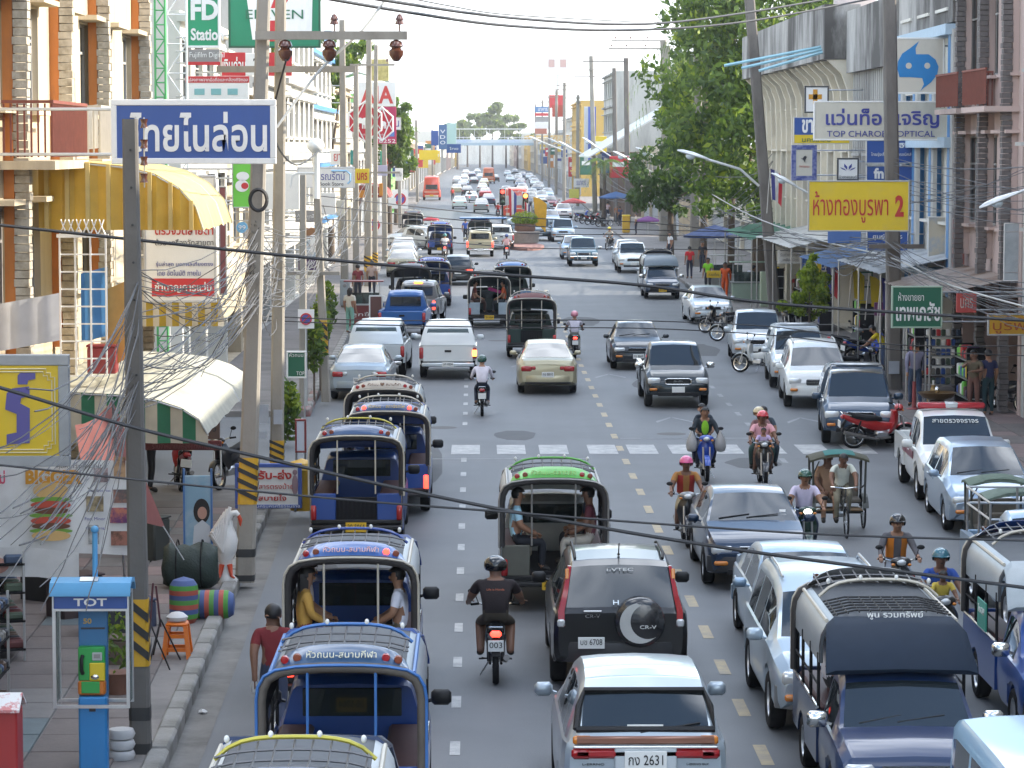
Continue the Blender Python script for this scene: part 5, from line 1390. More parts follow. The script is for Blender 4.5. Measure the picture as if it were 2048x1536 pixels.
C14=pickup('pickup','pale pickup waiting beside the planter behind a pink motorcyclist',WHT,double=False); away(C14,1.55,204.5,4.84)
C15=sedan('sedan','white hatchback parked askew beside the no parking sign',WHT,hatch=True); away(C15,-4.5,208.0,4.2,R(140))
C16=sedan('sedan','silver hatchback parked askew next to the waiting blue songthaew',LSILV,hatch=True); away(C16,-3.55,204.0,4.2,R(215))
# oncoming cars
D1=sedan('sedan','dark teal sedan with a chrome grille behind the black pickup',DKTEAL,ptxt='กจ 4669'); onc(D1,5.0,94.2,4.4)
D2=pickup('pickup','dark green black pickup with chrome oval grille and chrome mirrors',paint('#0f1c22',.2),ptxt='',bump=CHROME,bedliner=True); onc(D2,5.33,80.4,4.84)
text('ISUZU',CHROME,(0,2.46,.735),.24,.04,D2,(R(90),0,math.pi))
D3=sedan('sedan','blue sedan with two white stickers on its windscreen, beside the green-helmeted rider',paint('#142c46',.2),old=True,bump=mat('bumper_dark',(.03,.03,.032),rough=.5)); onc(D3,4.42,47.5,LS)
for k in range(2):
 b=MB(); b.box((0,0,0),(.10,.004,.07),m=Matrix.Rotation(R(32),3,'X')); b.build('sticker',WHITEP,D3,loc=(-.50,.98 - .09*k,1.035 + .068*k))
D4=sedan('sedan','pale blue old sedan between the blue sedan and the silver off-roader',SBLUE,old=True); onc(D4,4.55,39.7,LS)
D5=suv('suv','silver blue off-roader with roof rails behind the black-visored songthaew',paint('#aab9c4',.4),style='suv',bump=GREYC); onc(D5,4.36,34.9,4.4)
D6=sedan('sedan','silver sedan parked beside the motorcycles near the food stalls',LSILV,ptxt='กค 2019'); onc(D6,9.15,118.4,LS,R(2))
D7=pickup('pickup','silver pickup parked beyond the white bicycle by the leaning pole',LSILV,bump=LSILV); onc(D7,9.1,96.4,4.84,R(-3))
D8=pickup('pickup','silver pickup with long canopy and roof bar, tucked behind the white off-roader',LSILV,canopy=LSILV,rack=True); onc(D8,9.4,86.6,4.84,R(-3))
D9=suv('suv','white off-roader with silver grille parked between two canopied pickups',WHT,style='suv'); onc(D9,9.18,80.2,4.4,R(-3))
D10=pickup('pickup','dark blue pickup with canopy and roof bar, red motorcycle against its nose',paint('#20384f',.2),canopy=paint('#20384f',.2),rack=True); onc(D10,9.10,70.2,4.84,R(-5))
D11=pickup('police_pickup','white police pickup with a red roof light bar',WHT,ptxt=''); onc(D11,9.58,58.8,4.84,R(-2))
b=MB(); b.rbox((0,0,0),(1.36,.26,.12),.03); lb=b.build('light_bar',mat('beacon_red',(.42,.02,.03),rough=.2,coat=.6),D11,40,loc=(0,.10,1.76))
b=MB(); b.rbox((0,.005,.01),(.28,.27,.125),.03); b.build('light_bar_centre',LENS,lb,40)
text('สายตรวจจราจร',WHITEP,(0,.86,1.51),.92,.09,D11,(R(48),0,math.pi))
b=MB()
for s in (1,-1):b.box((s*.868,.1,.84),(.006,1.9,.16))
b.build('door_stripe',mat('stripe_maroon',(.16,.02,.04),rough=.4),D11)
D12=sedan('hatchback','silver blue hatchback parked in front of the police pickup',paint('#93a5b8',.5),hatch=True); onc(D12,9.36,54.2,4.2,R(-2))
D13=pickup('pickup','pale blue pickup with yellow writing on the windscreen and a pipe rack',SBLUE,double=False); onc(D13,8.40,41.7,4.84)
text('โตโยต้า',mat('letter_yellow',(.65,.6,.05),rough=.5),(.25,.92,1.45),.7,.10,D13,(R(50),0,math.pi))
b=MB()
for z in (1.45,1.7):b.tube([(-.78,-2.3,z),(.78,-2.3,z),(.78,-.2,z),(-.78,-.2,z),(-.78,-2.3,z)],.02,5)
for x in (-.78,0,.78):
 for y in (-2.3,-1.2,-.2):b.tube([(x,y,1.0),(x,y,1.7)],.02,5)
b.build('bed_rack',STEEL,D13)
D14=thing('van','pale blue flat-roofed van cut off by the bottom corner','van')
st=[(-2.1,.4,1.05,1.70,.74,.66),(-2.0,.35,1.06,1.86,.80,.69),(-1.7,.3,1.06,1.93,.82,.70),(0,.3,1.06,1.95,.82,.70),(1.2,.3,1.05,1.93,.82,.70),(1.45,.3,1.04,1.85,.82,.70),(2.0,.34,1.0,1.08,.80,.70),(2.1,.4,.8,.85,.76,.66)]
put_shell(D14,shell(st,(-1.3,1.4),.36,.3,[(-1.9,-1.0),(-.9,.2),(.3,1.3)],(1.45,2.0),None),paint('#8db2cc'))
for y in (-1.3,1.4):
 for s in (1,-1):wheel(D14,s*.72,y,.30,.19,s)
onc(D14,4.98,22.6,4.2)
D15=sedan('sedan','pale silver pickup-fronted car parked at the kerb before the facing songthaew',SILV); onc(D15,8.75,146,LS)
D16=pickup('pickup','silver pickup with chrome grille beside the dark facing songthaew',LSILV,bump=LSILV); onc(D16,8.55,166.0,4.84)
D17=sedan('sedan','white-roofed car behind the silver pickup with a rider at its side',LSILV); onc(D17,8.9,178,LS)
D18=pickup('pickup','blue pickup with chrome bull bar and headlamps, man leaning from its window',paint('#1e4a5c',.3),bull=True,bump=CHROME); onc(D18,6.12,175.0,4.84)
D19=sedan('sedan','silver car close behind the blue pickup with the bull bar',SBLUE); onc(D19,5.95,186,LS)
D20=pickup('pickup','silver blue pickup facing us above the blue pickup with the bull bar',SBLUE,bump=LSILV); onc(D20,6.2,220.0,4.84)
D21=pickup('pickup','dark teal pickup beside the orange flag and planter',paint('#24424e',.3)); onc(D21,4.55,222,4.84)
D22=sedan('sedan','pale blue sedan half hidden behind the planter',SBLUE); onc(D22,3.9,245,LS,R(25))
D23=sedan('sedan','white car parked by the red market umbrella',WHT); onc(D23,8.3,292,LS)
D24=sedan('sedan','dark red car parked behind the white car at the market umbrella',REDC); onc(D24,8.1,335,LS)
# far traffic, too small to show more than body and glass
FARC=[(SILV,7.9,375,'o','silver car behind the dark red car in the far kerbside row'),(SBLUE,9.2,400,'o','pale blue car in the far kerbside row by the shrubs'),(DKTEAL,8.6,440,'o','dark car in the middle of the far kerbside row'),
  (WHT,9.5,470,'o','white van-like car far down the kerbside row'),(LSILV,9.8,520,'o','light car third from the far end of the kerbside row'),(GREYC,10.4,570,'o','grey car second from the far end of the kerbside row'),(SILV,10.6,620,'o','silver car at the far end of the kerbside row'),
  (DKTEAL,7.4,560,'o','dark car driving towards us below the far footbridge'),(NAVY,6.9,500,'o','navy car following in the far oncoming lane'),(LSILV,3.9,420,'o','silver car leaving the far junction beyond the orange bus'),(SBLUE,5.8,410,'o','blue car with white plate stripe beyond the orange bus'),
  (CHAMP,-3.2,440,'a','beige car beyond the red minibus at the kerb'),(GREYC,-2.6,480,'a','grey car in front of the beige one beyond the red minibus'),(NAVY,2.4,640,'a','dark car below the middle of the far footbridge'),(DKTEAL,3.3,590,'a','dark car with red lamps beside the orange truck'),
  (REDC,1.6,560,'a','small red car behind the orange truck'),(WHT,-4.0,560,'a','white car near the yellow canopy far along the kerb')]
nm_={id(SILV):'silver',id(SBLUE):'pale blue',id(DKTEAL):'dark',id(WHT):'white',id(REDC):'red',id(NAVY):'navy',id(CHAMP):'beige',id(GREYC):'grey'}
for k_,(pm_,X,Y,d_) in enumerate(((SILV,6.3,262,'o'),(WHT,6.6,318,'o'),(DKTEAL,5.9,342,'o'),(CHAMP,6.4,366,'o'),(SBLUE,7.0,392,'o'),(WHT,6.6,452,'o'),(REDC,7.4,520,'o'),(SILV,6.2,585,'o'),(WHT,8.2,612,'o'),(NAVY,9.6,655,'o'),(SILV,6.8,700,'o'),(DKTEAL,9.0,742,'o'),(GREYC,.3,318,'a'),(WHT,-2.1,335,'a'),(NAVY,1.2,352,'a'),(SILV,-.9,372,'a'),(REDC,.9,402,'a'),(DKTEAL,-1.6,422,'a'),(WHT,.6,455,'a'),(SBLUE,-2.4,505,'a'),(CHAMP,1.0,520,'a'),(DKTEAL,-.8,545,'a'),(WHT,-2.8,600,'a'),(SILV,.4,615,'a'),(NAVY,-1.4,660,'a'),(REDC,2.0,690,'a'),(WHT,-3.0,720,'a'),(SILV,-.3,745,'a'))):
 FARC.append((pm_,X,Y,d_,nm_[id(pm_)] + (' car heading away, ' if d_ == 'a' else ' car facing us, ') + ('first','second','third','fourth','fifth','sixth','seventh','eighth','ninth','tenth','eleventh','twelfth','thirteenth','fourteenth','fifteenth','sixteenth')[k_ - (12 if d_ == 'a' else 0)] + ' along the far queue behind the junction'))
for pm_,X,Y,d_,lab in FARC:
 t=thing('car',lab,'car',group='far traffic')
 stx=[(-2.20,.36,.80,.86,.72,.62),(-1.95,.25,.90,1.015,.84,.71),(-1.62,.22,.91,1.03,.85,.72),(-.92,.20,.92,1.37,.85,.575),(.05,.20,.91,1.435,.85,.565),(.40,.20,.90,1.38,.85,.58),(1.12,.20,.88,.985,.85,.72),(1.98,.25,.73,.80,.82,.68),(2.20,.38,.58,.60,.71,.55)]
 put_shell(t,shell(stx,(-1.3,1.34),.345,.3,[(-1.05,.72)],(.40,1.12),(-1.62,-.92)),pm_)
 for y in (-1.30,1.34):
  for s in (1,-1):wheel(t,s*.74,y,.30,.19,s)
 lampbox(t,'tail_lamp',(.60,-2.16,.74),(.30,.10,.15),TAILRED,.03); lampbox(t,'headlamp',(.58,2.12,.64),(.34,.14,.13),LENS,.03)
 (onc if d_ == 'o' else away)(t,X,Y,LS)
ORANGE=paint('#c8401c'); CREAM=mat('cream_paint',(.62,.55,.40),rough=.5,var=.1)
B1=minibus('minibus','red minibus stopped at the kerb with a yellow plate',ORANGE,CREAM,W=2.3,H=3.1); away(B1,-6.05,389,6.5)
B2=minibus('minibus','orange bus with a white lettered header, behind the two red traffic lights',ORANGE,CREAM,W=2.5,H=3.0); away(B2,3.2 + .35,286,6.5)
text('ขนส่ง',WHITEP,(0,-3.29,2.72),1.4,.22,B2)
b=MB(); b.rbox((0,0,0),(2.1,.03,.9),.02); b.build('rear_glazing',mat('glazing_pale',(.42,.46,.44),rough=.15,var=.2),B2,loc=(0,-3.285,1.85))
B3=minibus('truck','orange truck with a dark rear window, far down the middle of the road',paint('#c05a1a'),CREAM,W=2.4,H=3.0); away(B3,1.9,560,6.5)
# awning over S15
b=MB(); b.rbox((0,0,0),(3.2,1.6,.10),.04); b.build('awning',paint('#3f6fa5'),S15,loc=(.2,-1.6,2.16))
# ------------------------------------------------------------------ motorcycles with riders
RED,MBLUE,MBLK,MGRN=paint('#b01818'),paint('#1c48a8'),paint('#15161a'),paint('#17382c')
def rider(bike,X,Y,face,**kw):
 rz=0.0 if face == 'a' else math.pi
 bike.scale=(.92,)*3; bike.location=(X,Y,0); bike.rotation_euler.z=rz + kw.pop('turn',0.0)
 return bike
def on_bike(bike,label,pose='ride',dy=0.0,dz=0.0,dx=0.0,**kw):
 r=bike.rotation_euler.z; off=Matrix.Rotation(r,3,'Z') @ Vector((dx,dy,dz))
 kw['scale']=kw.get('scale',1.0)*.92
 return person(label,pose,(bike.location.x + off.x*.92,bike.location.y + off.y*.92,off.z*.92),r,**kw)
m7=rider(motorcycle('motorcycle','black motorcycle with lit tail lamp and blue and white plate 003, nearest on the road',MBLK,ptxt='003',lit=True),.22,39.3,'a')
rb_=on_bike(m7,'rider in a black printed shirt and black helmet, seen from behind',shirt='#241c1e',pants='#4a4238',helmet='#141416',pshort=True,skin=SKIND,scale=1.03)
rb_.scale.x *= 1.22; rb_.scale.y *= 1.12
text('Life is Honda',mat('letter_rust',(.5,.12,.05),rough=.7),(.22,38.915,1.365),.26,.035,None,name='shirt_print')
o_=bpy.data.objects['shirt_print']; o_.parent=[q for q in bpy.data.objects if q.get('label') == 'rider in a black printed shirt and black helmet, seen from behind'][0]
o_.location=(0,-.285,1.27); o_.rotation_euler=(R(72),0,0); o_.scale=(.2,.028,1)
m8=rider(motorcycle('motorcycle','dark motorcycle on the lane line just beyond the crossing',MBLK,ptxt=''),.09,78.2,'a')
on_bike(m8,'rider in a white top with a dark green helmet, driving away on the lane line',shirt='#d9d2da',pants='#1b2233',helmet='#1f4a40',short=False)
m9=rider(motorcycle('motorcycle','motorcycle with a lit red lamp beside the cream-piped songthaew',MBLK,lit=True),3.18,99.3,'a')
on_bike(m9,'rider with a pink helmet and white shirt, driving away',shirt='#cfc9d4',pants='#8d8f88',helmet='#d78a98')
m10=rider(motorcycle('motorcycle','motorcycle with two white-clad riders behind the blue songthaew',RED,lit=True),-2.1,187.5,'a')
on_bike(m10,'rider in white with a teal helmet behind the waiting blue songthaew',shirt='#d8d4d0',pants='#282c38',helmet='#3c7a78')
m11=rider(motorcycle('motorcycle','motorcycle with a lit lamp beside the planter',MBLK,lit=True),1.75,186.5,'a')
on_bike(m11,'rider in a pink top with a blue helmet beside the planter',shirt='#d9a9a4',pants='#3a3a44',helmet='#2a4a8a')
n1=rider(motorcycle('motorcycle','dark motorcycle facing us beside the blue sedan, ridden by a man in a red vest',MBLK,pm2=GREYC),3.66,52.6,'o')
on_bike(n1,'rider in a yellow and red vest with a pink helmet',shirt='#a8763f',pants='#8f8263',helmet='#d45a8a',vest='#9b2a22',pshort=True,skin=SKIND)
n2=rider(motorcycle('motorcycle','blue motorcycle facing us with shopping bags on its handlebar',MBLUE),4.77,62.9,'o')
on_bike(n2,'bareheaded rider in a dark jacket over a bright green shirt',shirt='#232c33',pants='#2a3140',short=False)
p=on_bike(n2,'passenger looking over the shoulder of the rider in the green shirt','pillion',shirt='#2c3540',pants='#2a2f4a')
b=MB(); b.ell((0,.035,1.18),(.085,.03,.17),10,8); b.build('shirt_front',cloth('#86c02e'),[q for q in bpy.data.objects if q.get('label') == 'bareheaded rider in a dark jacket over a bright green shirt'][0],60)
for s,lab in ((1,'white plastic bag hanging under the hand nearest the centre line'),(-1,'white plastic bag hanging under the other hand of the green-shirted rider')):
 b=MB(); b.lathe([(.02,.10),(.05,.04),(.11,-.10),(.12,-.24),(.09,-.32),(.001,-.34)],12); o=b.build('shopping_bag',sheet('plastic_bag',(.55,.54,.53),.4,.4),None,60,loc=(4.77 + s*.30,62.58,.94)); tag(o,lab,'bag','shopping bags on the blue motorcycle')
n3=rider(motorcycle('motorcycle','black motorcycle facing us carrying a family of four',MBLK),5.87,61.7,'o')
on_bike(n3,'driver in a pink shirt with a red helmet, child in front',shirt='#e2a7ae',pants='#5a3c2c',helmet='#c93a44',skin=SKIND,pshort=True)
on_bike(n3,'passenger with a patterned cap behind the pink-shirted driver','pillion',dx=.0,shirt='#8a6a6a',pants='#2f4a46',helmet='#b9a983')
on_bike(n3,'dark-haired passenger at the very back of the family motorcycle','pillion',dy=-.25,dz=.03,dx=-.12,shirt='#45505a',pants='#2b3a44')
on_bike(n3,'small child standing in front of the pink-shirted driver','ride',dy=.26,dz=.30,shirt='#c9b3d6',pants='#6b5a52',scale=.62)
n4=rider(motorcycle('motorcycle','motorcycle with its headlamp on, ridden by a man in a white shirt',MGRN,head_on=True),5.52,50.4,'o')
on_bike(n4,'rider in a pale shirt with a dark green helmet, passing the blue sedan',shirt='#d5cbe0',pants='#27314a',helmet='#1f4f3e')
n5=rider(motorcycle('motorcycle','dark motorcycle with a boy in yellow sitting in front',MBLK),6.28,40.4,'o')
on_bike(n5,'rider in a blue shirt with a teal helmet',shirt='#2c4f9c',pants='#23304a',helmet='#2f6674',skin=SKIND)
on_bike(n5,'boy in a yellow shirt sitting in front of the rider in blue','ride',dy=.24,dz=.30,shirt='#c9b04a',pants='#3c3a38',scale=.66,skin=SKIND)
n6=rider(motorcycle('motorcycle','motorcycle of the orange-vested rider, behind the boy in yellow',MBLK),6.22,44.2,'o')
on_bike(n6,'rider in a grey shirt and orange vest with a black helmet',shirt='#5c5a5e',pants='#7f8896',helmet='#121214',vest='#c9761e',short=False)
n7=rider(motorcycle('motorcycle','dark scooter facing us in front of the yellow bin',MBLK),8.85,203,'o',turn=R(-20))
on_bike(n7,'rider with a yellow helmet on the dark scooter by the yellow bin',shirt='#b9b3a6',pants='#20242e',helmet='#d0c02c')
n8=rider(motorcycle('motorcycle','red motorcycle beside the orange bus',RED),1.9,292,'a'); on_bike(n8,'rider in red beside the orange bus',shirt='#a02a2a')
n9=rider(motorcycle('motorcycle','motorcycle with red lamp next to the green tricycle canopy',MBLK,lit=True),-1.1,372,'a'); on_bike(n9,'rider in dark clothes next to the green tricycle canopy',shirt='#2b3038')
# ------------------------------------------------------------------ pedal tricycle
def cycle_wheel(t,x,y,r,nm='wheel'):
 b=MB(); pts=[(x,y + r*.95*math.cos(2*math.pi*k/28),r + r*.95*math.sin(2*math.pi*k/28)) for k in range(29)]
 b.tube(pts,.022,6,cap=False); w=b.build(nm,RUBBER,t,60)
 s=MB()
 for k in range(18):
  a=2*math.pi*k/18; s.tube([(x + .03*(-1) ** k,y,r),(x,y + r*.92*math.cos(a),r + r*.92*math.sin(a))],.004,3)
 s.cyl((x - .05,y,r),(x + .05,y,r),.03,8); s.build('spokes',STEEL,w)
def samlor(label,X,Y,rz,top='#4b4a3c',tag_c='#2f6a66'):
 t=thing('tricycle',label,'tricycle',(X,Y,0),rz); t.scale=(.93,.9,.87)
 cycle_wheel(t,0,.95,.33,'front_wheel'); cycle_wheel(t,-.52,-.62,.33,'rear_wheel'); cycle_wheel(t,.52,-.62,.33,'rear_wheel')
 fr=mat('tricycle_paint',(.045,.05,.045),rough=.5,var=.3)
 b=MB()
 for s in (1,-1):b.tube([(s*.05,.95,.33),(s*.04,.78,.85)],.014,6)
 b.tube([(0,.78,.85),(0,.76,1.0)],.018,6); b.tube([(0,.77,.88),(0,.1,.42),(0,.0,.92)],.02,6); b.tube([(0,.77,.80),(0,.02,.78)],.016,6)
 b.tube([(0,.1,.42),(0,-.3,.40)],.02,6); b.tube([(-.52,-.62,.33),(.52,-.62,.33)],.02,6); b.tube([(-.46,-.28,.40),(.46,-.28,.40),(.46,-1.0,.40),(-.46,-1.0,.40),(-.46,-.28,.40)],.02,6)
 b.build('frame',fr,t,40)
 b=MB(); b.tube([(-.26,.58,1.02),(-.2,.72,1.03),(0,.78,1.01),(.2,.72,1.03),(.26,.58,1.02)],.014,6); b.build('handlebar',CHROME,t,40)
 b=MB(); b.ell((0,-.02,.93),(.11,.14,.04),10,6); b.build('saddle',DARKIN,t,50)
 b=MB(); b.rbox((0,-.70,.60),(.92,.52,.10),.03); b.rbox((0,-.98,.88),(.92,.10,.52),.03); b.build('passenger_seat',mat('seat_vinyl',(.17,.15,.12),rough=.6,var=.2),t,40)
 b=MB(); b.box((0,-.34,.44),(.9,.36,.03)); b.build('footboard',mat('worn_wood',(.20,.13,.07),rough=.7,var=.3),t)
 for s in (1,-1):
  b=MB(); b.tube([(s*.50,-.30,.42),(s*.52,-.30,1.50)],.024,6); b.tube([(s*.50,-1.0,.42),(s*.52,-1.02,1.5)],.024,6); b.tube([(s*.50,-.34,.95),(s*.50,-1.0,.80)],.018,5); b.tube([(s*.51,-.95,.95),(s*.40,-.30,1.45)],.014,5)
  b.build('canopy_post',fr,t,40)
 rings=[]
 for y,dz in ((-.22,-.03),(-.30,.0),(-.65,.03),(-1.0,.0),(-1.08,-.03)):
  rings.append([(x,y,1.50 + dz + .13*(1 - (x/.6) ** 2)) for x in [-.58 + 1.16*k/8 for k in range(9)]] + [(x,y,1.46 + dz + .12*(1 - (x/.6) ** 2)) for x in [.58 - 1.16*k/8 for k in range(9)]])
 b=MB(); b.loft(rings); cn=b.build('canopy',cloth(top),t,60)
 b=MB(); b.loft([[(x,y,1.512 + dz + .135*(1 - (x/.6) ** 2)) for x in [-.30 + .6*k/6 for k in range(7)]] for y,dz in ((-.225,-.03),(-.31,.0),(-.65,.03))],closed=False,cap=False); b.build('canopy_panel',cloth(tag_c),cn,60)
 b=MB()
 for s in (1,-1):
  pts=[(s*.52,-.62 + .42*math.cos(R(a)),.33 + .42*math.sin(R(a))) for a in range(20,161,20)]
  for q in range(len(pts) - 1):b.quad((pts[q][0] - .06,*pts[q][1:]),(pts[q][0] + .06,*pts[q][1:]),(pts[q + 1][0] + .06,*pts[q + 1][1:]),(pts[q + 1][0] - .06,*pts[q + 1][1:]))
 b.build('mudguards',fr,t,60)
 b=MB(); b.cyl((-.06,.1,.42),(.06,.1,.42),.09,12); b.tube([(.12,.22,.30),(.08,.1,.42),(-.08,.1,.42),(-.12,.20,.50)],.012,5); b.build('crank',STEEL,t)
 return t
q1=samlor('pedal tricycle with a patched canopy, pedalled towards us by a man in a pale shirt',6.58,54.1,math.pi)
person('barefoot man in a pale shirt pedalling the tricycle','pedal',(6.58,54.05,0),math.pi,scale=.87,shirt='#cdd0c4',pants='#7f7a68',skin=SKIND,hair='short')
person('passenger half hidden behind the tricycle pedaller','sit',(6.40,54.72,.50),math.pi,shirt='#a5846a',pants='#9b7a62',skin=SKIND)
q2=samlor('tricycle with a faded green canopy at the edge, in front of the parked hatchback',8.8,50.0,math.pi,'#5f6f62','#5f6f62')
q3=samlor('second tricycle with a faded green canopy, lower at the picture edge',8.75,48.0,math.pi,'#66756a','#66756a')
# passengers in the songthaews
def seat_in(t,label,x,y,face,**kw):
 return person(label,'sit',(t.location.x + x,t.location.y + y,.97 - .06),face,**kw)
seat_in(S3,'woman in a mustard blouse seated at the rear of the blue songthaew',-.60,-1.85,R(-78),shirt='#c79a4a',pants='#8a2434',hair='long',short=False)
seat_in(S3,'passenger in white beside the woman in mustard',-.60,-1.35,R(-85),shirt='#cfc8c8',pants='#39424e')
seat_in(S3,'man in a white shirt seated opposite with a dark bag',.60,-1.80,R(82),shirt='#dfe0ea',pants='#6b6456')
seat_in(S3,'child in dark red beside the man in the white shirt',.58,-1.2,R(90),shirt='#7a1c22',pants='#2a2a30',scale=.85)
seat_in(S7,'passenger in a pale blue shirt in the green-boarded songthaew',-.58,-1.85,R(-85),shirt='#a9d2e2',pants='#1d2028')
seat_in(S7,'passenger in grey trousers opposite the pale blue shirt',.58,-1.75,R(85),shirt='#5f2b34',pants='#b4aea2',skin=SKIND)
seat_in(S7,'passenger in dark clothes deep inside the green-boarded songthaew',.58,-1.1,R(90),shirt='#33405a',pants='#22252c')
seat_in(S9,'passenger in dark red in the grey songthaew',-.58,-1.8,R(-85),shirt='#5c2a22',pants='#3a2620')
seat_in(S9,'passenger holding a pink package in the grey songthaew',.58,-1.8,R(85),shirt='#c0562c',pants='#2d3238')
b=MB(); b.rbox((0,0,0),(.52,.12,.12),.03); o=b.build('package',cloth('#d84a9a'),None,loc=(.62,116.25,1.42)); o.rotation_euler=(0,R(16),0); tag(o,'long pink package held across the bed of the grey songthaew','package')
b=MB(); b.rbox((0,0,0),(.22,.16,.34),.05); b.tube([(-.06,0,.16),(0,0,.26),(.06,0,.16)],.014,5); o=b.build('bag',mat('bag_print',(.55,.46,.30),rough=.6,dark=(.75,.72,.62),thr=(.4,.6),scale=20),None,40,loc=(.72,46.55,.76)); tag(o,'printed carrier bag standing at the rear of the green-boarded songthaew','bag')
person('boy in a dark shirt riding in the bed of the silver grey pickup','stand',(-2.05,119.2,.30),0,shirt='#283050',scale=.82)
person('passenger leaning from the open side of the black-visored songthaew','sit',(3.90,33.0,.91),R(-85),shirt='#d8d8e2',pants='#2a2d34')
# ================================================================== street furniture
CONC=mat('pole_concrete',(.30,.275,.235),rough=.9,var=.22,scale=3,stretch=(1,1,.3),bump=.3,dark=(.17,.15,.125),thr=(.5,.75))
CONCD=mat('pole_concrete_dark',(.155,.14,.125),rough=.9,var=.25,scale=3,stretch=(1,1,.3),bump=.3,dark=(.09,.08,.075),thr=(.5,.75))
WARNY,WARNB=mat('warning_yellow',(.60,.34,.02),rough=.6,var=.2,dark=(.3,.22,.1),thr=(.58,.8)),mat('warning_black',(.03,.03,.03),rough=.7,var=.3)
INSUL=mat('insulator_brown',(.10,.035,.02),rough=.15,var=.2,coat=.6)
def pole(label,base,top,Y,w0,w1=None,m=None,band=None,arms=(),group=None,blackbands=(),name='utility_pole'):
 """base/top: photo pixels of the shaft ends at distance Y; built as a tapered square concrete shaft"""
 m=m or CONC; w1=w1 or w0*.7
 B,T=at(base[0],base[1],Y),at(top[0],top[1],Y); B.z=.1
 t=thing(name,label,'pole',B,0,group); d=T - B
 def ring(u,k=1.0):
  c=d*u; w=(w0 + (w1 - w0)*u)/2*k; e=w*.72
  return [c + Vector(q) for q in ((-w,-e,0),(-e,-w,0),(e,-w,0),(w,-e,0),(w,e,0),(e,w,0),(-e,w,0),(-w,e,0))]
 b=MB(); b.loft([ring(u) for u in (0,.25,.5,.75,1)]); b.build('shaft',m,t,30)
 def uz(py):return (at(base[0],py,Y).z - B.z)/d.z
 if band:
  u0,u1=uz(band[1]),uz(band[0]); b=MB(); b.loft([ring(u0,1.05),ring(u1,1.05)],cap=False); bo=b.build('warning_sleeve',WARNY,t,30)
  n=band[2] if len(band) > 2 else 4; hgt=(u1 - u0)*d.z; w=w0*.53
  for k in range(n):
   z=u0*d.z + hgt*(k + .75)/(n + .5); s=hgt/(n + .5)*.46; c=d*(z/d.z)
   b=MB(); b.add([(c.x - w,c.y - w*1.0,z + s*.9),(c.x + w,c.y - w,z - s*.9),(c.x + w,c.y - w,z - s*1.9),(c.x - w,c.y - w,z)] if False else [(c.x - w,c.y - w - .004,z + s),(c.x + w,c.y - w - .004,z - s),(c.x + w,c.y - w - .004,z),(c.x - w,c.y - w - .004,z + 2*s)],[(0,1,2,3)]); b.add([(c.x + w + .004,c.y - w,z - s),(c.x + w + .004,c.y + w,z + s*.4),(c.x + w + .004,c.y + w,z + s*1.4),(c.x + w + .004,c.y - w,z)],[(0,1,2,3)]); b.build('stripe',WARNB,bo)
 for p0,p1 in blackbands:
  b=MB(); b.loft([ring(uz(p1),1.03),ring(uz(p0),1.03)],cap=False); b.build('paint_band',WARNB,t,30)
 for (a,c,py,th,ins) in arms:
  A,C=at(a,py,Y) - B,at(c,py,Y) - B; b=MB(); b.box((A + C)/2 + Vector((0,-w0*.75,0)),((C - A).length,th,th)); ao=b.build('crossarm',m,t)
  for (px,up) in ins:
   q=at(px,py,Y) - B + Vector((0,-w0*.75,0)); s=1 if up else -1
   b=MB()
   if up:b.lathe([(.012,th/2),(.012,th/2 + .10),(.075,th/2 + .11),(.05,th/2 + .17),(.07,th/2 + .18),(.03,th/2 + .26),(.001,th/2 + .27)],12,q)
   else:b.lathe([(.02,-th/2),(.09,-th/2 - .03),(.115,-th/2 - .10),(.07,-th/2 - .13),(.115,-th/2 - .17),(.11,-th/2 - .24),(.05,-th/2 - .33),(.001,-th/2 - .34)],14,q)
   b.build('insulator',INSUL,ao,50)
 return t
P1=pole('grey concrete pole with yellow and black sleeve beside the telephone booth',(282,1522),(260,238),33.6,.235,.165,mat('pole_grey',(.13,.122,.112),rough=.9,var=.22,scale=3,bump=.3),band=(1196,1330,3),blackbands=((1412,1438),(1484,1512)),group='utility poles')
for k,py in enumerate((247,288,322,356)):
 c=at(288,py,33.45) - P1.location; b=MB(); b.lathe([(.02,-.05),(.045,-.05),(.03,0),(.045,.05),(.02,.05)],10,c); b.build('insulator',INSUL,P1,40)
b=MB(); b.tube([at(288,235,33.45) - P1.location,at(289,375,33.45) - P1.location],.008,5); b.build('insulator_rod',STEEL,P1)
for k in range(7):
 c=at(261 + k*2,300 + 75*k,33.49) - P1.location; b=MB(); b.lathe([(.001,-.012),(.014,-.01),(.014,.01)],8,c,'Y'); b.build('bolt',WARNB,P1)
P2=pole('tall tan pole with a big crossarm and brown insulators, beside the white goose',(490,1160),(530,-80),47.3,.30,.20,band=(914,1007,4),blackbands=((1096,1112),(1148,1160)),arms=((513,815,72,.13,((572,0),(660,0),(793,0),(800,1),(670,1))),),group='utility poles')
P2b=pole('tan pole standing just behind the lottery of crossarm insulators, with a notice taped on',(553,975),(562,-60),58,.26,.2,band=(880,928,3),arms=((435,712,139,.12,()),),group='utility poles')
P2b['label']='tan pole with a taped paper notice, standing behind the pick-up sign'
P3=pole('slim pole carrying the white street lamp, yellow sleeve at car height',(652,795),(630,290),81,.24,.18,band=(640,705,3),arms=((575,680,546,.1,()),),group='utility poles')
pole('pole with a grey meter box behind the street lamp pole',(690,612),(684,40),128,.34,.24,group='utility poles')
pole('pole with yellow sleeve at the kerb in front of the elephant signs',(736,572),(738,70),147,.38,.26,band=(512,543,3),arms=((700,790,130,.1,((775,1),)),(690,800,345,.1,())),group='utility poles')
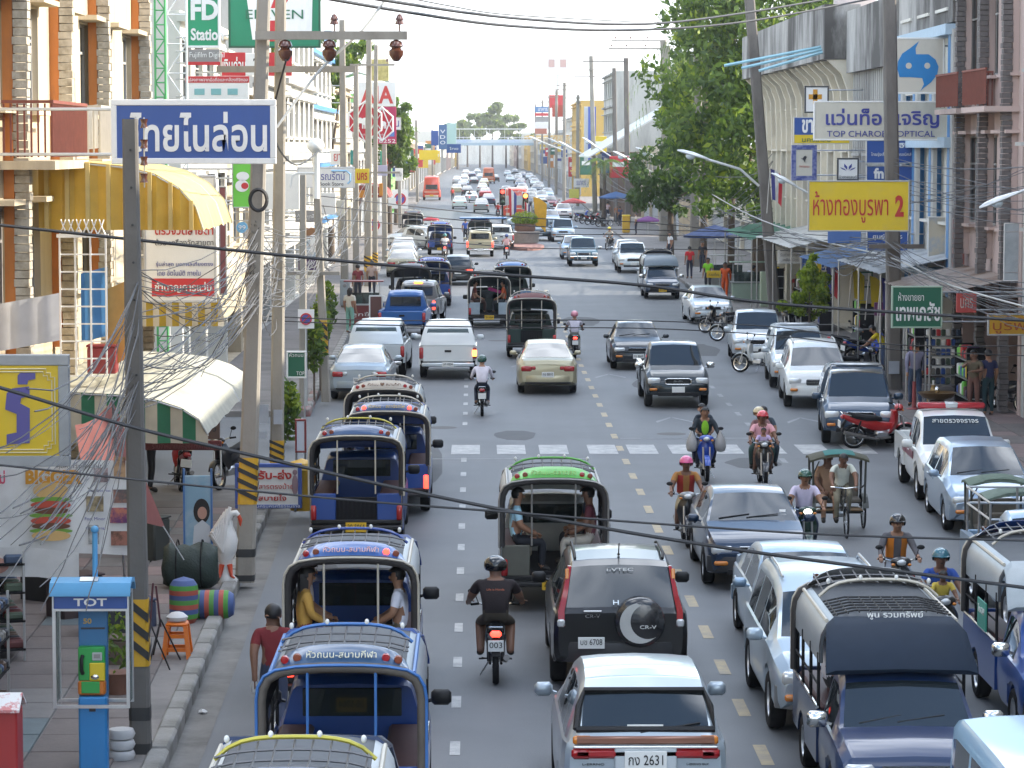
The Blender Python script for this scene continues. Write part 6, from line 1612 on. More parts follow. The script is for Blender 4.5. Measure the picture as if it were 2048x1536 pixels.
pole('second pole just beside the sleeved one at the elephant signs',(750,567),(752,90),150,.26,.2,band=(505,526,3),group='utility poles')
pole('thin pole at the corner near the taped notices',(606,812),(606,350),79,.2,.16,group='utility poles')
pole('pole between the bookshop sign and the yellow province sign',(712,590),(712,130),138,.3,.22,group='utility poles')
pole('pole behind the yellow province sign',(770,520),(768,190),180,.34,.26,group='utility poles')
pole('blue-footed pole by the parked white hatchback',(800,455),(798,240),252,.3,.25,group='utility poles')
pole('far pole beside the red minibus',(835,402),(832,240),370,.34,.3,group='utility poles')
pole('far pole in front of the yellow canopy',(866,375),(864,260),480,.34,.3,group='utility poles')
Q1=pole('dark pole crossing the optician sign',(1790,772),(1778,-40),84,.40,.36,CONCD,arms=((1735,1845,492,.12,()),),group='utility poles')
Q2=pole('leaning dark pole in front of the leafy tree',(1550,630),(1496,-40),121.5,.46,.40,CONCD,group='utility poles')
pole('straight pole before the big tree, next to the red-shirted man',(1389,532),(1398,-30),171,.58,.48,mat('pole_mid',(.22,.20,.175),rough=.9,var=.22,scale=3),group='utility poles')
Q4=pole('near one of the paired poles with long crossarms',(1326,478),(1334,92),217,.60,.5,arms=((1216,1330,98,.12,((1222,1),(1252,1),(1290,1))),(1222,1326,82,.1,((1230,1),(1260,1),(1295,1)))),group='utility poles')
pole('lighter one of the paired poles with long crossarms',(1346,478),(1326,80),219,.56,.44,group='utility poles')
pole('pole crossing the grey concrete building, nearer one',(1256,446),(1252,116),268,.5,.42,CONCD,arms=((1165,1254,123,.1,((1168,1),(1196,1),(1224,1))),),group='utility poles')
pole('pole crossing the grey concrete building, farther one',(1232,440),(1228,136),276,.42,.36,CONCD,group='utility poles')
pole('vine-topped pole at the corner of the blue sign',(1190,425),(1182,112),310,.5,.42,arms=((1150,1190,140,.1,()),(1147,1192,153,.1,())),group='utility poles')
for k,(px,y0,y1,Y,lab) in enumerate(((1128,400,165,380,'far pole beside the ochre building'),(1112,385,180,430,'far pole in front of the red hanging sign'),(1098,372,190,500,'far pole left of the red hanging sign'),(1084,362,200,580,'far pole by the blue boards'),(1070,354,208,660,'far pole before the footbridge railing'),(1155,410,190,345,'far pole just beyond the vine-topped pole'))):
 pole(lab,(px,y0),(px + 1,y1),Y,.42,.38,arms=((px - 24,px + 8,y1 + 6,.1,()),(px - 20,px + 6,y1 + 14,.1,())),group='utility poles')
# street lamps on long arms
LAMPH=mat('lamp_housing',(.62,.63,.62),rough=.35,metal=.3,var=.1)
def street_lamp(label,head,elbow,foot,Y,s=1.0,m=None):
 H,E,F=at(*head,Y),at(*elbow,Y),at(*foot,Y); t=thing('street_lamp',label,'street lamp',F,0,'street lamps on long arms')
 b=MB(); b.tube([F - F,E - F,H - F],.05*s,6); b.build('arm',LAMPH,t,50)
 d=(H - E).normalized(); up=Vector((0,0,1)); sd=d.cross(up).normalized(); up=sd.cross(d)
 b=MB(); rings=[]
 for u,w,h in ((-.1,.06,.05),(.1,.13,.08),(.5,.17,.12),(.85,.15,.10),(1.05,.05,.04)):
  c=(H - F) + d*u*s; rings.append([c + sd*(math.cos(a)*w*s) + up*(max(-.3,math.sin(a))*h*s) for a in [2*math.pi*k/10 for k in range(10)]])
 b.loft(rings); b.build('lamp_head',LAMPH,t,50)
 b=MB(); b.ell((H - F) + d*.55*s - up*.05*s,(.17*s,.14*s,.13*s),12,8); b.build('lamp_bowl',mat('lamp_bowl',(.55,.62,.66),rough=.1,coat=.5),t,50)
 return t
street_lamp('street lamp reaching out from the leaning pole',(1412,318),(1480,338),(1518,372),121,1.15)
street_lamp('street lamp above the paired poles',(1310,316),(1340,332),(1352,345),214,1.5)
street_lamp('street lamp below the grey concrete building',(1262,322),(1300,342),(1330,360),216,1.4)
street_lamp('street lamp in front of the market house roof',(1190,292),(1225,315),(1250,330),266,1.3)
street_lamp('middle one of three far street lamps in line',(1140,295),(1165,308),(1188,318),308,1.3)
street_lamp('far street lamp over the middle of the road',(1118,287),(1140,297),(1155,305),344,1.3)
street_lamp('farthest street lamp before the footbridge',(1080,282),(1105,292),(1126,300),378,1.4)
street_lamp('large street lamp at the picture edge near the blue pillars',(2030,388),(2070,372),(2100,400),62,.75)
street_lamp('street lamp head peeping over the yellow gold shop sign',(1590,372),(1620,388),(1660,420),88,.75)
lp=thing('street_lamp','white street lamp on the slim pole beside the bookshop sign','street lamp',at(632,300,80.6),0,'street lamps on long arms')
b=MB(); b.tube([(0,0,-1.3),(0,0,-.2),(0,-.1,.1)],.09,8); b.build('neck',WHITEP,lp,50)
b=MB(); b.ell((0,-.2,.12),(.24,.34,.2),14,8); b.build('lamp_head',WHITEP,lp,50)
b=MB(); b.tube([(-.7,-.05,-1.0),(-.65,-.05,-.68),(-.5,-.05,-.62),(-.05,-.05,-.62)],.04,6); b.build('bracket',WHITEP,lp,50)
# ------------------------------------------------------------------ signs
def sign(label,box,Y,bg,texts=(),frame=None,fw=.05,th=.10,wall=None,name='sign',cat='sign',legs=False,rz=0.0,group=None):
 A,C=at(box[0],box[1],Y),at(box[2],box[3],Y); w,h=C.x - A.x,A.z - C.z; c=(A + C)/2
 t=thing(name,label,cat,(c.x,Y,C.z if not legs else .15),rz,group); zc=h/2 + (C.z - .15 if legs else 0)
 b=MB(); b.rbox((0,0,zc),(w - fw,th,h - fw),.01); p=b.build('panel',bg,t)
 if frame is not None:
  for cx,cz,sx,sz in ((0,zc + h/2 - fw/2,w,fw),(0,zc - h/2 + fw/2,w,fw),(-w/2 + fw/2,zc,fw,h - 2*fw - .004),(w/2 - fw/2,zc,fw,h - 2*fw - .004)):
   q=MB(); q.rbox((cx,0,cz),(sx,th + .03,sz),.008); q.build('frame',frame,t)
 for tx in texts:
  s,fx,fy,fw_,fh_,m_=tx[:6]; bold=tx[6] if len(tx) > 6 else .0
  text(s,m_,(-w/2 + fx*w,-th/2 - .012,zc + h/2 - fy*h),fw_*w,fh_*h,p,bold=bold)
 if wall is not None:
  for fz in (.15,.85):
   q=MB(); xs=wall - c.x; q.tube([(math.copysign(w/2,xs),0,zc - h/2 + h*fz),(xs,0,zc - h/2 + h*fz)],.025,5); q.build('bracket',STEEL,t)
 if legs:
  for s in (-1,1):
   q=MB(); q.tube([(s*w*.4,0,0),(s*w*.4,0,zc)],.025,6); q.build('post',STEEL,t)
 t['_w'],t['_h'],t['_zc']=w,h,zc
 return t,p,w,h,zc
def blot(p,pts,m,name='print',y=-.07):
 b=MB(); b.prism(pts,.006,'XZ',y); return b.build(name,m,p)
def ellp(cx,cz,rx,rz_,n=20,a0=0,a1=360):return [(cx + rx*math.cos(R(a0 + (a1 - a0)*k/n)),cz + rz_*math.sin(R(a0 + (a1 - a0)*k/n))) for k in range(n + (0 if a1 - a0 == 360 else 1))]
def smat(n,c,**k):
 if c and 'dark' not in k:k['dark']=tuple(x*.66 + .02 for x in c); k['thr']=(.50,.86); k['stretch']=(1,1,.35)
 return mat('sign_' + n,c,rough=k.pop('rough',.45),var=k.pop('var',.08),scale=k.pop('scale',2.5),**k)
SW=smat('white',(.74,.73,.69),dark=(.55,.52,.46),thr=(.55,.85)); SBL=smat('blue',(.032,.085,.30)); SY=smat('yellow',(.70,.50,.02),dark=(.60,.44,.08),thr=(.5,.8)); SR=smat('red',(.52,.03,.035)); SG=smat('green',(.015,.12,.065)); SLG=smat('lime',(.16,.55,.06)); SFG=smat('film_green',(.02,.30,.14))
LR,LW,LB,LK_,LY=smat('letter_red',(.50,.03,.02)),smat('letter_white',(.80,.79,.76)),smat('letter_blue',(.05,.06,.28)),smat('letter_black',(.04,.04,.045)),smat('letter_gold',(.55,.36,.05))
SBR=smat('maroon',(.14,.025,.03)); SGY=smat('grey',(.26,.25,.24)); SCR=smat('cream',(.58,.55,.46)); SPU=smat('purple',(.07,.03,.10))
ALU=mat('aluminium',(.55,.56,.57),rough=.35,metal=.7,var=.1)
sign('blue nylon shop sign with big white Thai letters in a white frame',(222,199,553,328),46.0,SBL,[('ไทยไนล่อน',.53,.50,.83,.62,LW,.02)],LW,.09,wall=LX)
t,p,w,h,zc=sign('yellow sign with purple Thai letters and a stepped cream border',(-160,709,141,932),36.0,SY,[('บู',.40,.5,.16,.62,smat('letter_violet',(.10,.09,.30)),.02)],mat('frame_zinc',(.34,.36,.38),rough=.5,metal=.4,var=.2),.13,wall=LX)
for pg in ([(26,776),(60,772),(61,792),(44,795),(42,806),(61,816),(61,885),(15,888),(15,868),(35,864),(35,827),(12,818),(15,786)],[(37,750),(42,745),(72,745),(72,757),(58,760),(56,768),(37,768)]):
 q=[at(x_,y_,36.0) - t.location for x_,y_ in pg]; b=MB(); b.prism([(v.x,v.z) for v in q],.012,'XZ',-.066); b.build('lettering',smat('letter_violet',0),p)
for in_ in (.17,.205):
 q=MB(); xs,zs=w/2 - in_,h/2 - in_; c_=.10
 q.tube([(x,-.062,zc + z) for x,z in ((-xs + c_,zs),(xs - c_,zs),(xs - c_,zs - .05),(xs - .05,zs - .05),(xs - .05,zs - c_),(xs,zs - c_),(xs,-zs + c_),(xs - .05,-zs + c_),(xs - .05,-zs + .05),(xs - c_,-zs + .05),(xs - c_,-zs),(-xs + c_,-zs))],.008,4); q.build('border_line',smat('border_cream',(.72,.66,.40)),p)
t,p,w,h,zc=sign('tall white optician board offering eye tests, red strip at its foot',(286,350,434,605),62.0,SW,[('แว่นตา',.62,.09,.5,.06,smat('letter_olive',(.40,.42,.30))),('ตรวจวัดสายตา',.56,.43,.80,.075,LR,.02),('ด้วย เครื่องวัดสายตา',.56,.525,.80,.05,LK_),('รุ่นล่าสุด บอกผลเที่ยงตรง',.56,.70,.78,.045,LB),('โดย อัตโนมัติ ภายใน',.48,.765,.6,.045,LB)],ALU,.05,wall=LX)
b=MB(); b.box((.06,-.055,zc - h/2 + h*.12),(w*.86,.01,h*.14)); r_=b.build('red_strip',SR,p); text('ชำนาญการแว่น',LW,(.06,-.066,zc - h/2 + h*.12),w*.78,h*.085,r_,bold=.02)
b=MB(); b.box((.1,-.053,zc + h*.20),(w*.72,.01,h*.16)); b.build('photo_print',smat('photo_teal',(.35,.46,.48),dark=(.12,.16,.2),thr=(.4,.6),scale=5),p)
t,p,w,h,zc=sign('green film shop sign with fat white letters',(371,-40,441,96),77.0,SFG,[('FD',.55,.44,.80,.30,LW,.04),('Station',.62,.80,.95,.18,LW,.03)],LW,.06,wall=LX)
t,p,w,h,zc=sign('grey strip sign with white letters over a red line',(371,98,441,131),76.9,SGY,[('Fujifilm Digital',.62,.40,1.0,.42,LW)],None,.02,wall=LX)
b=MB(); b.box((0,-.056,zc - h*.38),(w,.01,h*.2)); b.build('red_line',SR,p)
t,p,w,h,zc=sign('white photo sign with a red headline and small camera drawings',(371,151,499,201),76.8,SW,[('แปลงภาพจากมือถือและกล้องดิจิตอล',.5,.16,.96,.16,LW)],None,.03,wall=LX)
b=MB(); b.box((0,-.054,zc + h*.34),(w,.008,h*.26)); b.build('headline_band',SR,p)
for k in range(3):
 b=MB(); b.rbox((w*(-.28 + .26*k),-.056,zc - h*.15),(.26,.01,.16),.004); b.build('camera_drawing',smat('print_teal',(.20,.42,.42)),p)
t,p,w,h,zc=sign('convenience store sign with a red seven and green border',(456,-70,642,96),83.0,smat('store_green',(.012,.20,.10)),(),mat('frame_green_dark',(.02,.09,.05),rough=.5),.06,wall=LX)
blot(p,[(-w*.34,zc + h*.46),(w*.42,zc + h*.46),(w*.40,zc - h*.40),(-w*.24,zc - h*.40)],LW,'white_field',-.058)
blot(p,[(-w*.26,zc + h*.44),(w*.32,zc + h*.44),(w*.10,zc - h*.02),(-.04*w,zc - h*.02),(w*.06,zc + h*.28),(-w*.26,zc + h*.28)],SR,'numeral',-.064)
blot(p,[(-.06*w,zc - h*.17),(w*.08,zc - h*.17),(w*.03,zc - h*.42),(-w*.07,zc - h*.42)],SR,'numeral_foot',-.064)
text('ELEVEN',smat('store_letter_green',(.02,.14,.07)),(0,-.072,zc - h*.095),w*.62,h*.11,p)
t,p,w,h,zc=sign('red and white pawn sign with the number 2',(441,105,580,152),82.0,SW,[('2',.54,.52,.14,.6,LK_),('เงินด่วน',.2,.5,.34,.62,LW,.02),('ล',.88,.5,.1,.6,LW)],None,.03,wall=LX)
for fx in (-.31,.36):
 b=MB(); b.box((w*fx,-.053,zc),(w*.34,.008,h)); b.build('red_field',SR,p)
for o in list(p.children):
 if o.name.startswith('lettering'):o.location.y -= .008
t,p,w,h,zc=sign('lime green sign with a white and red emblem beside the tan pole',(464,324,508,416),75.0,SLG,(),STEEL,.03,wall=LX)
blot(p,ellp(0,zc + .22,.16,.11),LW); blot(p,ellp(-.02,zc - .02,.17,.15),LW); blot(p,ellp(.05,zc - .02,.09,.08),SR,y=-.074)
sign('white blank box sign behind the tan poles',(508,345,600,420),84.0,SW,(),None,.02,wall=LX)
t,p,w,h,zc=sign('white bookshop sign with a light blue rounded band',(594,334,709,376),110.0,SW,[('วรรณรัตน์',.56,.42,.55,.40,LB),('Book Store',.60,.80,.42,.18,LK_)],ALU,.05,wall=LX - .3)
q=MB(); q.tube([(w*.1,-.06,zc + h*.32),(w*.36,-.06,zc + h*.32),(w*.43,-.06,zc + h*.16),(w*.43,-.06,zc - h*.16),(w*.38,-.06,zc - h*.3)],.035,5); q.build('band',smat('band_blue',(.28,.50,.70)),p)
sign('small yellow province sign with red Thai letters',(710,337,739,367),120.0,SY,[('นคร',.5,.52,.7,.5,LR,.02)],None,.02,wall=LX - .4)
def elephant(label,x0,y0,x1,y1,Y):
 A,C=at(x0,y0,Y),at(x1,y1,Y); w,h=(C.x - A.x)/2,(A.z - C.z)/2; t=thing('sign',label,'sign',((A.x + C.x)/2,Y,(A.z + C.z)/2),0,'red diamond elephant signs')
 hexa=[(-w,h*.42),(0,h),(w,h*.42),(w,-h*.42),(0,-h),(-w,-h*.42)]
 b=MB(); b.prism(hexa,.18,'XZ',0); pn=b.build('panel',smat('elephant_red',(.50,.02,.04)),t)
 f=MB(); f.tube([(x,-.02,z) for x,z in hexa + hexa[:1]],.05,5); f.build('frame',LW,t)
 f=MB()
 for s in (1,-1):f.tube([(0,-.02,h),(s*w*.62,-.02,0),(0,-.02,-h)],.035,5); f.tube([(s*w,-.02,h*.42),(s*w*.62,-.02,0),(s*w,-.02,-h*.42)],.03,5)
 f.build('diamond_lines',LW,t)
 s=w*.42; e=MB()
 e.prism(ellp(s*.15,.02,s*.78,s*.55),.01,'XZ',-.045); e.prism(ellp(-s*.72,s*.18,s*.42,s*.42),.01,'XZ',-.05)
 e.prism([(-s*1.1,s*.2),(-s*.85,0),(-s*.92,-s*.7),(-s*.8,-s*.85),(-s*1.0,-s*.9),(-s*1.12,-s*.7)],.01,'XZ',-.047)
 for x in (-.45,-.1,.35,.7):e.prism([(s*x,-s*.2),(s*(x + .24),-s*.2),(s*(x + .22),-s*1.0),(s*(x + .02),-s*1.0)],.01,'XZ',-.046)
 e.build('elephant_emblem',LW,pn)
 text('ตราช้าง',LW,(0,-.05,-h*.62),w*.5,h*.12,pn)
elephant('front red hexagonal sign with a white elephant',697,203,763,284,150)
elephant('second red hexagonal elephant sign half hidden behind the first',742,214,786,282,156)
sign('white insurance sign with three big red letters',(716,164,792,213),166,SW,[('AIA',.5,.52,.86,.72,smat('letter_crimson',(.55,.05,.04)),.03)],None,.02,wall=LX - 1)
t,p,w,h,zc=sign('magenta and blue shop sign with a phone number',(752,213,793,288),172,smat('magenta',(.45,.03,.10)),[('H',.45,.16,.3,.14,LY,.04),('6252',.55,.92,.8,.1,LW)],None,.02,wall=LX - 1.2)
b=MB(); b.box((0,-.055,zc - h*.22),(w*.8,.01,h*.16)); b.build('blue_field',smat('mid_blue',(.10,.20,.50)),p)
sign('small white lamp box sign above the street tree',(786,235,802,260),180,SW,[('น',.5,.5,.5,.5,LB)],ALU,.05)
t,p,w,h,zc=sign('pick-up point sign with red Thai letters and blue rim',(470,927,604,1016),56.0,SW,[('รับ-ส่ง',.60,.24,.50,.22,LR,.03),('ผู้โดยสารตรงป้าย',.50,.52,.76,.17,LR),('สบายใจ',.56,.76,.42,.13,LR,.02),('เทศบาลนครนครศรีธรรมราช',.52,.945,.9,.07,LW)],smat('rim_blue',(.05,.10,.35)),.07,legs=True)
b=MB(); b.ell((w*.40,-.06,zc + .02),(.06,.01,.2),8,6); b.ell((w*.40,-.06,zc + .26),(.045,.01,.055),8,6); b.build('figure_print',smat('figure_mauve',(.30,.20,.22)),p)
b=MB(); b.box((0,0,0),(.7,.4,.8));
t=thing('rubbish_bin','yellow bin half hidden behind the pick-up sign','bin',gr(604,1020,.15) + (.15,)); b=MB(); b.lathe([(.22,0),(.28,.75),(.30,.78),(.25,.9),(.001,.98)],14); b.build('body',smat('bin_yellow',(.55,.32,.02)),t,40)
sign('green bus stop board with white strips leaning at the corner',(573,702,613,756),72.0,SG,[('หัวถนน',.5,.14,.7,.14,LW),('TOP',.7,.82,.4,.14,LW)],LW,.04,legs=True)
t,p,w,h,zc=sign('white notice board on red legs beside the queued songthaews',(590,838,613,905),62.0,smat('notice_paper',(.55,.60,.68)),(),smat('red_wood',(.22,.04,.04)),.04,legs=True)
sign('purple clothes shop sign with pale capital letters',(596,514,645,541),100,SPU,[('CHAN JE',.5,.5,.8,.4,smat('letter_lilac',(.50,.46,.52)))],None,.02,wall=LX)
sign('pale poster board with a blue and red picture above the purple sign',(600,478,644,514),101,smat('poster_pale',(.55,.56,.55),dark=(.2,.36,.5),thr=(.45,.6),scale=4),(),None,.02,wall=LX)
sign('brown shop sign under the green striped awning',(285,838,441,879),55.5,smat('brown_board',(.16,.10,.08)),[('พลาสเตอร์',.7,.35,.5,.5,LK_)],None,.02,wall=LX)
sign('dark maroon shop sign below the brown one',(285,880,444,901),55.0,SBR,[('ร้านจำหน่ายเครื่องแต่งกายทหาร',.55,.5,.85,.6,smat('letter_rose',(.26,.08,.09)))],None,.02,wall=LX)
for k,(px,py,Y,lab) in enumerate(((612,638,78.5,'round no parking sign on a white board near the thin pole'),(748,450,200,'round no parking sign beside the parked white hatchback'),(800,398,258,'round no parking sign on the blue-footed pole'))):
 c=at(px,py,Y); t=thing('road_sign',lab,'road sign',c); s_=Y/6000*12
 b=MB(); b.box((0,.03,0),(s_*2.7,.03,s_*3.2)); b.build('board',LW,t)
 b=MB(); b.lathe([(.001,-.01),(s_*.75,-.01),(s_*.75,.01),(.001,.01)],20,axis='Y'); b.build('blue_disc',smat('roundel_blue',(.08,.08,.35)),t)
 b=MB(); b.lathe([(s_*.75,-.02),(s_*1.0,-.02),(s_*1.0,.015),(s_*.75,.015)],20,axis='Y'); b.box((0,-.016,0),(s_*.2,.012,s_*1.6),m=Matrix.Rotation(R(45),3,'Y')); b.build('red_ring',SR,t)
 b=MB(); b.tube([(0,.06,-c.z + .15),(0,.06,s_)],.03,6); b.build('post',STEEL,t)
for box,Y,m_,tx,lab in (((877,249,894,299),300,smat('vdo_blue',(.06,.13,.26)),[('V',.5,.28,.6,.14,LW),('D',.5,.5,.6,.14,LW),('O',.5,.72,.6,.14,LW)],'tall dark blue vertical sign with three stacked white letters'),((862,261,877,291),302,SBL,(),'blue sign beside the tall dark blue vertical one'),((893,246,913,288),310,smat('pale_teal',(.45,.58,.58)),(),'pale teal sign behind the tall dark blue vertical one'),((893,288,922,306),312,SBL,[('ไทย',.5,.5,.6,.3,LW)],'blue box sign below the pale teal one'),((838,300,876,320),290,SY,(),'yellow fascia sign before the red minibus'),((790,336,806,362),205,SW,[('ทาง',.5,.5,.6,.3,LK_)],'white arrow-shaped sign by the thin far pole'),
       ((1099,190,1127,216),470,SR,(),'red hanging sign in front of the ochre building'),((1104,210,1126,234),452,smat('red_gold',(.4,.05,.02)),(),'dark red sign with gold rim below the red one'),((1070,213,1101,225),520,smat('sky_blue',(.10,.22,.42)),[('อาคาร',.5,.5,.6,.5,LW)],'blue board in the stack of far signs'),((1070,226,1101,232),519,SR,(),'thin red board in the stack of far signs'),((1070,233,1101,244),518,SGY,(),'grey board in the stack of far signs'),((1069,244,1098,258),517,SW,(),'white board in the stack of far signs'),((1070,257,1094,268),516,smat('salmon',(.45,.16,.10)),(),'salmon board at the bottom of the far sign stack'),((1106,270,1140,288),400,smat('stripe_orange',(.5,.26,.06),dark=(.5,.45,.3),thr=(.45,.55),scale=9),(),'orange striped board under the ochre building'),
       ((1168,213,1178,322),330,smat('tall_white',(.6,.6,.6)),(),'tall white panel beside the tall blue one'),((1176,213,1192,322),329,smat('tall_blue',(.05,.10,.42)),(),'tall blue vertical panel at the grey building corner'),((1195,308,1225,336),300,smat('poster_sky',(.35,.5,.66),dark=(.7,.65,.5),thr=(.45,.6),scale=1.2),(),'poster with a sky picture below the market roof'),((1147,357,1178,375),305,SW,[('ธนาคาร',.5,.5,.6,.5,LB)],'small white box sign low beside the sky poster'),((1138,378,1158,396),330,smat('olive_yellow',(.48,.44,.08)),(),'olive yellow board near the red market umbrella')):
 sign(lab,box,Y,m_,tx,None,.02,wall=None)
t,p,w,h,zc=sign('white rooftop billboard on a mast above the far roofs',(1093,112,1139,151),620,SW,(),ALU,.1,name='billboard',cat='billboard')
for x,m_ in ((-.28,SR),(.22,SR)):
 b=MB(); b.box((w*x,-.07,zc + h*.12),(w*.26,.02,h*.4)); b.build('picture_panel',smat('faded_red',(.55,.36,.32)),p)
b=MB(); b.cyl((0,.3,-18),(0,.3,0),.25,8); b.build('mast',STEEL,t)
for box,Y,m_,tx,lab in (((640,385,672,430),108,SW,(),'white box sign under the bookshop sign'),((660,300,690,330),132,SW,[('ยา',.5,.5,.5,.5,LR)],'small white box sign above the bookshop sign'),((700,300,714,330),140,smat('sign_teal',(.03,.22,.2)),(),'narrow teal sign by the meter pole'),((590,420,640,445),98,SGY,[('รับซ่อมนาฬิกา',.5,.5,.8,.5,LW)],'grey watch repair sign between the tan poles'),((602,455,642,478),102,smat('sign_brown2',(.25,.12,.05)),(),'brown picture sign over the pale poster'),((672,400,690,432),124,SCR,(),'cream hanging box next to the meter pole'),((716,380,730,396),150,smat('sign_orange2',(.5,.2,.02)),(),'small orange sign beyond the province sign'),((755,330,775,352),175,smat('sign_lilac',(.4,.38,.5)),(),'lilac sign beyond the sleeved pole'),((758,366,766,392),178,smat('sign_orange2',0),(),'narrow orange pennant sign beyond the sleeved pole'),((776,395,792,412),215,SW,(),'white sign low beside the blue-footed pole'),((805,332,830,345),265,smat('sign_redroof',(.36,.1,.08)),(),'dull red fascia beside the street tree'),((800,320,824,331),262,smat('sign_blue3',(.16,.2,.42)),(),'dull blue fascia beside the street tree'),((648,60,664,130),165,smat('sign_lightblue',(.3,.45,.62)),(),'tall pale blue blade sign behind the insulators'),((740,118,778,162),185,smat('sign_olive',(.36,.3,.1),dark=(.5,.42,.15),thr=(.45,.55),scale=6),(),'olive louvred sign above the insurance sign'),((620,470,634,505),96,LW,(),'tall narrow white lightbox between the poles'),((760,302,772,330),190,smat('sign_green3',(.05,.3,.2)),(),'narrow green sign over the kerbside row')):
 sign(lab,box,Y,m_,tx,None,.02,wall=LX - .5)
for k,(px,py,Y) in enumerate(((640,650,84),(655,610,92),(628,690,80.5),(575,820,70))):
 c=at(px,py,Y); t=thing('hanging_plant',('trailing plant beside the street lamp pole','trailing plant by the blue doorway','trailing plant low at the corner','small leafy plant behind the corner posts')[k],'plant',c); lv=MB(); leaves(lv,(0,0,0),(.3,.3,.75),420,.11,random.Random(k)); lv.build('foliage',LEAF[:3],t); b=MB(); b.tube([(0,0,-c.z + .15),(0,0,.5)],.03,5); b.build('stem',BARK,t)
CN=[('red',SR),('blue',SBL),('yellow',SY),('white',SW),('green',SG),('orange',smat('sign_orange4',(.5,.2,.03)))]
for k in range(30):
 side_=-1 if k % 2 else 1; nm,m_=CN[(k // 2) % 6]; Y=262 + 16*k + rnd.uniform(-4,4); X=(on(LK,Y) - 1.9) if side_ < 0 else (on(RK,Y) + 1.2); w_,h_=rnd.uniform(.9,2.4),rnd.uniform(1.0,3.2); z_=rnd.uniform(3.6,7.5)
 t=thing('sign',nm + ' sign hung over the far ' + ('bus-side' if side_ < 0 else 'parked-car') + ' pavement, ' + ('nearest','second nearest','farthest')[k // 12] + ' of its colour there','sign',(X,Y,z_),0,'far hanging signs'); b=MB(); b.rbox((0,0,0),(w_,.2,h_),.02); pn=b.build('panel',m_,t); b=MB(); b.tube([(0,.1,h_/2),(side_*2.6,.1,h_/2)],.04,5); b.build('bracket',STEEL,t)
 b=MB(); b.box((0,-.11,h_*.12),(w_*.7,.02,h_*.22)); b.build('lettering_band',LW if nm != 'white' else LB,pn)
# signs on the shaded side
t,p,w,h,zc=sign('wide white optician sign with blue Thai and English letters',(1627,202,1896,281),86.5,SCR,[('แว่นท็อปเจริญ',.51,.44,.84,.50,LB,.02),('TOP CHAROEN OPTICAL',.50,.83,.80,.15,LB)],LW,.045,wall=RX)
t,p,w,h,zc=sign('square sign with a blue fish-like emblem above the optician sign',(1780,75,1888,188),86.8,smat('fish_cream',(.62,.57,.48)),(),LW,.05,wall=RX)
fb=smat('fish_blue',(.025,.22,.52))
def rad(pts,s,cx,cz):return [(cx + x*s,cz + z*s) for x,z in pts]
fish=[(-.42,-.30),(-.47,-.12),(-.46,.06),(-.36,.24),(-.18,.36),(.02,.52),(-.06,.36),(-.05,.22),(.24,.22),(.40,.10),(.47,-.06),(.44,-.24),(.30,-.42),(.14,-.54),(.06,-.62),(.14,-.46),(.10,-.32),(-.18,-.30),(-.42,-.30)]
blot(p,rad(fish[:-1],w*.80,.02,zc + .05),fb,'fish_emblem',-.058)
for sx in (-.2,.2):blot(p,ellp(.02 + sx*w*.85,zc - .0,w*.055,w*.055),smat('fish_cream',0),'fish_eye',-.066)
sign('yellow gold shop sign with red Thai letters and the number 2',(1616,361,1818,463),80.0,SY,[('ห้างทองบูรพา',.42,.52,.74,.62,LR),('2',.90,.50,.085,.42,LR,.04)],mat('frame_grey',(.4,.4,.38),rough=.5),.035,wall=None)
t,p,w,h,zc=sign('small sign with an orange cross and a pill',(1609,172,1657,226),105,LW,(),LK_,.05,wall=RX)
for a,c in ((.42,.14),(.14,.42)):
 b=MB(); b.box((-w*.06,-.058,zc + h*.1),(w*a*1.3,.01,h*c*1.3)); b.build('cross',smat('cross_orange',(.60,.28,.02)),p)
blot(p,ellp(w*.2,zc - h*.12,w*.18,h*.1),LW,'pill',-.068)
t,p,w,h,zc=sign('blue over yellow sale sign tucked behind the optician sign',(1587,234,1700,288),100,SBL,[('ขายยา',.42,.34,.55,.5,LW,.03)],ALU,.03,wall=RX)
b=MB(); b.box((0,-.055,zc - h*.33),(w,.01,h*.34)); y_=b.build('yellow_strip',SY,p); text('นครเภสัช',SG,(-w*.1,-.066,zc - h*.33),w*.5,h*.2,y_)
t,p,w,h,zc=sign('blue framed sign with a small rooster',(1583,290,1633,361),104,SCR,(),smat('tile_blue',(.06,.08,.26),dark=(.2,.22,.4),thr=(.45,.55),scale=14),.16,wall=RX)
blot(p,rad([(-.5,.1),(-.2,.0),(.0,.3),(.2,.35),(.35,.2),(.15,-.2),(.05,-.5),(-.1,-.2)],w*.3,0,zc + h*.12),LK_,'rooster'); text('ไก่ชน',LR,(0,-.06,zc - h*.1),w*.4,h*.06,p)
t,p,w,h,zc=sign('white sign with a blue leaf emblem',(1674,316,1717,361),100,LW,[('นิวฮอลแลนด์',.5,.84,.8,.14,LK_)],LK_,.05,wall=RX)
for a in (-60,-25,25,60):
 b=MB(); b.add([Vector((math.sin(R(a))*r_*.3 - s_*.05,-.06,zc + .02 + math.cos(R(a))*r_*.3 - .1)) for r_,s_ in ((.2,0),(.6,1),(1.0,0),(.6,-1))],[(0,1,2,3)]); b.build('leaf_print',LB,p)
sign('upper blue shop sign behind the dark pole',(1732,280,1832,327),93,SBL,[('ไทยรุ่งเรืองอิเล็คทรอนิคส์',.5,.62,.8,.2,LW),('อิอิจี',.7,.22,.3,.24,LW,.03)],ALU,.03,wall=RX)
sign('middle blue shop sign with a slanted logo',(1732,331,1832,362),93.1,SBL,[('fn',.25,.5,.2,.7,LW,.04)],ALU,.03,wall=RX)
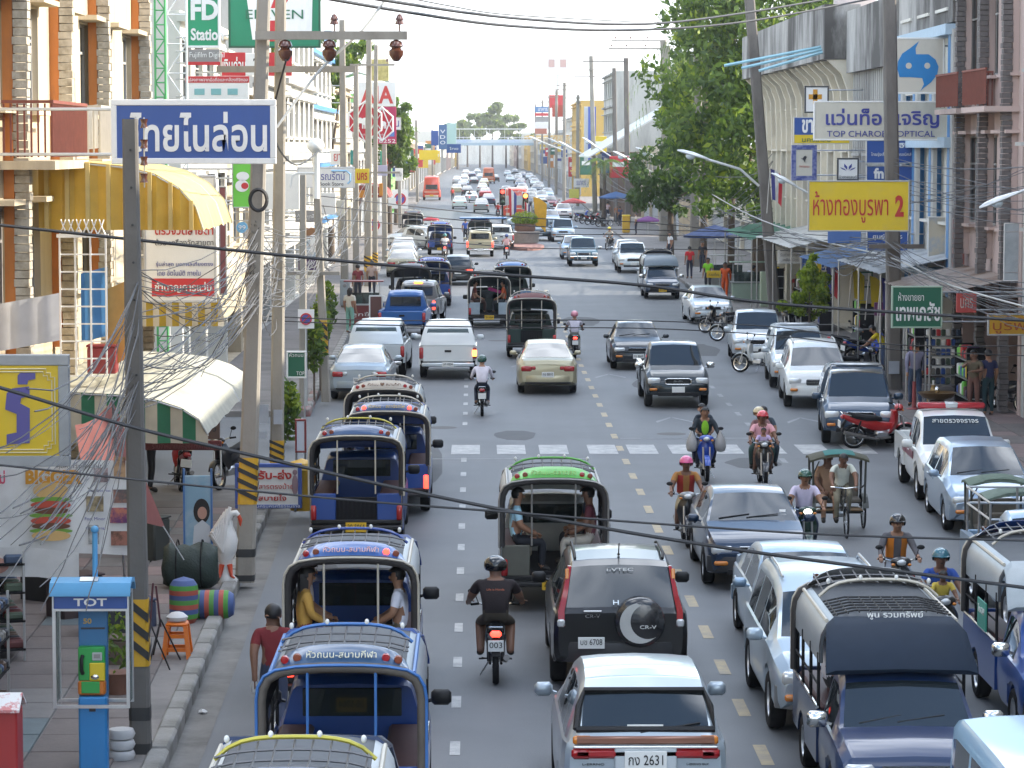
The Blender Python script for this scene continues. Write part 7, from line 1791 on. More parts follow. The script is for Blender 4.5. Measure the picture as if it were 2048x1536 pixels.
sign('lower blue shop sign under the gold shop sign',(1733,462,1816,503),92,SBL,[('ศูนย์บริการ',.5,.3,.7,.3,LW),('โทร 342',.5,.7,.5,.24,LW)],ALU,.03,wall=RX)
sign('blue and pale banner below the gold shop sign',(1655,462,1722,487),96,smat('mid_blue2',(.09,.17,.40)),(),None,.02,wall=RX)
sign('blue sports shop sign under the cream arches',(1604,516,1680,541),112,SBL,[('นครเยาวภัณฑ์',.5,.52,.86,.6,LW)],None,.02,wall=RX)
sign('green pharmacy sign with white Thai letters',(1783,572,1884,656),75.4,SG,[('ห้างขายยา',.38,.25,.5,.2,LW),('เทพเภสัช',.52,.60,.86,.46,LW,.02)],smat('rim_pale_green',(.35,.45,.35)),.04,wall=RX)
sign('small red shop sign under the pharmacy row',(1912,586,1953,626),74.6,smat('coral',(.48,.07,.06)),[('นคร',.5,.5,.6,.5,smat('letter_pale',(.6,.5,.45)))],None,.02,wall=RX)
sign('yellow gold shop sign with dark red letters at the picture edge',(1975,627,2075,671),74.0,smat('amber',(.55,.30,.02)),[('ห้างทอง',.6,.22,.5,.28,smat('letter_rust2',(.35,.08,.02))),('บูรพา',.5,.66,.8,.5,smat('letter_rust2',0))],ALU,.04,wall=RX)
sign('faded pink banner hanging on the blue-pillared shophouse',(1905,438,1951,560),84.5,smat('faded_pink',(.42,.16,.14),dark=(.5,.28,.12),thr=(.5,.7)),(),None,.02,th=.03,wall=RX)
sign('cream and blue banner beside the pink one',(1856,433,1891,548),88,smat('banner_cream',(.52,.46,.36),dark=(.3,.36,.46),thr=(.45,.6)),(),LW,.03,th=.03,wall=RX)
sign('pale sheet banner at the picture edge on the brown shophouse',(2008,446,2070,562),76,smat('sheet_pale',(.42,.46,.48),dark=(.3,.34,.36),thr=(.4,.6)),(),LW,.02,th=.03,wall=RX)
sign('white board with faint writing by the leaning pole',(1555,499,1607,528),118,SW,[('รับถ่ายเอกสาร',.5,.35,.8,.25,SGY),('เคลือบบัตร',.5,.7,.6,.2,SGY)],None,.02,wall=RX)
sign('green and white board behind the flags',(1712,543,1745,575),104,SW,[('ยา',.5,.7,.5,.4,SG)],SG,.05,wall=RX)
sign('small yellow board held at a food stall',(1413,541,1442,556),132,smat('board_amber',(.62,.40,.01)),[('ก๋วยเตี๋ยว',.5,.5,.7,.4,LK_)],None,.02,legs=True)
sign('violet board beside the pink-shirted woman',(1748,604,1776,632),97,smat('violet',(.16,.05,.14)),(),None,.02,legs=True)
# ------------------------------------------------------------------ awnings, banners, balconies on the sunny side
def barrel_awning(label,Y0,Y1,xw,xo,zt,zb,topm,endm,ribs=0,stripes=None,name='awning',drop=.35,end_name='end_panel'):
 """curved awning: rises from a wall at xw, curves over and falls at xo; its near end is closed"""
 t=thing(name,label,'awning',(xw,Y0,zb)); w=xo - xw; h=zt - zb
 prof=[(0,h),(w*.25,h*.985),(w*.5,h*.93),(w*.7,h*.82),(w*.85,h*.62),(w*.95,h*.36),(w,0)]
 n=12; L_=Y1 - Y0
 b=MB(); b.loft([[(x,L_*k/n,z + .02*math.sin(k*2.1)*(x/w)) for x,z in prof] for k in range(n + 1)],closed=False,cap=False); b.build('cover',topm,t,60)
 e=MB(); m_=14
 for k in range(m_):
  u0,u1=k/m_,(k + 1)/m_
  def zz(u):
   x=u*w
   for (a,za),(c,zc_) in zip(prof,prof[1:]):
    if a <= x <= c + 1e-9:return za + (zc_ - za)*(x - a)/max(1e-6,c - a)
   return 0
  e.cur=(k % 2) if stripes else 0
  off0,off1=(.09 if k % 2 else 0),(.09 if (k + 1) % 2 else 0)
  zlo=-.16 if stripes else 0.0
  e.quad((u0*w,off0,min(zlo,zz(u0))),(u1*w,off1,min(zlo,zz(u1))),(u1*w,off1,zz(u1)),(u0*w,off0,zz(u0)))
 e.build(end_name,[endm,stripes] if stripes else endm,t)
 for k in range(ribs):
  x=w*(k + .4)/ribs; q=MB(); q.box((x,-.03,zz(x/w)/2),(.07,.08,zz(x/w))); q.build('end_rib',topm,t)  # end ribs take the paler cover colour, so the folds look lit
 for k in range(4):
  q=MB(); y=L_*k/3; q.tube([(x,y + .02,z - .03) for x,z in prof],.018,5); q.build('rib',STEEL,t)
 return t
YAW_=sheet('awning_yellow_shaded',(.62,.42,.08),.6,.3)  # darker mustard for the end panel, its shade put into the colour
barrel_awning('yellow barrel awning over the barred window',52.0,58.0,-7.6,-4.75,6.75,5.55,sheet('awning_yellow_lit',(.72,.58,.24),.6,.35),YAW_,ribs=8)  # cover in a paler yellow, sunlight painted into the cloth
barrel_awning('weathered white and green striped awning over the dark shop',50.8,61.0,-7.6,-4.6,2.85,2.12,sheet('awning_offwhite',(.58,.58,.50),.7,.3),sheet('stripe_green',(.03,.16,.08),.7,.2),stripes=sheet('stripe_white',(.50,.48,.42),.7,.2))
barrel_awning('yellow and white striped awning beyond the optician board',66.0,73.0,-7.6,-5.6,4.6,3.2,sheet('awning_cream',(.66,.56,.38),.7,.35),sheet('stripe_yellow',(.58,.38,.04),.7,.25),stripes=sheet('stripe_pale',(.62,.60,.55),.7,.25))
barrel_awning('dark red awning beside the street tree',222,232,-9,-6.6,4.2,3.2,sheet('awning_red',(.3,.05,.04),.7,.25),sheet('awning_red2',(.25,.04,.03),.7,.2))
PINK=sheet('parasol_pink',(.46,.20,.20),.7,.3)
t=thing('tarpaulin','pink tarpaulin slung beside the burger banner','tarpaulin',(-5.2,44,.15))
b=MB(); rows=[]
for k in range(7):
 u=k/6; a0,a1=at(150 + 20*u,850 + 130*u,45),at(225 + 105*u,800 + 255*u,43.5)
 rows.append([a0.lerp(a1,v) - Vector((-5.2,44,.15)) + Vector((0,0,-.10*math.sin(v*3.14))) for v in (0,.25,.5,.75,1)])
b.loft(rows,closed=False,cap=False); b.build('sheet',PINK,t,60)
b=MB(); b.tube([at(326,1052,43.5) - Vector((-5.2,44,.15)),at(326,1052,43.5)*1 - Vector((-5.2,44,.15)) + Vector((.3,0,-.5))],.01,4); b.tube([at(225,800,43.5) - Vector((-5.2,44,.15)),(0,0,0)],.02,5); b.build('pole',STEEL,t)
# burger banner
BANW=sheet('banner_vinyl',(.70,.71,.72),.45,.2)
A,C=at(-30,915,40),at(286,1106,40); w,h=C.x - A.x,A.z - C.z
t=thing('banner','white vinyl banner with a giant burger and small pictures','banner',(A.x + w/2,40,C.z))
b=MB(); b.loft([[(-w/2 + w*u,.03*math.sin(u*9) + .02*math.sin(v*7 + u*4),h*v - .05*u + .03*math.sin(u*3.1)*(1 - v)) for u in [k/14 for k in range(15)]] for v in [k/6 for k in range(7)]],closed=False,cap=False); p=b.build('vinyl',BANW,t,60)
def F(fx,fz):return (-w/2 + w*fx,h*(1 - fz))
text('BIGGER',smat('letter_orange',(.62,.28,.02)),(F(.44,0)[0],-.06,F(0,.20)[1]),w*.36,h*.15,p,bold=.05); text('ใหม่',smat('letter_pinkred',(.6,.05,.12)),(F(.08,0)[0],-.06,F(0,.20)[1]),w*.10,h*.14,p,bold=.02)
text('คุ้มค่ากว่าทุกคลับ!',LK_,(F(.60,0)[0],-.06,F(0,.09)[1]),w*.28,h*.06,p)
for cx,cz,rx,rz_,m_ in ((.42,.34,.115,.085,smat('bun',(.62,.40,.16))),(.42,.44,.135,.035,smat('lettuce',(.16,.34,.05))),(.42,.49,.13,.045,smat('tomato',(.50,.07,.04))),(.42,.55,.125,.035,smat('patty',(.14,.05,.025))),(.42,.60,.14,.03,smat('lettuce',0)),(.42,.655,.13,.045,smat('tomato',0)),(.42,.71,.125,.035,smat('patty',0)),(.42,.76,.14,.028,smat('lettuce',0)),(.42,.81,.125,.055,smat('bun',0))):
 c_=F(cx,cz); blot(p,ellp(c_[0],c_[1],w*rx,h*rz_,16),m_,'burger_layer',-.07 - .002*(hash(str(cz)) % 3) - cz*.012)
for k,(fx,fz,sw,sh) in enumerate(((.74,.18,.09,.15),(.86,.10,.075,.22),(.70,.48,.11,.16),(.86,.40,.085,.14),(.86,.60,.13,.16),(.69,.80,.07,.20),(.86,.84,.12,.15))):
 c_=F(fx,fz); b=MB(); b.box((c_[0],-.06,c_[1]),(w*sw,.008,h*sh)); b.build('picture_print',smat('print_%d' % k,[(.10,.08,.09),(.42,.26,.14),(.16,.12,.07),(.30,.14,.10),(.12,.03,.12),(.5,.5,.5),(.34,.14,.10)][k],dark=[(.4,.3,.3),(.12,.05,.03),(.42,.34,.2),(.1,.08,.08),(.45,.15,.1),(.1,.1,.1),(.1,.05,.03)][k],thr=(.42,.58),scale=14),p)
for tx,fx,fz,sw in (('Black Eyed Peas',.73,.345,.14),('Fort Minor',.70,.635,.13),('Crazy Frog',.70,.735,.12)):text(tx,LB,(F(fx,0)[0],-.06,F(0,fz)[1]),w*sw,h*.032,p)
b=MB(); b.tube([(w/2,0,-C.z + .15 - 0),(w/2,0,h + .1)],.018,6); b.build('pole',mat('bamboo',(.42,.33,.2),rough=.7),t)
c2=at(60,1130,39.6); t=thing('banner','second white banner with a pale pink picture, below the burger banner','banner',c2)
b=MB(); b.loft([[(x,.02*math.sin(x*5),z - .12*max(0,x)) for x in (-.9,-.4,.1,.65)] for z in (-.15,.05,.24)],closed=False,cap=False); pq=b.build('vinyl',BANW,t,60)
blot(pq,ellp(-.55,.0,.28,.13),smat('print_skin',(.55,.30,.26)),'picture_print',-.05)
# barred window cage with blue sheets behind
CG0,CG1=at(119,474,51.4),at(214,752,51.4); t=thing('window_cage','white barred window cage with blue sheets inside, under the yellow awning','window cage',(CG0.x,51.4,CG1.z)); w,h=CG1.x - CG0.x,CG0.z - CG1.z
for k in range(4):
 b=MB(); b.box((w*k/3,0,h/2),(.03,.03,h)); b.build('bar',LW,t)
for k in range(9):
 b=MB(); b.box((w/2,.032,h*k/8),(w,.025,.025)); b.build('bar',LW,t)
b=MB(); b.box((w/2,.005,h + .02),(w + .1,.06,.06)); b.build('top_frame',LW,t)
for k in range(6):
 b=MB(); x=w*(k + .5)/6; b.tube([(x - .06,0,h + .05),(x,0,h + .18),(x - .04,0,h + .3)],.012,4); b.tube([(x + .06,0,h + .05),(x,0,h + .18),(x + .04,0,h + .3)],.012,4); b.build('scrollwork',LW,t)
t=thing('tarpaulin','blue sheet hung inside the barred window cage','tarpaulin',(CG0.x,51.8,CG1.z))
b=MB(); b.loft([[(.3 + (w - .32)*u,.05*math.sin(u*11),.55 + (h*.5)*v + .12*u) for u in [k/8 for k in range(9)]] for v in (0,.5,1)],closed=False,cap=False); b.build('sheet',sheet('tarp_blue',(.08,.24,.52),.5,.3),t,60)
t=thing('box','dark red box at the foot of the barred window cage','box',(CG0.x + .65,51.95,CG1.z)); b=MB(); b.rbox((0,0,.24),(.5,.4,.46),.02); b.build('body',smat('box_red',(.26,.03,.03)),t); b=MB(); b.rbox((0,0,.49),(.53,.43,.04),.01); b.build('lid',smat('box_red',0),t)
t=thing('board','orange board leaning beside the barred window cage','board',at(232,700,52)); b=MB(); b.prism([(-.2,-.35),(.38,-.05),(.42,1.3),(-.16,1.05)],.04,'XZ'); b.build('panel',mat('board_orange',(.52,.26,.06),rough=.7,var=.2),t)
t=thing('laundry','white laundry drying on the balcony beside the orange fins','laundry',at(155,268,55.5))
for k in range(2):
 b=MB(); b.loft([[(-.35 + .4*k + .34*u,-.05*k + .03*math.sin(u*12),.5 - 1.0*v*(1 - .2*k) + .04*u) for u in [i/6 for i in range(7)]] for v in (0,.5,1)],closed=False,cap=False); b.build('cloth',sheet('laundry_white',(.72,.72,.70),.8,.4),t,60)
t=thing('laundry','pale printed sheets hanging below the orange fin, above the yellow sign','laundry',at(55,662,47.5))
b=MB(); b.loft([[(-.5 + 1.0*u,.04*math.sin(u*14),.42 + .18*u - .75*v) for u in [i/10 for i in range(11)]] for v in (0,.5,1)],closed=False,cap=False); b.build('cloth',sheet('sheet_print',(.50,.50,.52),.8,.35),t,60)
# lattice tower and vertical blade signs
def lattice(label,px,Y,z0,z1,w,m):
 t=thing('lattice_mast',label,'mast',(at(px,292,Y).x,Y,0)); b=MB()
 for x in (-w/2,w/2):b.tube([(x,0,z0),(x,0,z1)],.03,5)
 n=int((z1 - z0)/(w*1.4))
 for k in range(n):
  za,zb_=z0 + (z1 - z0)*k/n,z0 + (z1 - z0)*(k + 1)/n; s=w/2 if k % 2 else -w/2
  b.tube([(s,0,za),(-s,0,zb_)],.018,4); b.tube([(-w/2,0,za),(w/2,0,za)],.018,4)
 b.build('lattice',m,t)
lattice('white lattice mast beside the film sign',355,76,0,12.5,.5,LW)
lattice('green lattice mast against the cream shophouse',322,75,0,12.5,.25,smat('mast_green',(.10,.42,.14)))
sign('narrow dark red blade sign beside the optician board',(437,372,455,590),64,smat('blade_red',(.22,.07,.07)),(),PG,.03)
c=at(484,455,63); t=thing('road_sign','small blue oval house number sign 99','house number',c); b=MB(); b.prism(ellp(0,0,.12,.12),.02,'XZ'); pn=b.build('disc',smat('number_blue',(.16,.40,.62)),t); text('99',LW,(0,-.01,0),.15,.09,pn)
# ------------------------------------------------------------------ telephone booth
BX,BY=at(186,1300,32.6).x,32.6
TB=thing('telephone_booth','blue and aluminium telephone booth with a green and yellow payphone','phone booth',(BX,BY,.15))
TBL=smat('booth_blue',(.03,.22,.52))
b=MB(); b.rbox((0,0,.42),(.31,.20,.84),.02); b.build('pedestal',TBL,TB); b=MB(); b.rbox((0,.05,1.36),(.32,.06,1.10),.01); b.build('back_panel',smat('booth_panel',(.04,.17,.36)),TB)
for x in (-.40,.40):
 for y in (-.16,.22):
  b=MB(); b.box((x,y,1.36),(.035,.035,1.26)); b.build('upright',ALU,TB)
for y in (-.16,.22):
 b=MB(); b.box((0,y,.745),(.765,.033,.035)); b.build('lower_rail',ALU,TB)
for x in (-.40,.40):
 b=MB(); b.box((x,.03,1.36),(.008,.34,1.18)); b.build('side_pane',glass_mat('booth_glass',(.25,.28,.28),see=.7),TB)
b=MB(); b.rbox((0,-.17,1.90),(.80,.04,.16),.01); hd=b.build('header',SBL,TB); text('TOT',LW,(0,-.195,1.90),.36,.085,hd,bold=.02)
for z in (1.815,1.985):
 b=MB(); b.box((0,-.172,z),(.83,.05,.025)); b.build('header_trim',ALU,TB)
b=MB(); b.loft([[(-.44,y,z),(.44,y,z),(.44,y,z - .05),(-.44,y,z - .05)] for y,z in ((-.24,2.02),(-.18,2.11),(0,2.15),(.2,2.12),(.28,2.03))]); b.build('roof',smat('booth_roof',(.10,.34,.60)),TB,40)
b=MB(); b.box((-.02,-.10,2.135),(.2,.10,.02),m=Matrix.Rotation(R(18),3,'X')); b.build('solar_cell',STEEL,TB)
b=MB(); b.tube([(.02,.1,2.1),(.02,.1,2.62)],.03,8); b.ell((.02,.1,2.66),(.045,.045,.045),10,6); b.build('aerial',smat('booth_roof',0),TB,50)
b=MB(); b.rbox((-.01,-.02,1.20),(.29,.12,.38),.015); ph=b.build('payphone',smat('phone_green',(.03,.33,.07)),TB,40)
b=MB(); b.rbox((.055,-.085,1.115),(.17,.02,.20),.01); b.build('keypad_panel',smat('phone_yellow',(.66,.50,.02)),ph); b=MB(); b.rbox((.055,-.085,1.285),(.11,.02,.09),.008); b.build('display',smat('phone_grey',(.42,.45,.44)),ph)
b=MB(); b.box((.055,-.097,1.29),(.07,.006,.045)); b.build('screen',SGY,ph); b=MB(); b.tube([(-.10,-.11,1.30),(-.11,-.14,1.26),(-.11,-.14,1.14),(-.10,-.11,1.10)],.022,7); b.build('handset',BLACKP,ph,40)
b=MB(); b.ell((.03,-.10,1.06),(.045,.015,.03),10,6); b.build('coin_return',CHROME,ph,50); b=MB(); b.rbox((-.01,-.02,.935),(.30,.14,.16),.02); ob_=b.build('coin_box',smat('phone_orange',(.55,.16,.02)),ph); b=MB(); b.rbox((-.02,-.094,.945),(.20,.012,.13),.005); b.build('coin_door',smat('phone_green',0),ob_)
text('50',LY,(-.06,.018,1.66),.09,.06,TB,bold=.02); b=MB(); b.box((0,.015,1.58),(.26,.005,.02)); b.build('card_slot',LK_,TB); b=MB(); b.box((0,-.103,.70),(.07,.01,.04)); b.build('vent',LK_,TB)
# pavement clutter near the booth
t=thing('stool','orange plastic stool with a white bag on it','stool',gr(355,1314,.15) + (.15,)); OR=smat('stool_orange',(.70,.16,.005),rough=.4)
b=MB(); b.rbox((0,0,.455),(.29,.29,.05),.02); b.build('seat',OR,t,40)
for sx in (-1,1):
 for sy in (-1,1):
  b=MB(); b.loft([[(sx*(.12 + .05*(1 - u)) + dx,sy*(.12 + .05*(1 - u)) + dy,.44*u) for dx,dy in ((-.03,-.03),(.03,-.03),(.03,.03),(-.03,.03))] for u in (0,1)]); b.build('leg',OR,t)
for z in (.12,.30):
 for s in (-1,1):
  b=MB(); q=.14 + .05*(1 - z/.44) - .03; b.box((0,s*q,z),(2*q,.03,.05)); b.box((s*q,0,z),(.03,2*q - .04,.05)); b.build('rail',OR,t)
g=gr(355,1314,.15); b=MB(); b.lathe([(.001,0),(.13,.01),(.15,.06),(.09,.11),(.02,.13)],9,(g[0],g[1],.64)); tag(b.build('bag',sheet('bag_white',(.72,.72,.72),.5,.3),None,40),'crumpled white bag on the orange stool','bag')
STC=[(.50,.10,.07),(.10,.35,.06),(.08,.13,.32),(.55,.12,.08),(.12,.36,.08),(.09,.12,.3)]
for k,(px,py,up,lab) in enumerate(((368,1245,True,'upright red green and blue striped sack'),(425,1236,False,'lying red green and blue striped sack'))):
 g=gr(px,py,.15); t=thing('sack',lab,'sack',(g[0],g[1],.15),0,'striped sacks')
 n=9
 for i in range(n):
  u0,u1=i/n,(i + 1)/n; rr=lambda u:.21*(1 - .6*max(0,abs(u - .5)*2 - .72) ** 1*1.6)
  b=MB(); L_=.62
  if up:b.lathe([(rr(u0),u0*L_),(rr(u1),u1*L_)],14)
  else:b.lathe([(rr(u0),-L_/2 + u0*L_),(rr(u1),-L_/2 + u1*L_)],14,(0,0,.2),'X')
  if i in (0,n - 1):b.lathe([(rr(0 if i == 0 else 1),(0 if i == 0 else L_)),(.001,(0 if i == 0 else L_ + .05))],14) if up else b.lathe([(rr(0 if i == 0 else 1),(-L_/2 if i == 0 else L_/2)),(.001,(-L_/2 - .02 if i == 0 else L_/2 + .02))],14,(0,0,.2),'X')
  b.build('stripe',sheet('sack_%d' % (i % 6),STC[i % 6],.6,.2),t,60)
t=thing('bale','big dark green tarpaulin-wrapped bale on the pavement','bale',gr(382,1178,.15) + (.15,))
b=MB(); rg=random.Random(2); rings=[]
for k in range(9):
 x=-.42 + .84*k/8; rings.append([(x + rg.uniform(-.02,.02),math.cos(a)*(.30 + rg.uniform(-.06,.05))*(1 - .3*(abs(x)/.42) ** 6),.36 + max(-.34,math.sin(a)*(.36 + rg.uniform(-.07,.05)))*(1 - .2*(abs(x)/.42) ** 6)) for a in [2*math.pi*i/14 for i in range(14)]])
b.loft(rings); b.build('wrapping',mat('tarp_darkgreen',(.016,.032,.026),rough=.55,var=.3,bump=.5),t,60)
for x in (-.2,.18):
 b=MB(); b.tube([(x,math.cos(a)*.33,.40 + math.sin(a)*.37) for a in [2*math.pi*i/16 for i in range(17)]],.012,5); b.build('strap',RUBBER,t)
t=thing('goose_statue','white goose statue with a raised wing and red beak','statue',gr(455,1166,.15) + (.15,))
GW=mat('goose_white',(.66,.65,.62),rough=.5,var=.1,dark=(.45,.43,.4),thr=(.6,.85))
b=MB(); b.loft([[(cx + math.cos(a)*r,math.sin(a)*r*.8,z) for a in [2*math.pi*i/12 for i in range(12)]] for z,r,cx in ((0,.15,0),(.06,.16,0),(.14,.10,-.01),(.24,.07,-.02),(.36,.11,-.03),(.52,.17,-.02),(.68,.17,.0),(.80,.12,.02),(.90,.075,.02),(.98,.05,.04))]); b.build('body',GW,t,60)
b=MB(); b.tube([(.03,0,.93),(.03,0,1.02),(.07,0,1.10),(.14,0,1.11),(.18,0,1.07)],[.06,.05,.05,.05,.035],9); b.build('neck',GW,t,60)
b=MB(); b.tube([(.18,-.0,1.07),(.21,-.01,1.0),(.21,0,.90)],[.03,.035,.01],7); b.build('beak',smat('beak_red',(.5,.06,.02)),t,60)
b=MB()
for k in range(8):
 a=R(82 + 9*k); b.tube([(-.06,-.09,.50),(-.06 + math.cos(a)*.22,-.11,.58 + math.sin(a)*.36),(.02 + math.cos(a)*.26,-.10,.62 + math.sin(a)*(.60 - .04*k))],[.05,.055,.03],6)
b.build('wing',GW,t,60)
for s in (1,-1):
 b=MB(); b.tube([(s*.06 - .02,-.05,.30),(s*.09 - .02,-.09,.12),(s*.12,-.14,.10)],[.05,.025,.015],6); b.build('leg',smat('beak_red',0),t,60)
A,C=at(368,956,47.5),at(424,1092,47.5); t=thing('advertising_board','pale blue standing board with a portrait of a dark-haired woman','board',((A.x + C.x)/2,47.5,.15)); w=C.x - A.x
b=MB(); b.rbox((0,0,A.z/2 - .05),(w,.04,A.z - .12),.01); p=b.build('panel',smat('board_blue',(.20,.34,.44),dark=(.38,.46,.5),thr=(.45,.65)),t)
for x in (-w/2,w/2):
 b=MB(); b.box((x,-.01,A.z/2),(.03,.06,A.z)); b.build('frame',smat('frame_blue',(.06,.16,.36)),t)
blot(p,ellp(.06,1.06,.13,.20),HAIR,'portrait_hair',-.03); blot(p,ellp(.07,1.03,.075,.10),smat('print_skin2',(.42,.24,.18)),'portrait_face',-.035); blot(p,[(-.1,.35),(.2,.35),(.19,.82),(.07,.92),(-.06,.82)],smat('print_cloth',(.48,.52,.55)),'portrait_dress',-.031)
for k,(px,py,h_,lean,lab) in enumerate(((300,1340,1.15,.05,'black folding stand beside the orange stool'),(322,1320,1.0,-.06,'second folding stand close to the striped sacks'))):
 g=gr(px,py,.15); t=thing('folding_stand',lab,'stand',(g[0],g[1],.15),0,'folding stands')
 for a in (0,2.1,4.2):
  b=MB(); b.tube([(math.cos(a)*.26,math.sin(a)*.26,0),(0,0,h_*.55)],.012,5); b.build('leg',BLACKP,t)
 b=MB(); b.tube([(0,0,h_*.45),(lean,0,h_)],.015,5); b.build('shaft',smat('stand_red',(.08,.02,.03)),t)
g=gr(232,1400,.15); t=thing('potted_plant','small leafy plant in a clay pot behind the booth','plant',(g[0],g[1] + .3,.15)); b=MB(); b.lathe([(.001,0),(.13,0),(.19,.28),(.21,.30),(.17,.30),(.001,.27)],14); b.build('pot',mat('clay',(.20,.10,.07),rough=.85,var=.2),t,40)
lv=MB(); leaves(lv,(0,0,.75),(.22,.22,.42),150,.055,random.Random(6)); lv.build('foliage',LEAF[:3],t)
for k in range(3):
 b=MB(); b.lathe([(.001,0),(.14,.0),(.16,.05),(.14,.10),(.001,.11)],12,(BX + .22,BY + .65,.15 + .12*k)); tag(b.build('sack_of_rice',sheet('bag_white',0,.5,.3),None,60),('lowest','middle','topmost')[k] + ' white filled bag in the pile behind the booth','bag','pile of small white bags')
t=thing('stall_box','red stall box with a striped lid in the bottom corner','box',(at(8,1520,30.5).x,30.5,.15)); b=MB(); b.rbox((0,0,.55),(.34,.4,1.1),.02); b.build('body',smat('stall_red',(.36,.03,.03)),t); b=MB(); b.loft([[(-.2,y,z),(.2,y,z),(.2,y,z - .03),(-.2,y,z - .03)] for y,z in ((-.24,1.12),(0,1.26),(.24,1.12))]); b.build('lid',smat('stall_lid',(.55,.2,.2),dark=(.7,.7,.7),thr=(.45,.5),scale=6),t)
for k,(px,py,c_,s_,lab) in enumerate(((250,1330,(.10,.07,.05),(.5,.4,.36),'brown carton behind the booth glass'),(215,1270,(.03,.03,.035),(.6,.45,.5),'dark crate under the end of the burger banner'),(275,1255,(.04,.05,.09),(.45,.4,.4),'navy crate beside the folding stands'),(150,1235,(.05,.03,.03),(.7,.5,.62),'dark maroon trunk below the burger banner'),(100,1200,(.02,.02,.02),(.7,.6,.8),'black case deep below the burger banner'),(300,1120,(.03,.035,.03),(.5,.5,.7),'black sack trolley next to the dark green bale'))):
 g=gr(px,py,.15); t=thing('crate',lab,'crate',(g[0],g[1],.15),R(13*k)); m_=mat('crate_%d' % k,c_,rough=.7,var=.3)
 b=MB(); b.rbox((0,0,s_[2]/2),s_,.03); b.build('body',m_,t,40); b=MB(); b.rbox((0,0,s_[2] + .015),(s_[0] + .03,s_[1] + .03,.03),.01); b.build('lid',m_,t)
for k,(px,py,lab) in enumerate(((366,1430,'scrap of white paper in the gutter'),(406,1428,'second scrap of white paper on the road edge'),(730,1010,'crumpled wrapper beside the waiting songthaew'))):
 g=gr(px,py,0); b=MB(); b.loft([[(.05*math.cos(a)*r,.05*math.sin(a)*r,.02*h_ + .01*math.sin(3*a)) for a in [2*math.pi*i/7 for i in range(7)]] for r,h_ in ((1,.4),(1.2,1.2),(.5,2.2))]); tag(b.build('paper_scrap',sheet('bag_white',0,.5,.3),None,loc=(g[0],g[1],.008)),lab,'litter','litter on the road')
# dark shop front full of goods
SHOE=[mat('goods_%d' % i,c,rough=.6,var=.3) for i,c in enumerate(((.03,.03,.035),(.10,.06,.04),(.05,.08,.14),(.20,.19,.17),(.12,.03,.03),(.06,.09,.06)))]
for i,(x,y,lab) in enumerate(((-6.05,35.2,'shoe rack nearest the red stall box'),(-6.45,37.6,'shoe rack deeper in under the burger banner'),(-6.6,40.2,'dark hanging clothes rack behind the burger banner'))):
 t=thing('display_rack',lab,'rack',(x,y,.15),R(8*i))
 for k in range(4):
  b=MB(); b.box((0,0,.18 + .38*k),(.75,1.6,.03)); sh=b.build('shelf',DARKIN,t)
  for j in range(9):
   b=MB(); b.rbox((.24,-.7 + .175*j,.045 + .195 + .38*k),(.26,.11,.09 + .05*rnd.random()),.03); b.build('goods',SHOE[rnd.randrange(6)],sh)
 for dx in (-.36,.36):
  for dy in (-.78,.78):
   b=MB(); b.box((dx,dy,.75),(.03,.03,1.5)); b.build('post',STEEL,t)
for k in range(5):
 t=thing('hanging_bag',('dark bag hanging highest in the shop front','brown bag hanging beside the highest one','grey bag hanging over the shoe rack','dark bag in the middle of the hanging row','red bag in the hanging row')[k % 5],'bag',(-6.9 + .12*(k % 5) + .5*(k // 5),37.0 + .45*(k % 7),1.25 + .2*(k % 3)),0,'bags hanging in the shop front')
 b=MB(); b.rbox((0,0,-.18),(.22,.12,.32),.04); b.build('body',SHOE[k % 6],t,40); b=MB(); b.tube([(-.08,0,-.04),(0,0,.16),(.08,0,-.04)],.012,4); b.build('strap',BLACKP,t)
b=MB(); b.lathe([(.001,0),(.05,.0),(.07,.12),(.02,.2)],8);
# ------------------------------------------------------------------ junction island, traffic lights, flags
IS=thing('planter','round concrete planter with a clipped shrub on the brick island','planter',(3.28,212,0))
b=MB(); b.lathe([(.7,.12),(.95,.2),(1.0,.75),(1.12,.95),(1.0,1.0),(.85,.95)],20); b.build('pot',mat('pot_concrete',(.30,.26,.22),rough=.85,var=.2),IS,40)
b=MB(); b.lathe([(.6,.9),(.75,1.15),(.7,1.5),(.75,1.55)],16); b.build('inner_pot',mat('clay_brown',(.18,.09,.06),rough=.85),IS,40)
lv=MB(); leaves(lv,(0,0,1.85),(.95,.95,.55),900,.11,random.Random(31)); lv.build('shrub',[LEAF[2],LEAF[0],LEAF[2]],IS)
b=MB(); n=20; b.prism([(math.cos(2*math.pi*k/n)*1.25,math.sin(2*math.pi*k/n)*(9 if k < 1 else 6)) for k in range(n)],.16,'XY',0); tag(b.build('island',mat('island_brick',(.25,.13,.11),rough=.85,var=.2,scale=4),None,loc=(3.28,207,0)),kind='structure')
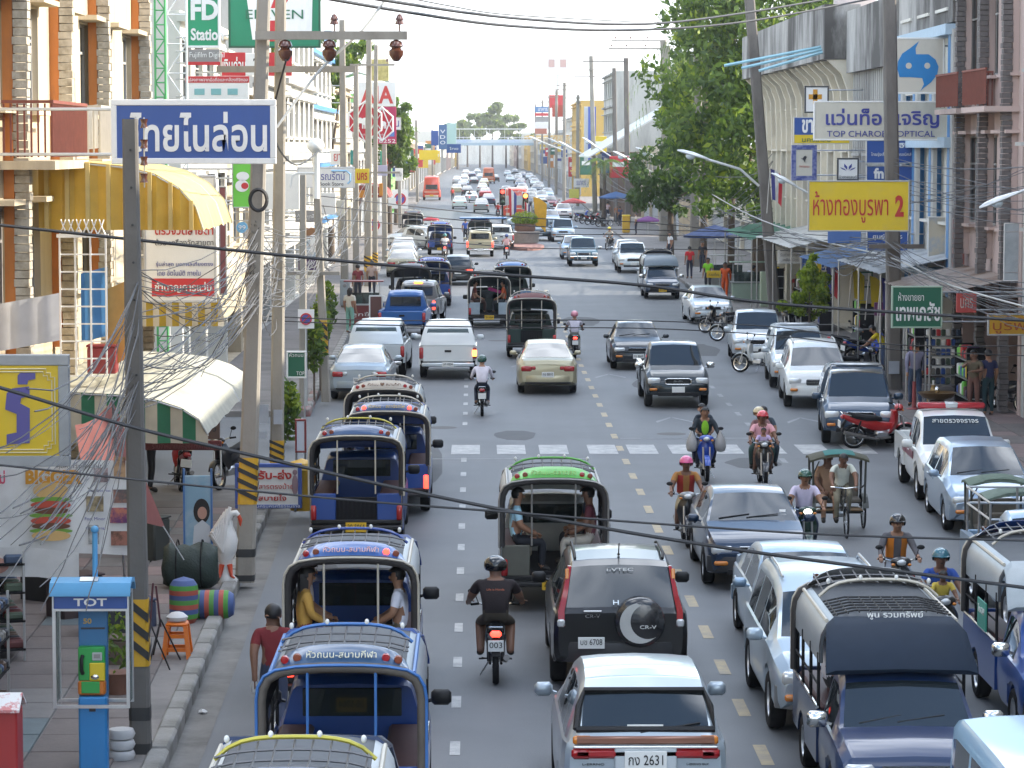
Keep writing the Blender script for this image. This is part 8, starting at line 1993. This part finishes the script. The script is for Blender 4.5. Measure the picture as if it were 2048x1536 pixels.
for px,py,lit,lab in ((1005,394,0,'traffic light with a dull red lamp beside the orange bus'),(1051,402,1,'traffic light glowing bright red above the planter')):
 Y=214; c=at(px,py,Y); t=thing('traffic_light',lab,'traffic light',(c.x,Y,0),0,'traffic lights')
 b=MB(); b.tube([(0,.1,.2),(0,.1,c.z + .3)],.07,8); b.build('post',BLACKP,t); b=MB(); b.rbox((0,0,c.z),(.42,.26,1.15),.04); hs=b.build('housing',BLACKP,t,40)
 b=MB(); b.box((0,.06,c.z),(.52,.03,1.25)); b.build('backplate',LW,hs)
 for k,m_ in enumerate((lamp_mat('signal_red',(1.0,.12,.02),9.0 if lit else 3.0) if lit else lamp_mat('signal_red_dull',(.9,.06,.04),2.0),mat('signal_amber_off',(.06,.045,.02),rough=.3),mat('signal_green_off',(.02,.05,.03),rough=.3))):
  b=MB(); b.lathe([(.001,-.05),(.12,-.04),(.15,0),(.15,.03)],14,(0,-.13,c.z + .37 - .37*k),'Y'); b.build('signal_lamp',m_,hs,50)
 b=MB(); b.lathe([(.17,-.16),(.17,.0),(.155,.0),(.155,-.16)],14,(0,-.13,c.z + .37),'Y',math.pi); b.build('hood',BLACKP,hs)
def flag(label,px,py,Y,cols,w=.9,h=1.4,hang=True):
 c=at(px,py,Y); t=thing('flag',label,'flag',c); n=len(cols)
 b=MB(); b.tube([(0,0,h*.6),(-.12,0,-h*.9)],.02,5); b.build('staff',STEEL,t)
 for i,m_ in enumerate(cols):
  b=MB(); rows=[]
  for k in range(5):
   v=k/4; rows.append([(.02 + w*(u*.6 + .12*v)*(1 - .25*v),.06*math.sin(u*8 + v*3),h*.55 - h*v - .25*h*u*u) for u in ((i)/n,(i + .5)/n,(i + 1)/n)])
  b.loft(rows,closed=False,cap=False); b.build('cloth',m_,t,60)
FR,FW,FBc,FY,FO=sheet('flag_red',(.45,.03,.04),.7,.35),sheet('flag_white',(.62,.62,.60),.7,.4),sheet('flag_blue',(.05,.05,.20),.7,.3),sheet('flag_yellow',(.62,.44,.02),.7,.4),sheet('flag_orange',(.55,.30,.02),.7,.4)
flag('orange flag hanging from the signal post at the planter',1066,425,212.5,[FO],1.6,2.0)
flag('Thai flag furled between the two traffic lights',1016,408,213,[FR,FW,FBc],1.0,2.0)
flag('Thai flag on the signal post with the bright lamp',1049,428,213,[FR,FW,FBc,FW],.8,1.5)
flag('Thai flag on the corner of the cream arched shophouse',1540,372,119,[FBc,FW,FR],.8,1.2)
flag('yellow royal flag by the blue sports shop sign',1622,545,108,[FY],.6,.9)
flag('Thai flag below the blue sports shop sign',1652,560,106,[FBc,FW,FR],.7,1.0)
flag('yellow flag near the bushy shrub',1704,570,103,[FY],.7,1.0)
flag('yellow flag beside the green and white board',1738,585,98,[FY],.7,1.0)
flag('Thai flag nearest the dark pole',1762,590,96,[FBc,FW,FR],.6,1.0)
flag('small yellow flag on the paired poles',1366,330,200,[FY],.7,1.8)
flag('red and white flag over the street lamp by the tree',1374,288,200,[FR,FW],1.2,1.4)
flag('Thai flag low on the paired poles',1346,335,205,[FR,FW,FBc],.8,1.2)
# parasols
def parasol(label,px,py,Y,r,m):
 c=at(px,py,Y); t=thing('parasol',label,'parasol',(c.x,Y,.15)); b=MB(); n=12; h=c.z - .15
 b.lathe([(.001,h + r*.32),(r*.5,h + r*.18),(r,h - .02),(r*.98,h - .12)],n); b.build('canopy',m,t,30); b=MB(); b.tube([(0,0,0),(0,0,h + r*.32)],.025,6); b.build('pole',STEEL,t)
parasol('purple market parasol beside the paired poles',1296,440,232,1.0,sheet('parasol_purple',(.22,.07,.26),.7,.3)); parasol('red market umbrella among parked motorcycles',1147,404,286,1.2,sheet('parasol_red',(.42,.06,.06),.7,.3)); parasol('red parasol carried between the parked songthaews',862,438,216,.6,sheet('parasol_crimson',(.45,.04,.06),.7,.3))
parasol('pale parasol over the food stall by the blue pickup',742,600,116,1.0,sheet('parasol_pale',(.45,.43,.40),.7,.3)); parasol('dark blue stall canopy under the trees',1430,470,150,1.6,sheet('canopy_darkblue',(.04,.07,.18),.7,.3)); parasol('blue stall canopy beyond the motorcycle row',1232,394,260,1.5,sheet('canopy_blue',(.06,.14,.32),.7,.3))
# food stalls and cabinets
for y0,y1,z,m_,lab in ((76,84.6,3.3,smat('tin_rust',(.30,.24,.20),dark=(.14,.08,.05),thr=(.45,.65)),'rusty tin awning over the gold shop at the picture edge'),(85.4,95.8,3.5,smat('tin_grey',(.40,.42,.43),dark=(.2,.2,.2),thr=(.5,.7)),'grey tin awning over the pharmacy'),(97,107,3.2,sheet('tarp_blue2',(.07,.16,.34),.6,.25),'blue tarpaulin awning behind the flags'),(110,124,3.4,smat('tin_pale',(.5,.5,.47),dark=(.3,.27,.24),thr=(.5,.7)),'pale tin awning below the cream arches'),(126,140,3.2,sheet('tarp_green',(.06,.2,.12),.6,.25),'green tarpaulin awning by the leaning pole')):
 t=thing('awning',lab,'awning',(RX,y0,0)); L_=y1 - y0; n=24
 b=MB(); b.loft([[(-.05,L_*k/n,z + .35 + .03*(k % 2)),(-1.2,L_*k/n,z + .12 + .03*(k % 2)),(-2.3,L_*k/n,z - .14 + .03*(k % 2))] for k in range(n + 1)],closed=False,cap=False); b.build('cover',m_,t)
 for k in range(3):
  b=MB(); b.tube([(-2.2,.2 + (L_ - .4)*k/2,.15),(-2.2,.2 + (L_ - .4)*k/2,z - .1)],.03,6); b.build('post',STEEL,t)
for i,(x,y,lab) in enumerate(((13.0,79,'goods rack outside the gold shop'),(13.1,89,'goods rack beside the pharmacy door'),(13.0,101,'clothes rack below the blue tarpaulin'),(12.9,112,'crate rack under the pale tin awning'),(12.8,118,'second crate rack under the pale tin awning'),(12.9,130,'goods rack under the green tarpaulin'))):
 t=thing('goods_rack',lab,'rack',(x,y,.15)); rg_=random.Random(i)
 for k in range(3):
  b=MB(); b.box((0,0,.25 + .5*k),(.5,2.0,.03)); sh=b.build('shelf',STEEL,t)
  for j in range(7):
   b=MB(); hh=.18 + .2*rg_.random(); b.rbox((-.06,-.85 + .28*j,.27 + .5*k + hh/2),(.3,.22,hh),.03); b.build('goods',[SR,SBL,SY,LW,SHOE[1],SLG,SHOE[0],SPU][rg_.randrange(8)],sh)
 for dy in (-.98,.98):
  b=MB(); b.box((0,dy,.8),(.5,.03,1.6)); b.build('end_frame',DARKIN,t)
def stall(label,px,py,Y,w,m,txt='',glassy=True,rz=0):
 X=at(px,py,Y).x; t=thing('food_stall',label,'stall',(X,Y,.15),rz); b=MB(); b.rbox((0,0,.45),(w,.6,.8),.02); bo=b.build('cabinet',m,t); b=MB(); b.box((0,0,.88),(w + .1,.7,.05)); b.build('counter',STEEL,t)
 if txt:text(txt,LW,(0,-.31,.5),w*.7,.2,bo)
 for s in (-1,1):
  b=MB(); b.box((s*w*.46,.2,1.3),(.03,.03,.85)); b.build('post',STEEL,t)
 if glassy:b=MB(); b.box((0,-.2,1.12),(w*.9,.02,.42)); b.build('glass_screen',CLEARG,t)
 for k in range(5):b=MB(); b.lathe([(.001,0),(.07,0),(.08,.14),(.001,.16)],10,(-w*.4 + w*.2*k,.1,.91)); b.build('pot',[STEEL,LW,SHOE[4],SHOE[1],LY][k],t,40)
 b=MB(); b.box((0,.0,1.76),(w + .2,.9,.04)); b.build('roof',m,t)
stall('red lettered food cart between the blue pickup and the pavement',728,640,113.5,1.3,smat('cart_red',(.20,.03,.03)),'ลูกชิ้น'); stall('food stall behind the small yellow board',1455,560,140,1.5,smat('cart_grey',(.3,.3,.28))); stall('stall with goods beside the orange-robed monk',1500,565,132,1.6,smat('cart_green',(.25,.32,.25)))
t=thing('menu_board','white framed brown menu board behind the blue pickup','board',(at(752,640,112).x,112,.15)); b=MB(); b.rbox((0,0,.75),(.42,.05,1.0),.01); b.build('panel',smat('menu_brown',(.14,.06,.05)),t)
for cx,cz,sx,sz in ((0,1.27,.5,.05),(0,.22,.5,.05),(-.235,.75,.05,1.0),(.235,.75,.05,1.0)):b=MB(); b.box((cx,-.01,cz),(sx,.07,sz)); b.build('frame',LW,t)
t=thing('cabinet','pale green utility cabinet behind the leaning pole','cabinet',(at(1532,600,128).x,128,.15)); b=MB(); b.rbox((0,0,.75),(.5,.45,1.5),.02); b.build('body',smat('cabinet_green',(.36,.42,.30)),t); b=MB(); b.box((0,-.23,.75),(.44,.015,1.38)); b.build('door',smat('cabinet_green',0),t)
t=thing('meter_box','grey electricity meter box at the foot of the kerbside pole','meter box',at(690,585,127.5)); b=MB(); b.rbox((0,0,0),(.42,.25,1.1),.03); b.build('body',smat('meter_grey',(.32,.36,.37)),t); b=MB(); b.lathe([(.001,-.03),(.08,-.02),(.09,.02)],12,(0,-.13,.3),'Y'); b.build('dial',SGY,t,40)
t=thing('yellow_bin','tall yellow bin at the kerb behind the dark scooter','bin',(at(1252,462,236).x,236,.15)); b=MB(); b.rbox((0,0,.7),(.6,.6,1.3),.06); b.build('body',smat('bin_yellow',0),t); b=MB(); b.rbox((0,0,1.4),(.66,.66,.12),.05); b.build('lid',SY,t)
t=thing('brazier','wide brass wok on a stand beside the parked cars','brazier',(at(1868,832,76).x,75.5,.15)); b=MB(); b.lathe([(.001,.42),(.18,.44),(.38,.52),(.50,.64),(.47,.64),(.36,.55),(.001,.48)],20); b.build('wok',mat('brass_dull',(.22,.13,.05),rough=.35,metal=.7,var=.2),t,50); b=MB(); b.cyl((0,0,0),(0,0,.42),.17,10,.2); b.build('stand',mat('iron',(.05,.045,.04),rough=.7),t)
b=MB(); b.ell((0,0,.70),(.07,.07,.09),10,6); b.build('ladle_bowl',CHROME,t,50)
t=thing('gas_bottle','orange and tan gas bottle beside the brass wok','gas bottle',(at(1872,815,77.5).x,78.0,.15)); b=MB(); b.lathe([(.15,0),(.16,.02),(.16,.42),(.12,.52),(.05,.55),(.05,.62),(.001,.63)],14); b.build('body',mat('tank_tan',(.38,.24,.08),rough=.5,var=.15),t,45); b=MB(); b.lathe([(.165,.28),(.165,.40)],14); b.build('band',smat('tank_orange',(.6,.16,.01)),t); b=MB(); b.tube([(0,0,.55),(0,0,.75)],.03,6); b.build('valve',LW,t)
t=thing('magazine_rack','wire rack of magazines and toys outside the pharmacy','rack',(at(1890,775,83).x,83.5,.15)); rg=random.Random(8)
for k in range(6):
 b=MB(); b.box((0,0,.2 + .27*k),(1.0,.4,.02)); sh=b.build('shelf',STEEL,t)
 for j in range(7):
  b=MB(); b.rbox((-.42 + .14*j,-.1,.31 + .27*k),(.11,.12 + .1*rg.random(),.18),.02); b.build('goods',[SHOE[0],SHOE[2],LW,SHOE[3],SBL,SHOE[5],SR][rg.randrange(7)],sh)
for s in (-1,1):b=MB(); b.box((s*.5,0,.9),(.03,.03,1.8)); b.build('post',BLACKP,t)
for k,(px,py,lab) in enumerate(((1828,820,'red and white marker post beside the walking man'),(1850,832,'thin grey marker post beside the red and white one'))):
 g=gr(px,py,.15); t=thing('marker_post',lab,'post',(g[0],g[1],.15)); b=MB(); b.tube([(0,0,0),(0,0,1.9)],.022,6); b.build('shaft',STEEL,t); b=MB(); b.lathe([(.001,0),(.2,0),(.2,.04),(.06,.07),(.045,.75 if k == 0 else .1)],12); b.build('base',smat('post_red',(.26,.05,.05)) if k == 0 else SGY,t)
# ------------------------------------------------------------------ parked two-wheelers
def parked(label,px,py,Y,rz,pm_,lean=R(8),basket=False,pm2=None):
 m=motorcycle('motorcycle',label,pm_,'parked motorcycles',basket=basket,pm2=pm2); X=at(px,py,Y).x
 m.location=(X,Y,.15 if (X > 10.4 or X < on(LK,Y)) else 0); m.rotation_euler=(0,lean,rz); return m
parked('bright red motorcycle parked across the nose of the dark blue pickup',1757,885,69.3,R(-82),RED); parked('motorcycle with red tail and orange side parked on the pavement by the dark shop',357,985,60.0,R(10),RED,pm2=BLACKP)
parked('black motorcycle parked behind the tan pole with its headlamp catching light',466,960,60.2,R(160),MBLK); parked('dark motorcycle parked at the picture edge outside the gold shop',2012,815,77.5,R(25),MBLK)
parked('dark motorcycle leaning at the silver sedan by the food stalls',1440,650,112,R(60),MBLK); parked('second dark motorcycle in front of the silver pickup',1468,672,107.5,R(75),GREYC); parked('white-wheeled motorcycle squeezed between the two silver pickups',1518,735,92.5,R(65),WHT)
parked('black motorcycle facing us beyond the silver pickup',1583,640,108,R(165),MBLK); parked('blue motorcycle by the woman in pink',1732,690,93.5,R(-60),MBLUE); parked('motorcycle with a white front by the bushy shrub',1692,690,96.0,R(-50),GREYC); parked('motorcycle behind the white off-roader with a red box',1712,745,86.5,R(-70),MBLK)
for k,(px,Y,c_) in enumerate(((1175,272,MBLK),(1186,268,RED),(1197,262,MBLK),(1165,278,MBLUE),(1208,256,GREYC))):parked(('dark motorcycle in the middle of the far parked row','red motorcycle in the far parked row','dark motorcycle nearest in the far parked row','blue motorcycle in the far parked row by the red umbrella','grey motorcycle at the end of the far parked row')[k],px,440,Y,R(-60),c_)
# ------------------------------------------------------------------ pedestrians
def ped(label,px,py,z,pose='stand',rz=0.0,**kw):
 g=gr(px,py,z); return person(label,pose,(g[0],g[1],z),rz,**kw)
ped('man in a dark red shirt walking beside the empty blue songthaew',548,1496,0,'walk',R(5),shirt='#6e1d22',pants='#3a4258',skin=SKIND)
g=gr(548,1496,0); b=MB(); b.lathe([(.001,0),(.05,.02),(.06,.10),(.02,.2)],8,(g[0] - .22,g[1] + .1,.62)); tag(b.build('bag',sheet('bag_white',0,.5,.3),None,50),'small white plastic bag in the hand of the man in dark red','bag')
ped('man in a checked grey shirt and jeans walking past the magazine rack',1830,818,.15,'walk',R(0),shirt='#7f7d92',pants='#33445e',short=False,scale=1.06)
ped('woman in brown holding a basket on her hip outside the gold shop',1947,832,.15,'armup',R(150),shirt='#5d5340',pants='#6e4c42',hair='long',skin=SKIND); ped('man in a dark blue patterned shirt facing the woman with the basket',1976,832,.15,'stand',R(20),shirt='#2a2f52',pants='#1f3a40',hair='short')
ped('person in yellow bending over beside the dark pole',1768,758,.15,'lean',R(70),shirt='#c7b21c',pants='#3a4a66'); ped('woman in a pink shirt among the flags',1728,655,.15,'stand',R(-20),shirt='#c02a6a',pants='#2a3040')
ped('monk in an orange robe walking by the stalls',1450,600,.15,'walk',R(170),shirt='#c8501a',pants='#c8501a',short=False,skin=SKIND,shoe='#7a4a2a'); ped('stallholder in a white shirt behind the stall',1492,602,.15,'lean',R(-70),shirt='#c9c9d6',pants='#3a3c48'); ped('woman in a bright green shirt at the yellow board',1416,588,.15,'stand',R(160),shirt='#7fc42a',pants='#3a3c40')
ped('man in a red shirt by the straight pole',1379,558,.15,'stand',R(10),shirt='#c0242c',pants='#23283a'); ped('person with folded arms under the blue sports shop sign',1578,596,.15,'armup',R(170),shirt='#8a8578',pants='#26252a',skin=SKIND); ped('person in dark red sitting at the blue sports shop',1592,610,.15,'stand',R(190),shirt='#a02a22',pants='#3a2a2a',scale=.8)
ped('woman in a pale blouse and green apron at the food cart',700,668,.15,'stand',R(-30),shirt='#c9c4b4',pants='#7fae9e',hair='long'); ped('woman stepping out behind the songthaew with the blue board',893,600,0,'walk',R(180),shirt='#8f7a86',pants='#5a3c48',hair='long'); ped('man in a blue shirt standing behind the long-awninged songthaew',931,484,0,'stand',0,shirt='#3a5aa8',pants='#20242e')
ped('dark-haired customer nearest the pale parasol',716,606,.15,'stand',R(20),shirt='#7a2a2e',pants='#30303a'); ped('dark-haired customer beyond the pale parasol',744,596,.15,'stand',R(-10),shirt='#b09a90',pants='#30303a'); ped('man on a bicycle seat crouched in the dark shop entrance',302,985,.15,'lean',R(-80),shirt='#9a9a98',pants='#23252c')
for k,(px,py,sh) in enumerate(((1215,440,'#b9a0a0'),(1240,452,'#3a4a6a'),(1272,470,'#c9c0b0'),(1340,520,'#cfcfcf'),(1405,545,'#2a2a30'),(905,402,'#b02a2a'),(1232,448,'#a8662a'))):ped(('shopper in faded pink near the sky poster','shopper in blue under the blue stall canopy','shopper in beige by the purple parasol','person in white between the poles','person in black behind the man in red','person in red crossing behind the red minibus','shopper in orange brown under the blue stall canopy')[k],px,py,.15 if px > 1000 else 0,'stand',R(40*k),shirt=sh)
# ------------------------------------------------------------------ overhead cables
def cable(label,pts,r,m=None,group='cables over the street',n=5,kind=None):
 """pts: (pixel x, pixel y, distance); a smooth line through surveyed points"""
 P=[at(*p) for p in pts]; out=[]
 for i in range(len(P) - 1):
  p0,p1,p2,p3=P[max(0,i - 1)],P[i],P[i + 1],P[min(len(P) - 1,i + 2)]
  for k in range(6):
   t_=k/6; out.append(.5*((2*p1) + (p2 - p0)*t_ + (2*p0 - 5*p1 + 4*p2 - p3)*t_ ** 2 + (3*p1 - p0 - 3*p2 + p3)*t_ ** 3))
 out.append(P[-1]); o=out[0].copy()
 b=MB(); b.tube([q - o for q in out],r,n); return tag(b.build('cable',m or WIREM,None,60,loc=o),label,'cable',group)
cable('thick black cable falling from the yellow sign towards the lower edge',[(-150,735,24),(0,775,24),(250,850,24.3),(480,905,24.6),(860,990,25),(1200,1055,25),(1550,1110,25),(2048,1175,25),(2200,1200,25)],.016)
cable('thin dark cable crossing the thick one over the green-boarded songthaew',[(-150,915,25),(0,930,25),(300,962,25),(700,1000,25),(1000,1023,25),(1350,1050,25),(1700,1071,25),(2200,1085,25)],.010)
cable('black cable crossing the whole street at the height of the burgundy shops',[(-150,432,36),(0,450,36),(560,510,36),(950,545,36),(1280,570,36),(1500,602,36),(1750,622,36),(2200,650,36)],.020)
cable('upper one of two twisted thin cables over the gold sedan',[(520,632,60),(760,641,60),(1040,640,60),(1300,642,60),(1560,655,60),(1800,690,60),(2150,690,60)],.012); cable('lower one of two twisted thin cables over the gold sedan',[(520,640,60.3),(760,650,60.3),(1040,655,60.3),(1300,657,60.3),(1560,672,60.3),(1800,700,60.3),(2150,715,60.3)],.012)
cable('upper heavy high-voltage cable along the top edge',[(700,-10,44),(1024,36,60),(1290,48,72),(1500,24,84),(1720,-14,96)],.03); cable('lower heavy high-voltage cable along the top edge',[(560,-20,44),(800,22,50),(1024,52,60),(1270,60,72),(1500,42,84),(1760,-6,96)],.03); cable('topmost thin wire at the top edge',[(740,-20,46),(900,12,52),(1024,30,60),(1270,44,72)],.012)
for k,(ya,yb,yc,yd) in enumerate(((378,410,446,478),(398,428,460,470),(430,448,470,482),(470,478,498,505))):
 cable(('highest of four slack wires over the junction','second of four slack wires over the junction','third of four slack wires over the junction','lowest of four slack wires over the junction')[k],[(520,ya,86),(800,yb,96),(1060,(yb + yc)/2 + 8,104),(1300,yc,110),(1560,yd - 4,118),(1780,yd + 10,84)],.016)
rg=random.Random(77)
def sagline(mb,A,C,sag,r,n=10,jit=0.0):
 pts=[]
 for k in range(n + 1):
  u=k/n; q=A.lerp(C,u); q=q + Vector((rg.uniform(-jit,jit),rg.uniform(-jit,jit),-4*sag*u*(1 - u) + rg.uniform(-jit,jit))); pts.append(q)
 mb.tube(pts,r,4,cap=False)
# tangle around the concrete poles on the sunny side
b=MB()
for k in range(70):
 z=rg.choice((560,620,735,760,800)) + rg.uniform(-25,25); A=at(278 + rg.uniform(-6,8),z,33.7)
 C=at(rg.uniform(-60,200),z + rg.uniform(180,480),29 + rg.uniform(-2,5)) if k % 2 else at(505 + rg.uniform(-10,14),rg.choice((470,540,600)) + rg.uniform(-25,25),47)
 sagline(b,A,C,rg.uniform(.05,.45),rg.uniform(.004,.009),10,.015)
for k in range(46):
 A=at(505 + rg.uniform(-8,10),rg.uniform(440,640),47); C=rg.choice((at(556,rg.uniform(450,640),58),at(640,rg.uniform(440,560),81),at(330 + rg.uniform(-60,90),rg.uniform(560,760),50)))
 sagline(b,A,C,rg.uniform(.1,.7),rg.uniform(.005,.010),9,.03)
for k in range(30):
 A=at(645,rg.uniform(400,560),81); C=rg.choice((at(690,rg.uniform(380,520),128),at(738,rg.uniform(350,480),147),at(600,rg.uniform(430,620),79))); sagline(b,A,C,rg.uniform(.1,.9),.012,8,.04)
tag(b.build('wire_tangle',GREYWIRE,None,60),'dense tangle of grey wires between the concrete poles','wires',kind='stuff')
b=MB()
for k in range(40):
 A=at(1788,rg.uniform(470,520),84) + Vector((rg.uniform(-1,.4),0,0)); C=rg.choice((at(1548,rg.uniform(440,530),121.5),at(2100,rg.uniform(560,690),66),at(1660,rg.uniform(480,530),100))); sagline(b,A,C,rg.uniform(.1,.5),rg.uniform(.008,.013),9,.02)
for k in range(22):
 A=at(1545,rg.uniform(300,500),121.5); C=rg.choice((at(1392,rg.uniform(330,470),171),at(1330,rg.uniform(380,470),217))); sagline(b,A,C,rg.uniform(.3,1.4),.016,9,.02)
for k in range(14):
 A=at(1785,rg.uniform(300,420),84); C=at(2120,rg.uniform(300,460),66); sagline(b,A,C,rg.uniform(.05,.3),.009,8,.01)
for k in range(16):
 A=at(1392,rg.uniform(300,420),171); C=at(rg.choice((1254,1190)),rg.uniform(300,400),300); sagline(b,A,C,rg.uniform(.5,2),.022,8,.02)
tag(b.build('wire_tangle',GREYWIRE,None,60),'loose bundle of wires along the shaded shop fronts','wires',kind='stuff')
cable('pale thick cable looping down past the yellow gold shop sign',[(1340,345,217),(1400,375,171),(1500,430,121),(1640,480,100),(1780,515,84),(1900,570,75),(2150,640,60)],.025,mat('cable_pale',(.40,.40,.38),rough=.6)); cable('pale guy pipe slanting from the street lamp to the blue nylon sign',[(553,255,46.5),(640,140,47),(720,65,47.3),(770,0,47.6)],.022,mat('cable_pale',0))
cable('black cable running from the big crossarm down towards the lower shops',[(572,120,47),(545,260,50),(592,330,62),(640,300,81)],.018); cable('coil of black cable hung on the tan pole',[(517 + 17*math.cos(a),400 + 21*math.sin(a),46.9) for a in [2*math.pi*k/12 for k in range(13)]],.03)
# paper notices taped to the poles
for px,py,Y,w_,h_,lab in ((527,828,57.7,.2,.36,'blank paper notice on the post beside the tan pole'),(556,834,57.7,.17,.28,'printed paper notice taped on the tan pole'),(525,870,57.7,.17,.14,'small white card low on the post'),(718,555,140,.5,.7,'white notice on the kerbside post by the parasol'),(693,600,127.3,.26,.4,'white label on the meter box'),(1788,735,83.7,.3,.36,'torn white paper low on the dark pole')):
 c=at(px,py,Y); b=MB(); b.box((0,0,0),(w_,.012,h_)); tag(b.build('notice',sheet('paper_notice',(.50,.53,.58),.8,.2),None,loc=c),lab,'notice','paper notices')
# ------------------------------------------------------------------ dusty air
b=MB(); b.box((0,940,13),(3000,2300,28.2)); hz=b.build('haze',None); hz.data.materials.clear()
hm=bpy.data.materials.new('haze_air'); hm.use_nodes=True; hn=hm.node_tree.nodes; hn.clear()
ho=hn.new('ShaderNodeOutputMaterial'); hv=hn.new('ShaderNodeVolumePrincipled'); hv.inputs['Color'].default_value=(.93,.95,1.0,1); hv.inputs['Density'].default_value=.00016; hv.inputs['Anisotropy'].default_value=.2
hm.node_tree.links.new(hv.outputs['Volume'],ho.inputs['Volume']); hz.data.materials.append(hm); tag(hz,'pale dusty air filling the street',kind='stuff')
